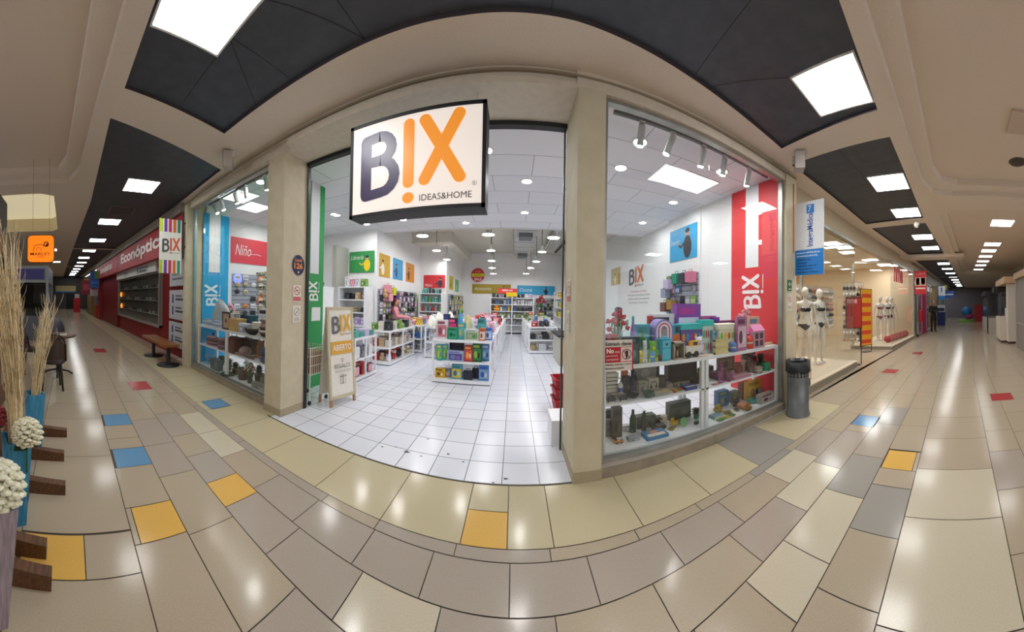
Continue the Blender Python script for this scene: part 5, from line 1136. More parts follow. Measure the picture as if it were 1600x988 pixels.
# red shopping baskets
def basket(x,y,z,label,dark=0):
    t = thing('shopping_basket', label, 'shopping basket', (x,y,z), math.radians(4)); q = MB(); n = 10; c = '#b3121e' if not dark else '#a50f1a'
    L_,W_,H_ = .22,.15,.21
    for s in (0,1):
        pass
    def ring(k, zz): return [(-L_*k,-W_*k,zz),(L_*k,-W_*k,zz),(L_*k,W_*k,zz),(-L_*k,W_*k,zz)]
    vs = ring(.84,0)+ring(1,H_)+ring(.97,H_)+ring(.82,.01)
    fs = [(3,2,1,0)]+[(i,(i+1)%4,4+(i+1)%4,4+i) for i in range(4)]+[(4+i,4+(i+1)%4,8+(i+1)%4,8+i) for i in range(4)]+[(8+i,8+(i+1)%4,12+(i+1)%4,12+i) for i in range(4)]+[(12,13,14,15)]
    q.add(vs, fs, c)
    for k in range(7): zz = .03+k*.023; f = .84+.16*zz/H_; q.box(-L_*f-.003,L_*f+.003,-W_*f-.003,W_*f+.003,zz,zz+.007,'#c41a28') if False else q.add([(-L_*f-.003,-W_*f-.003,zz),(L_*f+.003,-W_*f-.003,zz),(L_*f+.003,-W_*f-.003,zz+.01),(-L_*f-.003,-W_*f-.003,zz+.01)],[(0,1,2,3)],'#8c0d16')
    for k in range(5): zz = .05+k*.03; f = .84+.16*zz/H_; q.add([(-L_*f-.003,-W_*f,zz),(-L_*f-.003,W_*f,zz),(-L_*f-.003,W_*f,zz+.01),(-L_*f-.003,-W_*f,zz+.01)],[(0,1,2,3)],'#8c0d16')
    q.build('tub', t); q = MB(); q.add([tuple(v) for v in ring(1.05,H_-.02)+ring(1.05,H_+.004)+ring(.96,H_+.004)],[(i,(i+1)%4,4+(i+1)%4,4+i) for i in range(4)]+[(4+i,4+(i+1)%4,8+(i+1)%4,8+i) for i in range(4)],c); q.build('rim', t)
    q = MB(); q.tube([(-L_*.98,-.02,H_),(-L_*.8,-W_*.95,H_+.01),(L_*.8,-W_*.95,H_+.01),(L_*.98,-.02,H_)],.006,'#2a2a2c'); q.build('handle', t)
for k in range(3): basket(.77,3.88,.0+k*.14,['bottom red shopping basket of the stack inside the entrance','middle red shopping basket of the stack','top red shopping basket of the stack inside the entrance'][k],k%2)
q = MB(); q.box(.41,.60,2.95,3.3,0,.27,'lacquer_white'); q.build('pedestal', label='low white pedestal block against the inner side of the right pillar', cat='pedestal')
# wall shelving
def shelving(label, x0,x1,y,d,h,nsh,posts=(0,1)):
    t = thing('shelf_unit', label, 'shelf unit', ((x0+x1)/2,y,0), world=True); w=.05
    q = MB(); q.box(x0,x1,y+d-.02,y+d,0,h,'shop_white'); q.build('back_panel', t)
    for p in posts: xx = x0+(x1-x0-w)*p; q = MB(); q.box(xx,xx+w,y,y+d-.02,0,h,'lacquer_white'); q.build('side_post', t)
    for i in range(nsh): z_ = .1+(h-.13)*i/(nsh-1); q = MB(); q.box(x0+w,x1-w,y+.003,y+d-.022,z_,z_+.03,'lacquer_white'); q.build('shelf', t)
    return [.13+(h-.13)*i/(nsh-1) for i in range(nsh)]
zz = shelving('tall white shelf unit below the green poster', -4.62,-3.74,6.42,.44,1.86,6)
WS = 'in the shelf unit below the green poster'
goods(-4.5,-3.8,6.44,6.8,zz[5],4,['carton','lidbox','carton'],['white','green','pink','blue'],.28,'on top of the shelf unit below the green poster')
goods(-4.5,-3.8,6.44,6.8,zz[4],4,['carton','cloth'],['white','dark','beige','pink'],.2,'on the upper shelf of the unit below the green poster')
goods(-4.5,-3.8,6.44,6.8,zz[3],3,['cloth','cloth'],['beige','dark','beige'],.14,'on the second shelf of the unit below the green poster')
goods(-4.5,-3.8,6.44,6.8,zz[2],4,['carton'],['white','lilac'],.2,'on the third shelf of the unit below the green poster')
zz = shelving('white shelf unit below the red poster', -3.55,-2.62,10.04,.44,1.80,6)
for j in (5,4,3,2): goods(-3.48,-2.7,10.06,10.42,zz[j],6,['bottle','carton','mug'],['teal','red','green','grey'] if j != 5 else ['dark','teal'],.22,'on shelf %s of the unit below the red poster' % ['','','low','third','second','top'][j])
zz = shelving('wide white shelf unit against the back wall', -1.17,.93,13.5,.45,1.75,6,(0,.5,1))
for j in (5,4,3,2,1):
    for (a,b,sd) in ((-1.1,-.18,'left'),(-.08,.86,'right')): goods(a,b,13.52,13.9,zz[j],5,[['carton','bottle'],['carton','bottle'],['bowls','carton'],['mug','lidbox'],['carton','cloth'],['carton','plush']][j],[['grey'],['white','grey'],['green','white'],['yellow','blue','dark','white'],['blue','white','dark'],['white','lilac','dark']][j],.2,'in the %s half of the back wall shelves, row %s' % (sd,['','lowest','lower','middle','upper','topmost'][j]))
item('plush',(-.85,13.6,zz[3]),.3,.2,.28,['#f0a020','#e08a10'],'large orange soft toy in the back wall shelves')
# right wall shelves deep in the shop
for k, (y, lb) in enumerate(((11.2,'white shelf unit at the right wall beside the red poster'),)):
    t = thing('shelf_unit', lb, 'shelf unit', (2.1,12,0), world=True)
    q = MB(); 
    for zz_ in (.1,.5,.9,1.3,1.7,2.0): q = MB(); q.box(1.85,2.29,11.1,13.3,zz_,zz_+.03,'lacquer_white'); q.build('shelf', t)
    for yy in (11.06,13.3): q = MB(); q.box(1.85,2.29,yy,yy+.04,0,2.03,'lacquer_white'); q.build('side_post', t)
for j, zz_ in enumerate((.93,1.33,1.73)): goods(1.9,2.25,11.15,13.2,zz_,1,['bouquet','bowls','carton'],['green','white','yellow'],.26,'on the right wall shelves, %s' % ['low','middle','high'][j],7)
# shelf beside green panel (left), glass shelves with plants
t = thing('shelf_unit', 'narrow white shelf unit behind the green panel', 'shelf unit', (-4.6,5.4,0), world=True)
for zz_ in (.1,.55,.95,1.2,1.5,1.78): q = MB(); q.box(-5.3,-4.35,5.4,5.8,zz_,zz_+.03,'lacquer_white'); q.build('shelf', t)
for xx in (-5.33,-4.35): q = MB(); q.box(xx,xx+.03,5.4,5.8,0,1.81,'lacquer_white'); q.build('side_post', t)
for j,zz_ in enumerate((.98,1.23,1.53,1.81)): goods(-5.25,-4.4,5.42,5.75,zz_,4,[['carton'],['carton','bottle'],['lidbox','bottle'],['plant']][j],[['white','blue'],['white','blue'],['white','grey'],['green']][j],.17,'on the %s shelf behind the green panel' % ['lower','middle','upper','top'][j])
q = MB(); q.box(-4.75,-4.62,6.3,6.9,1.85,3.0,'#a8a79f'); q.build('wall_cabinet', label='grey hanging cabinet box high behind the green panel', cat='cabinet')

# pegboards with hanging goods
def peg(label, o, rd, w, h, material, n, m, cols, place_, nx, sz=(.09,.15)):
    o = Vector(o); rd = Vector(rd); nrm = Vector(nx)
    t = MB(); a = o; b = o+rd*w
    p = [a, b, b+nrm*.02, a+nrm*.02]; t.prism([(v.x,v.y) for v in p] if True else p, o.z, o.z+h, material)
    t.build('peg_wall', label=label, cat='peg wall')
    rz = math.atan2(rd.y, rd.x)
    protos = {}
    for j in range(m):
        for i in range(n):
            if R_.random() < .12: continue
            cn = R_.choice(cols); kd = R_.choice((0,0,1)); key_ = (cn,kd)
            pos = o+rd*(w*(i+.5)/n)+nrm*.02+Vector((0,0,h*(j+1)/m-.01))
            if key_ not in protos:
                g = thing('hanging_pack', '%s %s %s' % (cn, ('hanging pack','hanging pouch')[kd], place_), 'hanging pack', pos, rz, '%s %s %s' % (cn, ('packs','pouches')[kd], place_))
                q = MB(); q.cyl((0,0,0),(0,-.07,0),.003,'#8a8a8e',n=5); q.build('hook', g)
                q = MB(); c = PAL[cn]
                if kd == 0: q.box(-sz[0]/2,sz[0]/2,-.05,-.035,-sz[1],-.01,c[0]); q.rect(.01,.02,sz[0]-.01,sz[1]*.6,(-sz[0]/2,-.05,-sz[1]),RX,UZ,c[2],.002)
                else: q.ell((0,-.05,-sz[1]*.55),(sz[0]*.5,.035,sz[1]*.45),c[0],10,6); q.ell((0,-.07,-sz[1]*.6),(sz[0]*.3,.02,sz[1]*.25),c[1],8,5)
                q.build('pack', g); protos[key_] = g
            else: dup(protos[key_], loc=pos)
mats_all = ['pink','dark','white','lilac','grey','green','yellow','blue','red']
peg('slatted peg wall with hanging goods along the left wall of the shop', (-3.67,7.0,.75),(0,1,0),3.0,1.07,'slat_grey',16,6,['pink','dark','white','lilac','grey','dark','green'],'on the left peg wall of the shop',(1,0,0),(.15,.15))
peg('peg wall with hanging goods in the far left corner', (-2.59,10.8,.7),(0,1,0),3.0,1.1,'slat_grey',9,5,['dark','grey','beige','green','yellow'],'on the far left corner peg wall',(1,0,0),(.2,.18))
peg('peg wall with kitchen goods on the back wall', (1.05,13.975,.5),(1,0,0),1.2,1.25,'slat_far',9,6,['grey','white','dark','red','green'],'on the back peg wall',(0,-1,0),(.11,.16))
peg('grey slatted peg wall with shoes in the left window', (-5.99,3.85,1.0),(0,1,0),1.75,1.1,'slat_grey',7,6,['dark','beige','white','orange'],'on the shoe wall of the left window',(1,0,0),(.16,.13))
peg('slatted peg wall with bags in the right window', (3.395,5.61,1.25),(0,-1,0),1.15,.92,'slat_grey',6,4,['dark','grey','pink','blue','lilac','green'],'on the peg wall of the right window',(-1,0,0),(.17,.17))
item('bouquet',(1.25,13.2,.80),.5,.4,1.1,['#5a3a2a','#a81820','#c8202c'],'big red flower bouquet beside the back wall shelves')
for (y_,z_,c,lb,kd) in ((7.35,1.86,['#d88aa0','#c06080'],'pink hanging bag highest on the left peg wall','bag'),(7.45,1.62,['#e8a0b0','#d88098'],'large light pink hanging bag on the left peg wall','bag'),(7.72,1.80,['#c8cc30','#a8ac20'],'neon yellow hanging bag on the left peg wall','bag'),(7.95,1.66,['#5c3a80','#7a50a0'],'purple hanging bag on the left peg wall','bag'),(7.2,1.70,['#c8a070','#a88050'],'beige hanging soft toy on the left peg wall','plush')):
    item(kd,(-3.54,y_,z_-.14),.26,.14,.28,c,lb,rz=math.radians(90))
# globe of pale light hanging in the left window: a round mirror lamp
q = MB(); q.lathe([(.0001,0),(.13,.0),(.13,.01),(.0001,.012)],'#7c8ce8:e1.2',n=26); q.v = [(v[2],v[1],v[0]) for v in q.v]; q.build('round_lamp', loc=(-5.94,3.98,1.98), label='small round bluish lit disc on the slatted wall of the left window', cat='lamp')
# slipper tree: stand with shoes near the glass, left window
t = thing('shoe_rack', 'wire shoe rack tower in the left window', 'shoe rack', (-3.95,3.45,0), world=True)
q = MB(); q.cyl((-3.95,3.45,0),(-3.95,3.45,1.95),.015,'#8c8f92'); q.lathe([(.2,0),(.2,.02),(.02,.04)],'#8c8f92',c=(-3.95,3.45,0)); q.build('pole', t)
q = MB()
for k in range(7):
    for a in (0,.8,1.6,2.4,3.2,4,4.8): q.cyl((-3.95,3.45,1.1+k*.13),(-3.95+.24*math.cos(a+k),3.45+.24*math.sin(a+k),1.13+k*.13),.004,'#9c9fa2',n=5)
q.build('arm', t)
sl = [['#c88a70','#e0b090'],['#2a2426','#e0d8c8'],['#d8d8d8','#f0f0ee'],['#e8dcc4','#28282c'],['#a8383c','#d8b0a8'],['#8a8f94','#c8ccd0'],['#1f2024','#c8b080']]
nm = ['coral','black and cream','white','cream and black','red','grey','black']
for k in range(7):
    for j, a in enumerate((-2.6,-2.0,-1.4,-.8)):
        i_ = (k+j*2)%7; item('slippers', (-3.95+.25*math.cos(a),3.45+.25*math.sin(a),1.14+k*.13), .13,.16,.06,sl[i_], '%s slippers hanging on the shoe rack tower' % nm[i_], rz=a+1.57, group='%s slippers on the rack' % nm[i_], merge=True)
# big bags hanging on the right window peg wall
for (y_, z_, c, lb) in ((5.35,1.95,['#c8b8d8','#8a4a9a'],'white and purple hanging bag at the left end of the peg wall'),(5.0,2.05,['#1f8a70','#167058'],'teal hanging bag on the right window peg wall'),(4.72,2.04,['#1c2438','#2c3450'],'navy hanging bag on the right window peg wall'),(4.50,2.05,['#c8708c','#e090a8'],'pink hanging bag nearest the column edge'),
                        (5.2,1.50,['#9a7a38','#6c4a24'],'large tan and brown hanging backpack'),(5.48,1.45,['#6a3a38','#8a5450'],'brown hanging bag at the far end of the peg wall'),(5.45,1.76,['#8c98b0','#a8b0c8'],'grey blue hanging pouch below the purple bag')):
    item('bag',(3.22,y_,z_-.1),.2,.14,.26,c,lb,rz=math.radians(-90))

# posters on walls
def figure(q, x, y, s, O, rd, shirt, hair='#2a1c18'):
    q.disc(x,y+.62*s,.09*s,O,rd,UZ,'#c89a80',.003); q.disc(x,y+.68*s,.095*s,O,rd,UZ,hair,.0035,rb=.06*s); q.disc(x,y+.28*s,.17*s,O,rd,UZ,shirt,.003,rb=.28*s); q.stroke([(x-.1*s,y+.42*s),(x-.28*s,y+.3*s),(x-.38*s,y+.36*s)],.06*s,O,rd,UZ,shirt,.004); q.disc(x-.40*s,y+.38*s,.035*s,O,rd,UZ,'#c89a80',.005)
def poster(label, o, rd, nrm, w, h, bg, txt, th, fig, tx=.06, ty=.6, thing_='wall_poster', tw=None):
    o = Vector(o); rd = Vector(rd); nrm = Vector(nrm); t = thing(thing_, label, 'poster', o+rd*w/2, world=True)
    q = MB(); p = [o, o+rd*w, o+rd*w+nrm*.012, o+nrm*.012]; q.prism([(v.x,v.y) for v in p], o.z, o.z+h, bg); q.build('board', t)
    q = MB(); O = o+nrm*.012
    if txt: q.text(txt, O+rd*tx*w+UZ*ty*h, rd, UZ, th, '#ecece6', w=tw, shear=.35, bold=-.004, d=.003)
    if fig: figure(q, fig[0]*w, fig[1]*h, fig[2], O, rd, fig[3])
    q.build('print', t); return t
poster('red poster reading Niño above the slatted wall in the left window', (-5.995,5.35,2.40),(0,-1,0),(1,0,0),1.56,.66,'#d63c4e','Niño',.26,None,tx=.66,ty=.36,tw=.40) if 0 else None
t = thing('wall_poster', 'red poster reading Niño above the slatted wall in the left window', 'poster', (-5.99,4.6,2.4), world=True)
q = MB(); q.box(-5.995,-5.98,3.80,5.35,2.38,3.03,'#d63c4e'); q.build('board', t); q = MB(); q.text('Niño',(-5.98,3.92,2.58),(0,1,0),UZ,.28,'#f2e6e2',w=.5,shear=.3,d=.003); q.stroke([(.62,.26),(.8,.27),(.95,.25)],.014,(-5.98,3.8,2.38),(0,1,0),UZ,'#f2e6e2',.003); q.build('print', t)
poster('green poster with a figure in yellow above the shelf unit', (-4.56,6.88,2.28),(1,0,0),(0,-1,0),.82,.60,'#2f8f4a','Librería',.12,(.72,.06,.60,'#e8c81c'),ty=.62,tw=.42)
q = MB(); q.box(-4.22,-4.06,6.86,6.868,2.36,2.56,'#c9cfcc'); q.build('poster_laptop_print', label='grey laptop shape on the green poster', cat='print') if False else None
for (y0,y1,bg,sh,lb) in ((7.05,7.75,'#c29a1e','#e8e0d0','ochre poster on the left wall, first of the row'),(7.98,8.75,'#3a98c8','#24507c','sky blue poster in the left wall row'),(9.05,9.85,'#d08a28','#6a3a1c','orange poster on the left wall beside the blue one')):
    poster(lb, (-3.68,y0,2.18),(0,1,0),(1,0,0),y1-y0,.66,bg,None,.1,(.3,.08,.6,sh))
    q = None
poster('red poster with a standing figure on the second wall step', (-3.5,10.48,2.02),(1,0,0),(0,-1,0),.86,.50,'#cc2f3a','Música',.10,(.78,.04,.52,'#3a3440'),ty=.12,tw=.30)
poster('yellow poster at the far left wall', (-2.6,10.95,2.0),(0,1,0),(1,0,0),.75,.55,'#c8b428',None,.1,(.4,.05,.5,'#5a6a4a'))
poster('pale green poster at the far left wall', (-2.6,12.1,1.95),(0,1,0),(1,0,0),.8,.55,'#6ab07c',None,.1,(.4,.05,.5,'#a8c8a0'))
poster('wide olive poster on the back wall reading Accesorios', (-2.12,13.98,1.94),(1,0,0),(0,-1,0),1.92,.47,'#a08a1c','Accesorios',.17,(.82,.02,.5,'#8a5c38'),tw=.85,ty=.35)
poster('wide blue poster on the back wall reading Cocina', (.12,13.98,1.92),(1,0,0),(0,-1,0),1.88,.45,'#2f9cc8','Cocina',.16,(.76,.02,.5,'#1c2430'),tw=.62,ty=.35)
poster('small red poster on the far right wall', (2.30,11.8,2.0),(0,-1,0),(-1,0,0),.7,.6,'#c83040',None,.1,(.5,.05,.5,'#e8d8d0'))
poster('blue poster with a woman in a dark blazer in the right window', (3.398,5.55,2.48),(0,-1,0),(-1,0,0),1.03,.70,'#2e9fd2','Emoción',.11,(.68,.02,.86,'#26242e'),tx=.05,ty=.52,tw=.34)
poster('ochre poster seen past the pillar on the right wall', (3.518,9.9,2.2),(0,-1,0),(-1,0,0),.9,.6,'#b89a28',None,.1,(.5,.05,.5,'#e0d8c0'))
# round sale sign hung from the ceiling at the back and a red and yellow offer sign
t = thing('sale_sign', 'round red and yellow SALE sign on the back wall', 'sign', (-1.5,13.9,2.5), world=True); c = atY(746.5,430,13.94); O=(c.x,13.94,c.z)
q = MB(); q.cyl((c.x,13.94,c.z),(c.x,13.98,c.z),.34,'#c22434',n=36); q.build('disc', t); q = MB(); q.rect(-.30,-.08,.33,.08,O,RX,UZ,'#d8c81c',.003); q.text('SALE',(c.x-.17,13.94,c.z-.27),RX,UZ,.13,'#f0e4e0',w=.36,bold=.03,d=.004); q.text('SALE',(c.x-.13,13.94,c.z+.13),RX,UZ,.09,'#e8b0b0',w=.26,d=.004); q.text('SPECIAL',(c.x-.16,13.94,c.z-.03),RX,UZ,.06,'#7a6c10',w=.34,d=.006); q.build('print', t)
t = thing('offer_sign', 'red and yellow offer sign standing on the back wall shelves', 'sign', (-.3,13.4,1.75), world=True)
q = MB(); q.box(-.78,.12,13.4,13.42,1.94,2.18,'#d82c34',); q.box(-.4,.1,13.39,13.41,1.80,2.0,'#e8cc18'); q.text('OFERTAS',(-.60,13.4,2.05),RX,UZ,.08,'#f6ecea',w=.5,bold=.03,d=.004); q.build('board', t); q = MB(); q.box(-.1,-.06,13.40,13.60,1.752,1.80,'#d8d8d8'); q.box(-.1,-.06,13.41,13.43,1.752,1.84,'#d8d8d8'); q.build('stand', t)
# wall logo and slogans in the right window
t = thing('wall_logo', 'grey and orange shop logo with slogan lines on the white wall of the right window', 'logo', (3.5,7.5,1.5), world=True)
q = MB(); O = Vector((3.515,8.25,2.0)); logo(q, O, (0,-1.0,0), UZ, .66, '#55575c','#d8703a','#d8703a', True, .004); 
q.v = [(v[0], 8.25-(8.25-v[1])*1.45, v[2]) for v in q.v]; q.build('lettering', t)
q = MB()
for k, (a_, b_, tx, c) in enumerate(((8.1,7.0,'Todo para tu casa','#c86a6a'),(8.35,6.75,'ideas que te hacen feliz','#a8aca8'),(8.3,6.8,'regalos para compartir','#9aa0a0'),(8.2,6.9,'gracias por visitarnos','#a0a4a0'))):
    q.text(tx,(3.515,a_,1.86-k*.11),(0,-1,0),UZ,.07,c,w=a_-b_,shear=.25,d=.003)
q.build('slogan', t)

# easel board at the entrance
t = thing('easel_board', 'white wooden sandwich board reading ABIERTO and REGALOS at the entrance', 'easel board', (-2.48,3.45,0), world=True)
# front leaf: reading direction from (-2.43,3.13) to (-2.40,3.78)?  the leaf faces right-forward
A_ = Vector((-2.47,3.15,0)); B_ = Vector((-2.36,3.62,0)); rd = (B_-A_).normalized(); nn = Vector((rd.y,-rd.x,0)); Wd = (B_-A_).length; top = 1.38
lean = .12
def leaf(q, k, s, z0, z1, u0, u1, th, mat_):
    vs = []
    for (u,z_) in ((u0,z0),(u1,z0),(u1,z1),(u0,z1)):
        base = A_+rd*u+nn*(s*lean*(1-z_/top)); vs.append(base+Vector((0,0,z_)))
    off = nn*th; q.add(vs+[v+off for v in vs],[(0,1,2,3),(7,6,5,4),(0,4,5,1),(1,5,6,2),(2,6,7,3),(3,7,4,0)],mat_)
q = MB(); leaf(q,0,1,.12,top,.0,Wd,.018,'#ece8de'); q.build('front_panel', t)
q = MB(); leaf(q,0,-1,.12,top,.0,Wd,-.018,'#c9c2b0'); q.build('rear_panel', t)
q = MB(); 
for u0,u1,z0,z1 in ((-.01,.03,.1,top+.01),(Wd-.03,Wd+.01,.1,top+.01),(0,Wd,.1,.14),(0,Wd,top-.03,top+.01)): leaf(q,0,1,z0,z1,u0,u1,.028,'#c4b99a')
q.build('front_frame', t)
for s in (1,-1):
    for u in (.0,Wd-.04): q = MB(); leaf(q,0,s,0,.12,u,u+.04,.024*s,'#a5825a'); q.build('leg', t)
q = MB(); up = (Vector((0,0,top))-nn*lean).normalized(); O = A_+nn*(lean+.02); 
def P(u,z_): return O+rd*u+up*z_
fx = .029
q.rect(.04,.72,Wd-.03,.90,O+nn*0,rd,up,'#dba53a',.010); q.text('ABIERTO',P(.07,.77),rd,up,.085,'#f0ead8',w=Wd-.13,bold=.02,d=.014)
logo(q,P(.06,.96),rd,up,.33,'#66666a','#d9a834','#d9a834',True,.012); q.v = q.v
q.text('REGALOS',P(.09,.52),rd,up,.06,'#5c5850',w=Wd-.18,d=.012)
q.stroke([(Wd/2,.60),(Wd/2-.03,.64),(Wd/2-.01,.655),(Wd/2,.64),(Wd/2+.01,.655),(Wd/2+.03,.64),(Wd/2,.60)],.007,O,rd,up,'#5c5850',.012)
x_=Wd/2; q.stroke([(x_-.05,.30),(x_+.05,.30),(x_+.05,.42),(x_-.05,.42),(x_-.05,.30)],.006,O,rd,up,'#5c5850',.012); q.stroke([(x_-.06,.40),(x_+.06,.40)],.010,O,rd,up,'#5c5850',.013); q.stroke([(x_,.30),(x_,.43)],.01,O,rd,up,'#5c5850',.013)
for k in range(2): q.rect(.09,.485-.02*k,Wd-.09,.49-.02*k,O,rd,up,'#8a867c',.012)
q.build('print', t)
# wire cart behind it
t = thing('wire_basket_cart', 'white wire basket cart on castors behind the sandwich board', 'cart', (-2.9,3.35,0), world=True)
x0,x1,y0,y1 = -3.0,-2.62,3.0,3.38
q = MB()
for i in range(9):
    x=x0+(x1-x0)*i/8; y=y0+(y1-y0)*i/8
    q.cyl((x,y0,.42),(x,y0,.80),.004,'#e4e2d8',n=5); q.cyl((x,y1,.42),(x,y1,.80),.004,'#e4e2d8',n=5); q.cyl((x0,y,.42),(x0,y,.80),.004,'#e4e2d8',n=5); q.cyl((x1,y,.42),(x1,y,.80),.004,'#e4e2d8',n=5); q.cyl((x,y0,.42),(x,y1,.42),.004,'#e4e2d8',n=5)
for z_ in (.42,.55,.68,.80):
    for a,b in (((x0,y0),(x1,y0)),((x1,y0),(x1,y1)),((x1,y1),(x0,y1)),((x0,y1),(x0,y0))): q.cyl((*a,z_),(*b,z_),.006,'#e4e2d8',n=5)
q.build('wire_basket', t)
for a in ((x0,y0),(x1,y0),(x1,y1),(x0,y1)): q = MB(); q.cyl((*a,.06),(*a,.8),.009,'#e8e6de',n=8); q.build('leg', t); q = MB(); q.cyl((a[0]-.01,a[1],.03),(a[0]+.01,a[1],.03),.03,'#26262a',n=12); q.build('castor', t)
item('basket',((x0+x1)/2,(y0+y1)/2,.43),.32,.3,.3,['#a8845c','#8a6a44'],'brown wicker basket inside the white wire cart')
# ================================================================ BODIES (one continuous skin-modifier surface each)
def body_mesh(J, E_, subdiv=2):
    """J: name -> (x,y,z,radius or (rx,ry)); E_: bones; returns evaluated mesh data (verts, faces)"""
    names = list(J); me = bpy.data.meshes.new('b'); me.from_pydata([J[n][:3] for n in names], [(names.index(a),names.index(b)) for a,b in E_], [])
    ob = bpy.data.objects.new('b', me); COL.objects.link(ob); md = ob.modifiers.new('skin','SKIN'); md.use_smooth_shade = True
    for i, n in enumerate(names):
        r = J[n][3]; sv = me.skin_vertices[0].data[i]; sv.radius = (r,r) if isinstance(r,(int,float)) else r; sv.use_root = (i == 0)
    s_ = ob.modifiers.new('sub','SUBSURF'); s_.levels = subdiv; s_.render_levels = subdiv
    bpy.context.view_layer.update(); dg = bpy.context.evaluated_depsgraph_get(); ev = bpy.data.meshes.new_from_object(ob.evaluated_get(dg))
    vs = [v.co.copy() for v in ev.vertices]; ns = [v.normal.copy() for v in ev.vertices]; fs = [tuple(p.vertices) for p in ev.polygons]
    bpy.data.objects.remove(ob); return vs, ns, fs
def shell(B, pred, k, off=.006, tweak=None):
    vs, ns, fs = B; keep = [f for f in fs if all(pred(vs[i]) for i in f)]; ids = sorted({i for f in keep for i in f}); mp = {i:n for n,i in enumerate(ids)}
    q = MB(); q.add([tuple((vs[i]+ns[i]*off)) for i in ids], [tuple(mp[i] for i in f) for f in keep], k, True); return q
def skeleton(H=1.72, pose='stand', hands=True):
    s = H/1.72; J = {}; E_ = []
    def j(n,x,y,z,r,p=None):
        J[n] = (x*s,y*s,z*s,(r*s if not isinstance(r,tuple) else (r[0]*s,r[1]*s)))
        if p: E_.append((p,n))
    j('pel',0,0,.93,(.125,.10)); j('waist',0,.0,1.08,(.095,.075),'pel'); j('chest',0,-.01,1.25,(.115,.085),'waist'); j('upch',0,0,1.36,(.11,.07),'chest'); j('neck',0,0,1.46,.042,'upch'); j('nk2',0,-.005,1.50,.042,'neck'); j('head',0,-.015,1.58,(.068,.08),'nk2'); j('crown',0,-.01,1.66,(.06,.07),'head')
    for sd, n in ((-1,'l'),(1,'r')):
        fw = {'stand':(0,0),'walk':(.0,0)}.get(pose,(0,0))
        yk = -.05 if (pose == 'pose' and sd == 1) else 0
        j(n+'hip',sd*.085,0,.88,.092,'pel'); j(n+'knee',sd*.095,yk,.49,.052,n+'hip'); j(n+'calf',sd*.10,yk*.6+.01,.36,.05,n+'knee'); j(n+'ank',sd*.10,.015,.08,.03,n+'calf'); j(n+'toe',sd*.115,-.12,.025,.026,n+'ank')
        j(n+'sh',sd*.165,0,1.385,.047,'upch')
        if pose == 'folded': j(n+'elb',sd*.24,-.02,1.12,.036,n+'sh'); j(n+'wr',sd*.06,-.17,1.10,.026,n+'elb'); ha = Vector((-sd*.9,-.2,.1))
        elif pose == 'reach': j(n+'elb',sd*.22,-.10,1.14,.036,n+'sh'); j(n+'wr',sd*.16,-.32,1.12,.024,n+'elb'); ha = Vector((0,-1,-.1))
        else: j(n+'elb',sd*.235,.02,1.11,.035,n+'sh'); j(n+'wr',sd*.27,-.06,.87,.022,n+'elb'); ha = Vector((0,-.25,-1))
        if hands:
            ha = ha.normalized(); w = Vector(J[n+'wr'][:3])/s; side = Vector((0,1,0)).cross(ha).normalized() if pose != 'folded' else Vector((0,0,1)); side = Vector((0,-1,0)) if pose in ('stand','pose') else side
            p = w+ha*.06; j(n+'palm',p.x,p.y,p.z,(.026,.018),n+'wr')
            for f in range(4):
                a = p+ha*.035+side*(.012-.018*f+.015); b = a+ha*(.032,.038,.036,.026)[f]; c = b+ha*.025+Vector((-sd*.008,0,0))
                j('%sf%d'%(n,f),a.x,a.y,a.z,.0085,n+'palm'); j('%sg%d'%(n,f),b.x,b.y,b.z,.008,'%sf%d'%(n,f)); j('%sh%d'%(n,f),c.x,c.y,c.z,.007,'%sg%d'%(n,f))
            a = p-ha*.02+side*.035; b = a+ha*.03+side*.012; j(n+'t0',a.x,a.y,a.z,.010,n+'palm'); j(n+'t1',b.x,b.y,b.z,.008,n+'t0')
    return J, E_
def put(q, name, t, **k): return q.build(name, t, **k)
# mannequins: white egg-headed figures in underwear
def mannequin_proto():
    J, E_ = skeleton(1.74,'pose'); B = body_mesh(J,E_); return B
MB_ = mannequin_proto()
def mannequin(x, y, z, rz, label, bra, brief, proto=[None], group=None):
    t = thing('mannequin', label, 'mannequin', (x,y,z), rz, group)
    q = MB(); q.add([tuple(v) for v in MB_[0]], MB_[2], 'mannequin_white', True)
    q.ell((0,-.02,1.63),(.078,.095,.118),'mannequin_white',18,12)
    for s_ in (-1,1): q.ell((s_*.06,-.075,1.275),(.055,.05,.052),'mannequin_white',14,8)
    q.build('figure', t)
    q = shell(MB_, lambda v: 1.22 < v.z < 1.29 and abs(v.x) < .145, bra, .005)
    for s_ in (-1,1): q.ell((s_*.06,-.078,1.272),(.060,.054,.050),bra,14,8); q.tube([(s_*.085,-.10,1.31),(s_*.10,-.05,1.40),(s_*.10,.0,1.435),(s_*.08,.07,1.36)],.006,bra)
    q.build('bra', t)
    q = shell(MB_, lambda v: abs(v.x) < .19 and ((.90 < v.z < .975) or (.82+abs(v.x)*.6 < v.z < .93)), brief, .006); q.build('brief', t)
    q = MB(); q.lathe([(.17,0),(.17,.012),(.0001,.013)],'#b8b8b4',c=(0,.1,0)); q.cyl((0,.12,.01),(0.0,.10,.45),.010,'#b8b8b4'); q.build('stand', t)
    return t

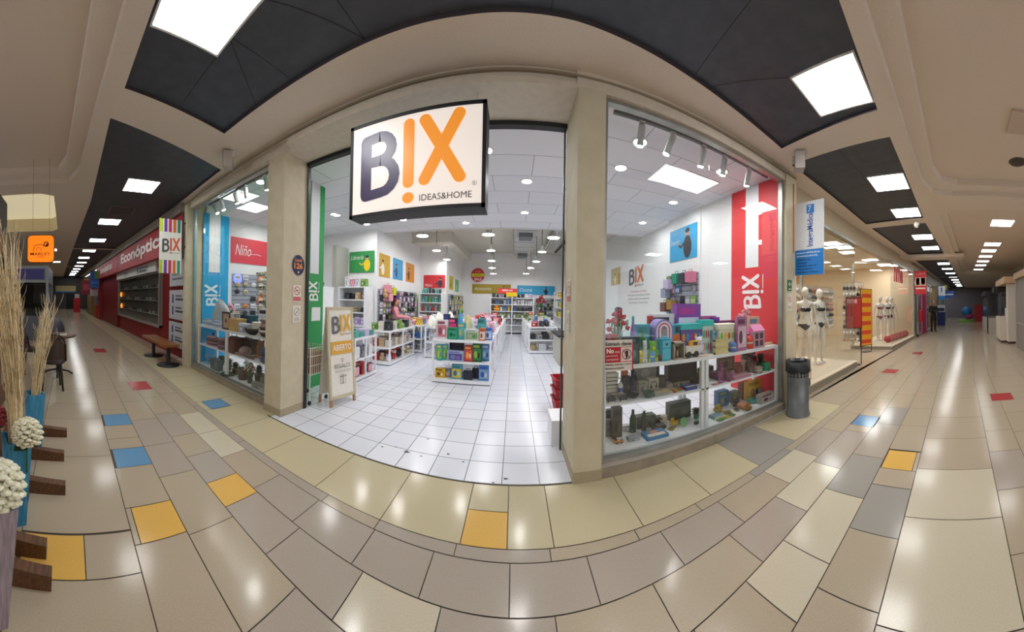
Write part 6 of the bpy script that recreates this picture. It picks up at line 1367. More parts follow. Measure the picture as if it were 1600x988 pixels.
# ================================================================ RIGHT PASSAGE: lingerie shop
PZ = .15
def glassbox(name_label, pts, z0, z1):
    pass
pt = MB(); pt.prism([(3.80,2.43),(6.52,2.46),(6.45,4.05),(3.80,4.05)],0,PZ-.02,'#8f8574'); pt.prism([(3.80,2.42),(6.54,2.45),(6.47,4.05),(3.80,4.05)],PZ-.02,PZ,'#e6d6bd'); struct('trim_3', pt)
pt = MB(); pt.prism([(9.35,2.26),(13.0,2.05),(13.0,3.7),(9.2,3.7)],0,.10,'#8f8574'); pt.prism([(9.34,2.25),(13.0,2.04),(13.0,3.7),(9.19,3.7)],.10,.13,'#e6d6bd'); struct('trim_4', pt)
def panes(nm, segs, z0, z1, posts=(), top=.06):
    t = thing(nm, None, None, (segs[0][0][0],segs[0][0][1],0), world=True, kind='structure')
    for (a,b) in segs:
        d = Vector((b[0]-a[0],b[1]-a[1],0)).normalized(); n = Vector((-d.y,d.x,0))*.006
        g = MB(); g.prism([(a[0],a[1]),(b[0],b[1]),(b[0]+n.x,b[1]+n.y),(a[0]+n.x,a[1]+n.y)],z0,z1,'glass'); g.build('glass_pane', t)
        q = MB(); n2 = n*5; q.prism([(a[0]-n2.x,a[1]-n2.y),(b[0]-n2.x,b[1]-n2.y),(b[0]+n2.x,b[1]+n2.y),(a[0]+n2.x,a[1]+n2.y)],z1,z1+top,'alu'); q.build('top_rail', t)
    for (x,y) in posts: q = MB(); q.box(x-.03,x+.03,y-.03,y+.03,0,z1,'alu'); q.build('post', t)
panes('window_3', [((3.82,2.47),(5.15,2.485)),((5.16,2.485),(6.48,2.50)),((6.47,2.51),(6.42,3.95))], PZ, 3.0, ((6.42,4.0),(5.35,4.0)))
panes('window_4', [((9.42,2.32),(11.0,2.22)),((11.01,2.22),(12.9,2.10)),((9.42,2.32),(9.3,3.6))], .13, 3.0, ((12.95,2.08),(9.3,3.65)))
nw = MB(); nw.prism([(3.66,2.56),(6.5,2.56),(9.3,2.42),(13,2.15),(13,2.35),(9.3,2.62),(6.5,2.72),(3.66,2.72)],3.06,CEIL+.1,'#b8a88c'); nw.box(6.5,13,2.35,2.36,3.06,3.08,'#8f8574') if 0 else None
struct('wall_nme_front', nw)
nb_ = MB(); nb_.box(3.64,3.80,2.8,9,0,3.4,'#efd9b6'); nb_.box(3.8,13.3,8.8,9,0,3.4,'#f2dcb9'); nb_.box(13.0,13.2,2.1,9,0,3.4,'#e8d2b0'); struct('wall_nme_back', nb_)
nc = MB(); nc.box(3.7,13.2,2.6,9,3.3,3.36,'#f0e6d4'); struct('ceiling_nme', nc)
for i,(x,y) in enumerate(((4.9,3.3),(6.0,4.6),(7.6,3.7),(7.9,5.6),(10.6,3.4),(5.2,6.2),(10.8,6.6),(12,3.2))):
    light_panel(x,y,.6,3.298,'square ceiling panel inside the lingerie shop', 'ceiling panels of the lingerie shop', E=NME_E)
# lingerie displays: racks of hanging bras
def bra_rack(label, o, rd, nrm, w, z0, z1, n, m, cols):
    o = Vector(o); rd = Vector(rd); nrm = Vector(nrm); t = thing('lingerie_rack', label, 'display rack', o, world=True)
    q = MB(); p = [o, o+rd*w, o+rd*w+nrm*.02, o+nrm*.02]; q.prism([(v.x,v.y) for v in p], z0, z1, '#cfc4b0'); q.build('panel', t)
    q = MB()
    for j in range(m+1): zz = z0+(z1-z0)*j/m; a = o+nrm*.06+UZ*zz; b = a+rd*w; a.z = b.z = zz; q.cyl(a,b,.006,'#8a8680',n=5)
    q.build('rail', t)
    P_ = {}
    for j in range(m):
        for i in range(n):
            c = cols[(i//2+j)%len(cols)]; pos = o+rd*(w*(i+.5)/n)+nrm*.05; pos.z = z0+(z1-z0)*(j+1)/m-.03
            if c not in P_:
                s_ = w/n*.42; g = thing('bra', BRAN[c]+' bra hanging in the '+label.split(' in ')[0].split(' beside')[0].replace('rack of','rack of'), 'bra', pos, math.atan2(rd.y,rd.x), BRAN[c]+' bras '+label)
                q = MB(); 
                for sx in (-1,1): q.ell((sx*s_*.55,-.02,-.16),(s_*.5,.05,.065),c,10,6)
                q.build('cups', g); q = MB()
                for sx in (-1,1): q.tube([(sx*s_*.6,-.02,-.10),(sx*s_*.5,0,-.02),(sx*s_*.2,0,0)],.006,c,4)
                q.build('straps', g); P_[c] = g
            else: dup(P_[c], loc=pos)
BRAN = {'#e8e0d8':'white','#c8a890':'beige','#26242a':'black','#a8b4c8':'pale blue','#b06a70':'rose'}
bra_rack('tall rack of bras beside the orange offer board', (9.12,3.95,0),(0,-1,0),(-1,0,0),.75,.3,2.3,3,9,['#c8a890','#e8e0d8','#26242a'])
bra_rack('wide rack of bras behind the front mannequins', (7.7,5.3,0),(1,0,0),(0,-1,0),3.3,.6,2.25,14,7,['#c8a890','#e8e0d8','#a8b4c8','#26242a','#b06a70'])
bra_rack('rack of bras at the left inner wall', (3.82,3.4,0),(0,1,0),(1,0,0),1.2,.8,2.0,4,4,['#e8e0d8','#26242a','#c8a890'])
mannequin(5.12,3.10,PZ,math.radians(-50),'white mannequin in black underwear nearest the trash bin','#17161a','#17161a')
mannequin(5.78,3.12,PZ,math.radians(-15),'second mannequin in dark green underwear behind the glass','#26322a','#26322a')
mannequin(10.65,3.05,.13,math.radians(-60),'left mannequin of the far window group in red patterned underwear','#7a1f28','#7a1f28')
mannequin(11.35,2.95,.13,math.radians(-50),'middle mannequin of the far window group with black bra','#2a1c22','#6a1c2a')
mannequin(12.1,2.95,.13,math.radians(-70),'right mannequin of the far window group in dark red underwear','#5a1420','#5a1420')
# free standing sign holders
def standsign(label, x, y, rz, w, z0, z1, face, frame_c, txt, lines):
    t = thing('stand_sign', label, 'sign', (x,y,0), rz); q = MB(); q.box(-.16,.16,-.10,.10,0,.012,'#17181a'); q.build('foot', t); q = MB(); q.cyl((w*.45,0,.01),(w*.45,0,z1),.012,'#17181a'); q.build('pole', t)
    q = MB(); q.box(-w/2,w/2,-.012,.012,z0,z1,frame_c); q.build('board', t); q = MB(); O=(-w/2,-.012,z0); q.rect(.02,.02,w-.02,z1-z0-.02,O,RX,UZ,face,.002)
    if txt: q.text(txt,(-w*.4,-.012,z1-.16),RX,UZ,.10,'#e8d8d0',w=w*.6,d=.004)
    for (a,b,c_) in lines: q.rect(w*.1,(z1-z0)*a,w*.9,(z1-z0)*b,O,RX,UZ,c_,.004)
    q.build('print', t)
standsign('dark red stand sign in front of the lingerie shop entrance',6.72,2.62,math.radians(-62),.42,.92,1.72,'#a8231c','#2a1210','nme',[])
standsign('tall yellow and red offer board inside the lingerie shop',8.75,2.98,math.radians(-25),.55,.2,2.05,'#e8a81c','#2a1210',None,[(.04+.16*k,.11+.16*k,'#d8482c') for k in range(6)])
# red shop name on the far window and red parcels on the platform
t = thing('shop_sign', 'red lingerie shop name on the far window of the right shop', 'sign', (10.2,2.2,2.3), world=True)
a = Vector((9.75,2.285,2.35)); d_ = Vector((1.6,-.095,0)).normalized(); q = MB(); q.text('nme',a,d_,UZ,.55,'#b31822',w=1.25,bold=.05,d=.012); q.build('lettering', t)
for i in range(6):
    x = 10.2+i*.42; item('pillow',(x,2.62-.05*i,.13),.34,.3,.26,['#b8323a','#d85a60'],'red heart cushion on the platform of the far lingerie window',group='red cushions on the platform')
item('carton',(4.45,2.72,PZ),.22,.2,.16,['#d8a89a','#e8c0b0','#c88c80','#f0d8d0'],'small pink box on the platform beside the trash bin')
# trash bin
p = (3.33,2.13); t = thing('trash_bin', 'grey perforated metal trash bin with black liner beside the right window', 'trash bin', (p[0],p[1],0))
q = MB(); q.lathe([(.17,0),(.17,.03),(.155,.035),(.155,.52)],'steel_grey',n=32); q.lathe([(.155,.70),(.16,.71),(.16,.74),(.15,.74),(.15,.70)],'steel_grey',n=32); q.build('body', t)
q = MB(); n_=40; 
for j in range(5):
    z_=.52+j*.036; 
    for i in range(n_):
        if i%2==0:
            a0,a1=2*math.pi*i/n_,2*math.pi*(i+1)/n_; q.add([(.155*math.cos(a0),.155*math.sin(a0),z_),(.155*math.cos(a1),.155*math.sin(a1),z_),(.155*math.cos(a1),.155*math.sin(a1),z_+.036),(.155*math.cos(a0),.155*math.sin(a0),z_+.036)],[(0,1,2,3)],'steel_grey')
        else:
            a0,a1=2*math.pi*i/n_,2*math.pi*(i+1)/n_; q.add([(.155*math.cos(a0),.155*math.sin(a0),z_),(.155*math.cos(a1),.155*math.sin(a1),z_),(.155*math.cos(a1),.155*math.sin(a1),z_+.012),(.155*math.cos(a0),.155*math.sin(a0),z_+.012)],[(0,1,2,3)],'steel_grey')
q.build('perforated_band', t)
q = MB(); q.lathe([(.14,.3),(.15,.5),(.15,.74),(.172,.745),(.175,.62),(.178,.60)],'#131316',n=26)
q.v = [(v[0]*(1+.02*math.sin(i*1.7)),v[1]*(1+.02*math.cos(i*2.1)),v[2]+(.012*math.sin(i*1.3) if v[2] < .65 else 0)) for i,v in enumerate(q.v)]; q.build('liner', t)
q = MB(); q.disc(0,0,.04,(.13,-.10,.42),(.6,.8,0),UZ,'#cdd4c8',.012,rb=.055); q.build('sticker', t)

# facade beyond, right passage
def yb(x, y): return y+bend(x)
rf = MB(); rf.prism([(13.2,2.42+bend(13.2)),(33,2.42+bend(33)),(33,2.7+bend(33)),(13.2,2.7+bend(13.2))],2.75,CEIL+.02,'#8c8374'); rf.prism([(13.2,3.4),(33,2.4),(33,2.6),(13.2,3.6)],0,2.75,'#6f6a66'); rf.box(32.8,33,-6.4,3,0,CEIL,'#77747c'); struct('wall_right_passage', rf)
for i,(x0,x1,c,lb) in enumerate(((13.3,14.8,'#8f8a82','grey glass shopfront beside the fire extinguisher'),(15.0,15.35,'#b0185c','magenta pillar panel behind the standing guard'),(15.6,18.0,'#7c8488','glass shopfront behind the guard'),(18.6,20.2,'#a88c60','beige pillar before the blue machine'),(21.5,24.5,'#8c96a0','pale shopfront far down the right passage'),(25.5,29,'#6c7884','darker shopfront farthest down the right passage'))):
    t = thing('shopfront', lb, 'shopfront', ((x0+x1)/2,yb(x0,2.35),0), world=True); q = MB(); y_ = yb(x1,2.37)-(0 if i not in (3,1) else .08)
    if i in (0,2,4,5):
        q.box(x0,x0+.06,y_-.03,y_+.05,0,2.75,'alu'); q.box(x1-.06,x1,y_-.03,y_+.05,0,2.75,'alu'); q.box(x0,x1,y_-.03,y_+.05,0,.12,'alu'); q.box(x0,x1,y_-.03,y_+.05,2.6,2.75,'alu'); q.build('frame', t); q = MB(); q.box(x0+.06,x1-.06,y_,y_+.01,.12,2.6,'glass'); q.build('glass_pane', t); q = MB(); q.box(x0+.06,x1-.06,y_+.30,y_+.34,.12,2.6,c); q.build('display_wall', t)
    else: q.box(x0,x1,y_-.05,y_+.2,0,2.74,c); q.build('panel', t)
def passage_banner(label, x, y0, y1, z0, z1, segs, txt=None, nm='hanging_banner'):
    t = thing(nm, label, 'banner', (x,(y0+y1)/2,z0), world=True); s = -1 if x > 0 else 1
    q = MB(); q.box(x-.006,x+.006,y0,y1,z0,z1,segs[0]); q.build('cloth', t); q = MB()
    rd = Vector((0,-1,0)) if x > 0 else Vector((0,1,0)); O = Vector((x+s*.006, y1 if x > 0 else y0, z0)); w = y1-y0; h = z1-z0
    for (a,b,c,d,k) in segs[1:]: q.rect(a*w,b*h,c*w,d*h,O,rd,UZ,k,.003)
    if txt: q.text(txt[0],O+rd*w*.1+UZ*h*txt[1],rd,UZ,h*txt[2],txt[3],w=w*.8,d=.005)
    if q.v: q.build('print', t)
    q = MB(); q.cyl((x,y1+.03,z0-.1),(x,y1+.03,z1+.1),.012,'#17181a',n=8); q.build('pole', t); q = MB(); q.cyl((x,y1+.03,z1-.05),(x,2.42+bend(x)+(.5 if x < -18.5 else 0),z1-.05),.01,'#17181a',n=6); q.build('bracket', t)
x = 12.6; passage_banner('red banner with women portraits beyond the lingerie shop',x,1.45,1.98,2.0,3.05,['#c22c30',(.05,.36,.95,.72,'#d8b8ac'),(.12,.40,.42,.70,'#5a2a20'),(.55,.42,.9,.7,'#b07860'),(.1,.22,.9,.28,'#f0d8d0')],('ALERTA',.83,.09,'#e8a0a0'))
passage_banner('small yellow and blue banner down the right passage',20.5,.85,1.3,2.3,2.95,['#2f5c9a',(.4,.5,1,1,'#c8c83a')])
passage_banner('white and blue banner near the blue machine down the right passage',18.6,.9,1.35,1.85,2.75,['#d8dce0',(0,0,1,.3,'#2a7cc0'),(.4,.55,.6,.9,'#3a6ab0')])
passage_banner('blue sign far down the right passage',24,.4,1.3,2.1,2.7,['#2f5ca8',(.1,.4,.9,.6,'#c8d4e8')],nm='hanging_sign')
t = thing('fire_extinguisher', 'red fire extinguisher at the far end of the lingerie window', 'fire extinguisher', (13.2,1.80,.75)); q = MB(); q.lathe([(.08,0),(.09,.04),(.09,.45),(.04,.55)],'#b0161c'); q.build('cylinder', t); q = MB(); q.box(-.03,.03,-.02,.02,.55,.62,'#17181a'); q.tube([(.02,0,.58),(.12,0,.5),(.12,0,.2)],.012,'#17181a'); q.build('valve', t); q = MB(); q.box(-.02,.02,.06,.12,.3,.36,'#8a8a8a'); q.box(-.1,.1,.1,.14,-.75+.75,.5,'#8a8a8a'); q.build('wall_bracket', t)
t = thing('vending_kiosk', 'dark blue upright machine with white top down the right passage', 'machine', (20.9,1.35,0), math.radians(-80)); q = MB(); q.box(-.3,.3,-.25,.25,0,1.0,'#162c6c'); q.build('body', t); q = MB(); q.box(-.3,.3,-.2,.25,1.0,1.5,'#d8dce4'); q.box(-.25,.25,-.21,-.2,1.05,1.3,'#2a3a5c'); q.build('screen_head', t)
# right side kiosks (behind the camera line)
def kiosk(label, x0,x1,y0,y1,h,parts):
    t = thing('market_kiosk', label, 'kiosk', ((x0+x1)/2,(y0+y1)/2,0), world=True)
    for nm, bx in parts:
        q = MB()
        for b in bx: q.box(*b)
        q.build(nm, t)
kiosk('white market kiosk with glass showcase at the right edge', 11.0,12.6,-2.6,-1.65,2.3,[('base',[(11.0,12.3,-2.6,-1.62,.08,1.0,'#d8d0c4'),(11.02,12.28,-2.58,-1.65,0,.08,'#4a3428')]),('column',[(10.6,10.95,-2.6,-1.85,.08,2.3,'#ddd6cc'),(10.62,10.93,-2.58,-1.88,0,.08,'#4a3428')]),('glass',[(11.1,12.25,-2.5,-1.68,1.0,2.0,'glass')]),('canopy',[(10.5,13.0,-2.7,-1.7,2.3,2.55,'#c8a888'),(12.4,13.2,-2.6,-1.55,2.05,2.3,'#2a2422')]),('goods',[(11.3,11.6,-2.2,-1.9,1.0,1.35,'#e8e4e0'),(11.8,12.1,-2.3,-2.0,1.0,1.5,'#3a3230')])])
kiosk('grey panelled kiosk cut by the right edge of the photo', 7.6,9.3,-3.4,-2.2,2.4,[('wall',[(7.6,9.6,-3.4,-2.0,0,2.35,'#8f8a86')]),('rail',[(7.6,9.6,-1.98,-1.95,.85,.9,'#b0aca8'),(7.6,7.66,-2.0,-1.94,0,2.35,'#b0aca8'),(9.54,9.6,-2.0,-1.94,0,2.35,'#b0aca8')]),('canopy',[(7.5,9.7,-3.4,-1.9,2.35,2.55,'#b09878')]),('sign',[(7.7,8.5,-2.1,-2.0,2.55,2.9,'#c83248'),(7.7,8.5,-2.12,-2.1,2.75,3.0,'#d8c020')])])
kiosk('black topped glass showcase kiosk down the right passage', 14.5,17,-2.6,-1.4,2.1,[('frame',[(14.5,14.56,-1.5,-1.44,0,2.1,'#3a3638'),(16.9,16.96,-1.5,-1.44,0,2.1,'#3a3638'),(14.5,17,-2.6,-1.4,0,.8,'#b8b0a8')]),('glass',[(14.56,16.9,-2.5,-1.45,.8,1.9,'glass')]),('canopy',[(14.4,17.1,-2.7,-1.35,1.95,2.2,'#1c1a1e')])])
t = thing('kiddie_ride', 'blue and red children ride far down the right passage', 'ride', (25.5,-.7,0)); q = MB(); q.lathe([(.8,0),(.8,.15),(.6,.2)],'#6a9a3a'); q.build('base', t); q = MB(); q.ell((0,0,.9),(.45,.45,.45),'#2a7cc0'); q.ell((0,-.2,.5),(.35,.4,.3),'#c03a8a'); q.build('body', t); q = MB(); q.box(-.4,.4,-1.5,-.7,0,1.5,'#b01c2c'); q.build('cabin', t)
# guard: person in black standing by the shopfront
J, E_ = skeleton(1.76,'folded'); GB = body_mesh(J,E_)
def person(label, B, x, y, z, rz, sc, jacket, trousers, hair, hairlen=0, shoes='#141416', face=True):
    t = thing('person', label, 'person', (x,y,z), rz); s = sc
    q = MB(); q.add([tuple(v) for v in B[0]], B[2], 'skin', True); q.ell((0,-.02*s,1.61*s),(.072*s,.09*s,.11*s),'skin',16,12); q.ell((0,-.108*s,1.60*s),(.012*s,.018*s,.02*s),'skin',8,6)
    for sx in (-1,1): q.ell((sx*.073*s,0,1.605*s),(.012*s,.02*s,.028*s),'skin',8,6)
    q.build('body', t)
    q = shell(B, lambda v: .88*s < v.z < 1.475*s and not (v.z > 1.44*s and abs(v.x) < .03), jacket, .018); q.build('jacket', t)
    q = shell(B, lambda v: .07*s < v.z < .93*s and abs(v.x) < .21*s, trousers, .014); q.build('trousers', t)
    q = MB()
    for sx in (-1,1): q.ell((sx*.11*s,-.05*s,.04*s),(.05*s,.13*s,.045*s),shoes,12,8)
    q.build('shoes', t)
    q = MB(); q.ell((0,.012*s,1.64*s),(.082*s,.092*s,.105*s),hair,16,10)
    if hairlen: q.ell((0,.09*s,1.56*s),(.05*s,.05*s,.09*s),hair,10,8)
    q.build('hair', t)
    q = MB()
    for sx in (-1,1): q.ell((sx*.03*s,-.103*s,1.625*s),.009*s,'#1a1412',8,6)
    q.box(-.02*s,.02*s,-.108*s,-.1*s,1.56*s,1.566*s,'#8a4a40'); q.build('face_features', t)
person('person in black clothes standing with folded arms beside the right passage shopfront', GB, 16.0,1.45,0, math.radians(-70), 1.76/1.72, '#17171b','#141418','#1a1614')
J, E_ = skeleton(1.56,'reach'); WB = body_mesh(J,E_)
person('person in a pink hoodie with brown hair looking at the left peg wall', WB, -3.46,7.75,0, math.radians(105), 1.56/1.72, '#dc8f98','#3a4458','#4a2418', 1)

# ================================================================ LEFT PASSAGE: optician
def bx(x): return bend(-abs(x))
lf = MB(); YL = 2.42
lf.prism([(-18.5,YL+.25+bend(18.5)),(-6,YL+.25),(-5.6,YL+.25),(-5.6,YL+.5),(-18.5,YL+.5+bend(18.5))],0,3.35,'#7d1018'); 
lf.prism([(-19,YL-.15+bend(19)),(-6,YL-.15),(-5.6,YL-.15),(-5.6,YL+.3),(-19,YL+.3+bend(19))],3.3,CEIL+.02,'#8d8478')
struct('wall_left_passage', lf)
t = thing('optician_fascia', 'long red optician fascia sign above the left shopfront', 'sign', (-10,2.3,2.6), world=True)
def LY(x, y): return y+bx(x)
q = MB(); q.prism([(-18.5,LY(18.5,YL-.10)),(-12.2,LY(12.2,YL-.10)),(-12.2,LY(12.2,YL+.2)),(-18.5,LY(18.5,YL+.2))],2.52,3.28,'#a3131f'); q.prism([(-12.15,LY(12.15,YL-.10)),(-6,YL-.10),(-5.62,YL-.10),(-5.62,YL+.2),(-12.15,LY(12.15,YL+.2))],2.52,3.28,'#a3131f'); q.build('fascia', t)
q = MB(); d_ = Vector((6.15,-bx(12.15),0)).normalized(); q.text('Econópticas',Vector((-11.4,LY(11.4,YL-.105),2.66)),d_,UZ,.50,'#f0e6e0',w=5.2,bold=.03,d=.01); q.text('Econópticas',Vector((-16.9,LY(16.9,YL-.105),2.68)),d_,UZ,.44,'#f0e6e0',w=3.6,bold=.03,d=.01); q.build('lettering', t)
t = thing('roller_shutter', 'closed dark red roller shutter of the optician', 'shutter', (-15,2.2,0), world=True); q = MB(); q.prism([(-17.6,LY(17.6,YL+.16)),(-13.2,LY(13.2,YL+.16)),(-13.2,LY(13.2,YL+.245)),(-17.6,LY(17.6,YL+.245))],0,2.5,'shutter_red'); q.build('slats', t); q = MB(); q.prism([(-18.3,LY(18.3,YL-.02)),(-17.7,LY(17.7,YL-.02)),(-17.7,LY(17.7,YL+.24)),(-18.3,LY(18.3,YL+.24))],0,2.5,'#8a101a'); q.build('jamb', t)
# optician window
t = thing('shop_window', 'optician display window with glass shelves in the red wall', 'window', (-10,2.3,.6), world=True)
xa, xb = -13.0, -7.6; ya_, yb_ = LY(13.0,YL+.14), LY(7.6,YL+.14)
q = MB(); q.prism([(xa,ya_),(xb,yb_),(xb,yb_+.1),(xa,ya_+.1)],.6,.66,'#8f8680'); q.prism([(xa,ya_),(xb,yb_),(xb,yb_+.1),(xa,ya_+.1)],2.17,2.21,'#8f8680'); q.box(xb-.05,xb,yb_-.02,yb_+.1,.6,2.21,'#8f8680'); q.box(xa,xa+.05,ya_-.02,ya_+.1,.6,2.21,'#8f8680'); q.build('frame', t)
q = MB(); q.prism([(xa,ya_+.02),(xb,yb_+.02),(xb,yb_+.03),(xa,ya_+.03)],.66,2.22,'glass'); q.build('glass_pane', t)
q = MB(); q.prism([(xa,ya_+.10),(xb,yb_+.10),(xb,yb_+.108),(xa,ya_+.108)],.66,2.22,'#4c4640'); q.build('backdrop', t)
for k in range(3): q = MB(); z_ = .95+.4*k; q.prism([(xa+.1,ya_+.035),(xb-.1,yb_+.035),(xb-.1,yb_+.10),(xa+.1,ya_+.10)],z_,z_+.015,'#a8aca8'); q.build('shelf', t)
for k in range(3):
    for i in range(14):
        x = -12.4+i*.34; y_ = LY(x,YL+.14)+.068; c = ['#c8c4bc','#8a6a50','#3a3a3c','#b0a890'][(i+k)%4]
        q = MB(); q.tube([(0.06*math.cos(a),0,.05+.04*math.sin(a)) for a in [j*.7 for j in range(10)]],.008,c); q.tube([(.14+.06*math.cos(a),0,.05+.04*math.sin(a)) for a in [j*.7 for j in range(10)]],.008,c); q.build('eyeglasses', loc=(x,y_,.965+.4*k), label=['pale','brown','dark','beige'][(i+k)%4]+' framed glasses on the optician window shelves', cat='glasses', group=['pale','brown','dark','beige'][(i+k)%4]+' glasses in the optician window')
for (x,z_) in ((-12.6,1.55),(-12.5,1.05)): q = MB(); q.ell((0,0,0),(.22,.03,.12),'#e08a28:e2.0'); q.build('amber_lamp', loc=(x,LY(x,YL+.14)+.05,z_), label='small amber glowing lamp in the far end of the optician window', cat='lamp', group='amber lamps in the optician window')
t = thing('information_board', 'white information board above the optician window', 'sign', (-10,2.3,2.27), world=True)
q = MB(); q.prism([(-13,ya_-.08),(-7.75,yb_-.08),(-7.75,yb_),(-13,ya_)],2.22,2.517,'#c9c9c6'); q.build('board', t); q = MB(); O = Vector((-11.5,LY(11.5,YL+.055),2.28)); q.text('25+',O,d_,UZ,.18,'#5c5c68',w=.7,d=.01); O=Vector((-9.6,LY(9.6,YL+.055),2.28)); q.rect(0,0,.12,.2,O,d_,UZ,'#5c5c68',.01); q.rect(.25,.12,1.2,.17,O,d_,UZ,'#8a8a94',.01); q.rect(.25,.02,1.0,.07,O,d_,UZ,'#5c5c68',.01); q.build('print', t)
for k, (z0,z1,lb) in enumerate(((1.76,2.52,'upper white panel of the optician column beside the banner'),(.93,1.66,'middle white panel of the optician column'),(.26,.86,'lower white panel of the optician column behind the bench'))):
    t = thing('advert_board', lb, 'panel', (-6.3,YL+.2,z0), world=True); x0_,x1_ = -7.0,-5.76
    q = MB(); q.box(x0_,x1_,YL+.14,YL+.195,z0,z1,'#bfc1c6'); q.build('board', t); O=(x0_,YL+.14,z0); h=z1-z0; q = MB()
    if k: 
        for (a,b) in ((.55,.85),(.15,.45)): q.rect(.22,h*a,.32,h*b,O,RX,UZ,'#3a4a78',.003); q.rect(.45,h*(b-.08),.85,h*(b-.02),O,RX,UZ,'#6c6c78',.003); q.rect(.45,h*(b-.2),.95,h*(b-.13),O,RX,UZ,'#4c4c58',.003)
    else: q.rect(.2,h*.2,.9,h*.26,O,RX,UZ,'#6c6c78',.003); q.rect(.2,h*.35,.6,h*.41,O,RX,UZ,'#8c8c98',.003)
    q.build('print', t)
# bench
t = thing('wooden_bench', 'wooden passage bench on two round black pedestals by the optician', 'bench', (-6.3,2.1,0), math.radians(1))
q = MB(); q.box(-.95,.72,-.19,.19,.42,.47,'wood_bench',bev=.02); q.build('seat', t)
for x in (-.52,.52): q = MB(); q.lathe([(.25,0),(.25,.015),(.06,.04),(.045,.06),(.045,.38),(.07,.42)],'#15161a',c=(x,0,0),n=26); q.build('pedestal', t)
# further left passage
q = MB(); q.prism([(-19.6,LY(19.6,YL-.1)),(-18.6,LY(18.6,YL-.1)),(-18.6,LY(18.6,YL+.3)),(-19.6,LY(19.6,YL+.3))],0,.85,'#a03018'); q.prism([(-19.6,LY(19.6,YL-.1)),(-18.6,LY(18.6,YL-.1)),(-18.6,LY(18.6,YL+.3)),(-19.6,LY(19.6,YL+.3))],.85,2.7,'#6c6c6a'); q.build('shop_column', label='shopfront column with orange red base past the optician', cat='column')
q = MB(); q.prism([(-23.5,LY(23.5,YL-.15)),(-21.2,LY(21.2,YL-.15)),(-21.2,LY(21.2,YL+.3)),(-23.5,LY(23.5,YL+.3))],0,2.6,'#8a7348'); q.build('shop_column', label='broad tan column far down the left passage', cat='column')
lw = MB(); lw.prism([(-31,LY(31,YL+.5)),(-18.5,LY(18.5,YL+.5)),(-18.5,LY(18.5,YL+.7)),(-31,LY(31,YL+.7))],0,CEIL,'#4a4644'); lw.box(-31,-30.8,-6.4,2,0,CEIL,'#4a4644'); lw.box(-30.8,-30.7,-1.6,.6,1.9,2.5,'#c8b880'); lw.box(-30.8,-30.69,-1.6,.6,1.75,1.9,'#2c6cb0'); lw.box(-30.8,-30.7,-.4,.6,0,1.6,'#08080a'); struct('wall_left_far', lw)
passage_banner('dark red banner with flowers far down the left passage',-19.4,.75,1.45,1.55,2.55,['#7a1c26',(.2,.3,.8,.7,'#a83a48')])
passage_banner('blue and green banner far down the left passage',-17.2,1.2,1.75,1.95,3.0,['#24509a',(.5,.55,1,1,'#5c8a2a'),(0,.1,1,.4,'#3a6ab8'),(.1,.16,.9,.2,'#c8d4e8')])
passage_banner('small orange sign between the far banners on the left',-21,1.0,1.4,2.3,2.7,['#c87a2a',(.2,.3,.8,.7,'#e8b83a')],nm='hanging_sign')
passage_banner('white shop sign edge past the red optician fascia',-17.8,1.25,1.75,1.45,2.3,['#b8b4b4',(.1,.5,.9,.7,'#b04050')],nm='hanging_sign')
t = thing('red_dispenser', 'red upright dispenser far down the left passage', 'machine', (-25,.6,0)); q = MB(); q.box(-.25,.25,-.3,.3,0,1.25,'#b81420'); q.build('body', t); q = MB(); q.box(-.15,.15,-.2,.2,1.25,1.6,'#c8c0c0'); q.build('head', t)

# ================================================================ LEFT FOREGROUND
# hanging orange sign
a = atX(43,368,-4.6); b = atX(85,411,-4.6)
c0 = Vector((-4.6,(a.y+b.y)/2,(a.z+b.z)/2)); w_ = abs(b.y-a.y); h_ = abs(a.z-b.z)*1.0
t = thing('hanging_sign', 'orange rounded square coffee shop sign hanging over the left passage', 'sign', c0, world=True)
def rrect(w,h,r,n=6):
    o=[]
    for cx,cy,a0 in ((w/2-r,h/2-r,0),(-w/2+r,h/2-r,1),(-w/2+r,-h/2+r,2),(w/2-r,-h/2+r,3)): o += [(cx+r*math.cos(math.pi/2*(a0+i/n)),cy+r*math.sin(math.pi/2*(a0+i/n))) for i in range(n+1)]
    return o
q = MB(); q.prism([(c0.y+p[0],c0.z+p[1]) for p in rrect(w_,h_,w_*.16)],c0.x-.05,c0.x+.02,'#3a1c0c','x'); q.build('casing', t)
q = MB(); q.prism([(c0.y+p[0],c0.z+p[1]) for p in rrect(w_*.95,h_*.95,w_*.14)],c0.x+.02,c0.x+.03,'#f07a10:e0.9','x'); q.build('lit_face', t)
q = MB(); O=Vector((c0.x+.03,c0.y-w_/2,c0.z-h_/2)); rd=Vector((0,1,0)); K='#8a3a08'
q.stroke([(w_*.22,h_*.42),(w_*.28,h_*.62),(w_*.5,h_*.66),(w_*.62,h_*.60)],w_*.025,O,rd,UZ,K,.004); q.stroke([(w_*.34,h_*.42),(w_*.36,h_*.55),(w_*.5,h_*.52),(w_*.52,h_*.42)],w_*.02,O,rd,UZ,K,.004); q.disc(w_*.70,h_*.66,w_*.10,O,rd,UZ,K,.004,inner=.6); q.disc(w_*.73,h_*.64,w_*.05,O,rd,UZ,K,.004)
q.text('MARLEY',O+rd*w_*.12+UZ*h_*.26,rd,UZ,h_*.11,K,w=w_*.74,bold=.01,d=.004); q.text('COFFEE',O+rd*w_*.32+UZ*h_*.17,rd,UZ,h_*.05,K,w=w_*.34,d=.004); q.build('print', t)
q = MB(); 
for yy in (c0.y-w_*.3,c0.y+w_*.3): q.cyl((c0.x,yy,c0.z+h_/2),(c0.x,yy,CEIL+.2),.003,'#8a8078',n=5)
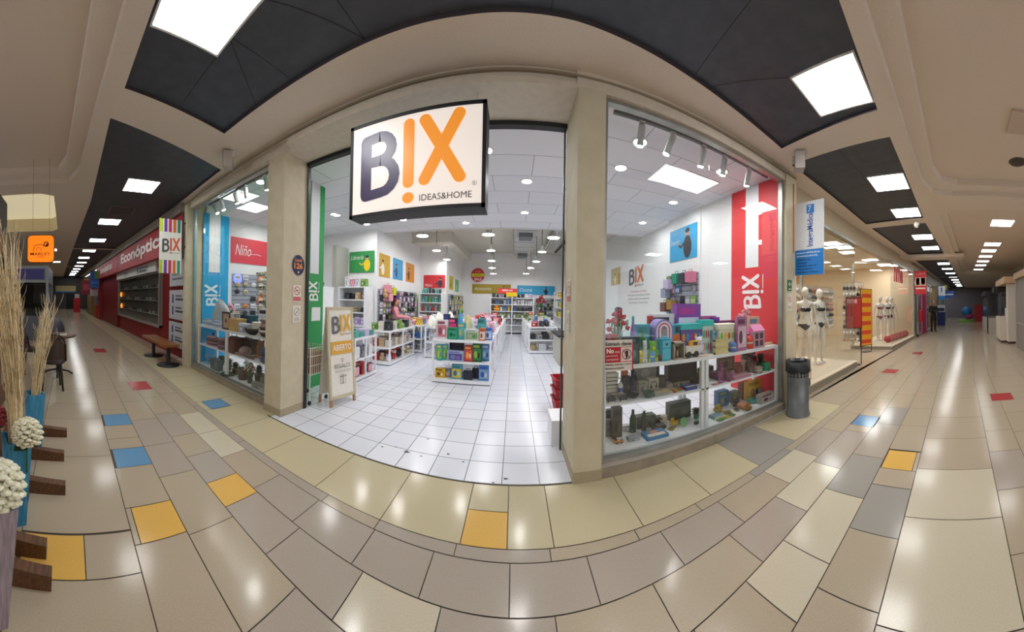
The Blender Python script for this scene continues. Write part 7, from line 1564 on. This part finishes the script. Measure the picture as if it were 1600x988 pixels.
q.build('hanger', t)
# planters with dried branches on a wooden stand
def vase(px0, X, Y, z0, w, h, matk, label, tilt=0):
    t = thing('planter_box', label, 'planter', (X,Y,z0), math.radians(25)); q = MB(); a = w*.34; b = w/2
    vs = [(-a,-a,0),(a,-a,0),(a,a,0),(-a,a,0),(-b,-b,h),(b,-b,h),(b,b,h),(-b,b,h),(-b*.85,-b*.85,h),(b*.85,-b*.85,h),(b*.85,b*.85,h),(-b*.85,b*.85,h),(-a*.85,-a*.85,.03),(a*.85,-a*.85,.03),(a*.85,a*.85,.03),(-a*.85,a*.85,.03)]
    q.add(vs,[(3,2,1,0)]+[(i,(i+1)%4,4+(i+1)%4,4+i) for i in range(4)]+[(4+i,4+(i+1)%4,8+(i+1)%4,8+i) for i in range(4)]+[(8+i,8+(i+1)%4,12+(i+1)%4,12+i) for i in range(4)]+[(12,13,14,15)],matk); q.build('box', t)
    return t
vase(0,-1.82,-.345,.0,.17,.56,'blue_wood','bright blue wooden planter nearest the camera')
vase(0,-2.68,-.33,.0,.16,.56,'blue_wood','second blue wooden planter half hidden behind the branches')
vase(0,-1.25,-.36,.0,.22,.56,'grey_wood','greyish white wooden planter at the bottom left corner')
t = thing('planter_stand', 'brown wooden planter stand with feet sticking out into the passage', 'stand', (-1.9,-.55,0), world=True)
q = MB(); q.box(-3.4,-.9,-.62,-.57,.05,.2,'wood_brown'); q.box(-3.4,-.9,-.62,-.57,.55,.66,'wood_brown'); q.build('rail', t)
for X in (-2.98,-2.24,-1.55,-1.06):
    q = MB(); q.box(X-.03,X+.03,-.62,-.56,0,1.5,'wood_brown'); q.build('post', t)
for X,y1 in ((-2.98,-.02),(-2.55,-.04),(-2.12,-.02),(-1.60,-.12),(-1.43,-.08)):
    q = MB(); q.prism([(-.60,0),(y1,0),(y1,.075),(y1-.05,.08),(-.60,.13)],X-.03,X+.03,'wood_brown','x'); q.build('foot', t)
rg = random.Random(5)
def branches(label, X, Y, z0, n, spread, top, lean):
    t = thing('dried_branches', label, 'dried branches', (X,Y,z0)); q = MB()
    for i in range(n):
        a = rg.uniform(0,6.28); r = spread*rg.random()**.6; H_ = top*rg.uniform(.7,1.0); ex_,ey_ = r*math.cos(a)+lean[0], r*math.sin(a)*.7+lean[1]; ph = rg.uniform(0,6)
        pts = [(.045*math.cos(a)*(1-u)+ex_*u*u+.02*math.sin(u*9+ph)*u, .045*math.sin(a)*(1-u)+ey_*u*u+.02*math.cos(u*8+ph)*u, H_*u) for u in [k/7 for k in range(8)]]
        q.tube(pts,[.0055-.004*k/7 for k in range(8)],'straw',4)
        for k in range(3,8):
            for _ in range(2):
                p = Vector(pts[k]); an = rg.uniform(0,6.28); L_ = rg.uniform(.05,.14); q.tube([p,p+Vector((math.cos(an)*L_*.3,math.sin(an)*L_*.3,L_*.6)),p+Vector((math.cos(an)*L_*.35,math.sin(an)*L_*.35,L_))],[.0022,.0016,.0008],'straw',3)
    q.build('twigs', t)
branches('tall bunch of dried straw coloured branches in the near blue planter', -1.82,-.345,.3,80,.19,1.58,(-.02,-.10))
branches('dried branches at the very left edge behind the near planter', -1.66,-.50,.3,60,.16,1.5,(.0,-.02))
branches('shorter dried branch bunch in the second blue planter', -2.68,-.33,.3,40,.16,1.12,(-.05,.12))
def hydrangea(label, X, Y, z0, r, c1, c2, leafd=1):
    t = thing('hydrangea_bloom', label, 'flower', (X,Y,z0)); q = MB(); rg2 = random.Random(int(X*100))
    for i in range(70):
        th = math.acos(1-2*(i+.5)/70*.8); ph = i*2.39996; p = Vector((math.sin(th)*math.cos(ph),math.sin(th)*math.sin(ph),math.cos(th)))*r
        for j in range(4): a = j*1.5708+ph; q.ell((p.x+r*.10*math.cos(a),p.y+r*.10*math.sin(a),p.z+r*.05*math.sin(a*2)),(r*.19,r*.19,r*.10),c1 if (i+j)%3 else c2,6,4)
    q.build('petals', t); q = MB(); q.tube([(0,0,-.25),(0,0,-.03)],.006,'leaf'); s_ = MB(); leafy(q,r*1.5,.06,-.09,6,'leaf_dark',1,.35); q.build('leaves', t)
hydrangea('cream hydrangea bloom in the near blue planter', -1.74,-.26,.63,.085,'#e8e4c8','#f2f0dc')
hydrangea('cream hydrangea bloom in the grey planter at the bottom left', -1.22,-.30,.64,.095,'#e6e6cc','#f4f2e0')
hydrangea('dusty red hydrangea bloom at the left edge', -1.86,-.50,.66,.075,'#9a3a40','#b05058')
# café chair and table
def cafe_chair(label, X, Y, rz):
    t = thing('cafe_chair', label, 'chair', (X,Y,0), rz); K='#2a1a14'
    q = MB(); q.lathe([(.21,.43),(.22,.45),(.21,.47),(.0001,.475)],K,n=24); q.build('seat', t)
    for a in (.7,2.4,3.9,5.5): q = MB(); q.tube([(.17*math.cos(a),.17*math.sin(a),.44),(.22*math.cos(a),.22*math.sin(a),0)],.017,K,8); q.build('leg', t)
    q = MB(); pts = [(.22*math.cos(a),.22*math.sin(a),.47+.42*math.sin((a-.3)/(2.84-.3)*math.pi)**.35) for a in [.3+i*(2.84-.3)/14 for i in range(15)]]; q.tube([(.21,.06,.46)]+pts+[(-.21,.06,.46)],.018,K,8); q.build('back_rail', t)
    q = MB(); n=14; vs=[]
    for i in range(n+1): a=.4+i*(2.74-.4)/n; h_=.47+.36*math.sin((a-.3)/(2.84-.3)*math.pi)**.35; vs += [(.215*math.cos(a),.215*math.sin(a),.50),(.215*math.cos(a),.215*math.sin(a),h_)]
    q.add(vs,[(2*i,2*i+2,2*i+3,2*i+1) for i in range(n)],'#3a2820',True); q.build('cane_back', t)
cafe_chair('dark round backed café chair beside the left passage', -4.50,-.28, math.radians(-80))
cafe_chair('second dark café chair behind the first one', -5.4,-.75, math.radians(200))
t = thing('cafe_table', 'small café table behind the round backed chair', 'table', (-5.35,-.22,0)); q = MB(); q.lathe([(.0001,.72),(.33,.72),(.34,.74),(.33,.755),(.0001,.755)],'#5a3c24',n=28); q.build('tabletop', t); q = MB(); q.cyl((0,0,.02),(0,0,.72),.035,'#17181a'); q.build('pedestal', t); q = MB()
for a in (0,1.57,3.14,4.71): q.tube([(0,0,.1),(.2*math.cos(a),.2*math.sin(a),.06),(.28*math.cos(a),.28*math.sin(a),.01)],.018,'#17181a')
q.build('feet', t)
item('book',(-5.25,-.12,.755),.16,.12,.02,['#e8e4da','#6a6a60','#a0a090'],'white napkins and cutlery tray on the café table')
# left kiosk structure
t = thing('coffee_kiosk', 'dark wooden coffee kiosk at the left edge of the photo', 'kiosk', (-4,-2,0), world=True)
q = MB(); q.box(-4.4,-3.3,-1.9,-1.2,0,1.05,'#1c1a1c'); q.build('counter', t); q = MB(); q.box(-4.45,-3.2,-1.95,-1.12,1.05,1.09,'#4c8a80'); q.build('countertop', t)
for X,Yy in ((-4.4,-1.2),(-3.3,-1.2),(-4.4,-1.9)): q = MB(); q.box(X-.04,X+.04,Yy-.04,Yy+.04,1.09,3.1,'wood_brown'); q.build('post', t)
q = MB(); q.box(-4.6,-3.1,-2.0,-1.05,2.45,3.0,'#17181e'); q.box(-4.62,-3.08,-2.02,-1.03,2.15,2.45,'#7a5c2c'); q.build('canopy', t)
q = MB(); q.box(-5.3,-4.7,-1.2,-1.12,1.75,2.15,'#0f0f14'); q.build('menu_board', t)
t = thing('market_kiosk', 'grey glass market kiosk far down the left passage', 'kiosk', (-11,-1.3,0), world=True)
q = MB(); q.box(-11.5,-9.2,-2.2,-.75,0,.8,'#5a5c66'); q.build('base', t); q = MB(); q.box(-11.45,-9.25,-2.15,-.8,.8,1.9,'glass_dark'); q.build('glass', t); q = MB(); q.box(-11.5,-9.2,-2.2,-.72,1.9,2.45,'#8a909c'); q.box(-9.19,-9.18,-2.0,-.85,2.0,2.35,'#3a3a80'); q.build('canopy', t)
for X,Yy in ((-9.2,-.75),(-11.5,-.75)): q = MB(); q.box(X-.04,X+.04,Yy-.04,Yy+.04,0,2.45,'#8a909c'); q.build('post', t)
t = thing('covered_cart', 'low grey violet covered cart beside the far left kiosk', 'cart', (-8.7,-.55,0)); q = MB(); q.ell((0,0,.4),(.45,.4,.42),'#4c4a5c',16,10); q.build('cover', t); q = MB(); q.box(-.35,.35,-.3,.3,0,.1,'#2a2a30'); q.build('frame', t)
# the far side of the passage behind the photographer: plain shopfronts, with an unseen gap made to let the world light in
bk = MB(); bk.box(-34,-7,-6.4,-6.2,0,CEIL,'#8f8678'); bk.box(7,36,-6.4,-6.2,0,CEIL,'#8f8678'); bk.box(-7,-6.8,-12,-6.2,0,CEIL,'#8f8678'); bk.box(6.8,7,-12,-6.2,0,CEIL,'#8f8678'); struct('wall_behind', bk)

# ================================================================ third level: prints, lenses and trims belong to the part they sit on
UNDER = {'printed_panel':('carton',),'print':('cloth','board','card','disc','front_panel','lit_face'),'lettering':('illuminated_face','fascia'),'lens':('body','dome'),'diffuser':('lamp_shade','frame'),'cane_back':('back_rail',),
         'eye':('body',),'muzzle':('body',),'opening':('house',),'cover_print':('cover',),'straps':('cups',),'logo':('panel',),'white_stripe':('panel',),'front_frame':('front_panel',),'door':('body',),'backdrop':('frame',),'picture':('border',)}
for o in [o for o in bpy.data.objects if o.parent is not None and o.parent.parent is None and o.type == 'MESH']:
    nm_ = o.name.split('.')[0]
    if nm_ in UNDER:
        for sib in o.parent.children:
            if sib is not o and sib.name.split('.')[0] in UNDER[nm_] and sib.location.length < 1e-6: o.parent = sib; break
for o in bpy.data.objects:
    if o.get('_w') is not None: del o['_w']
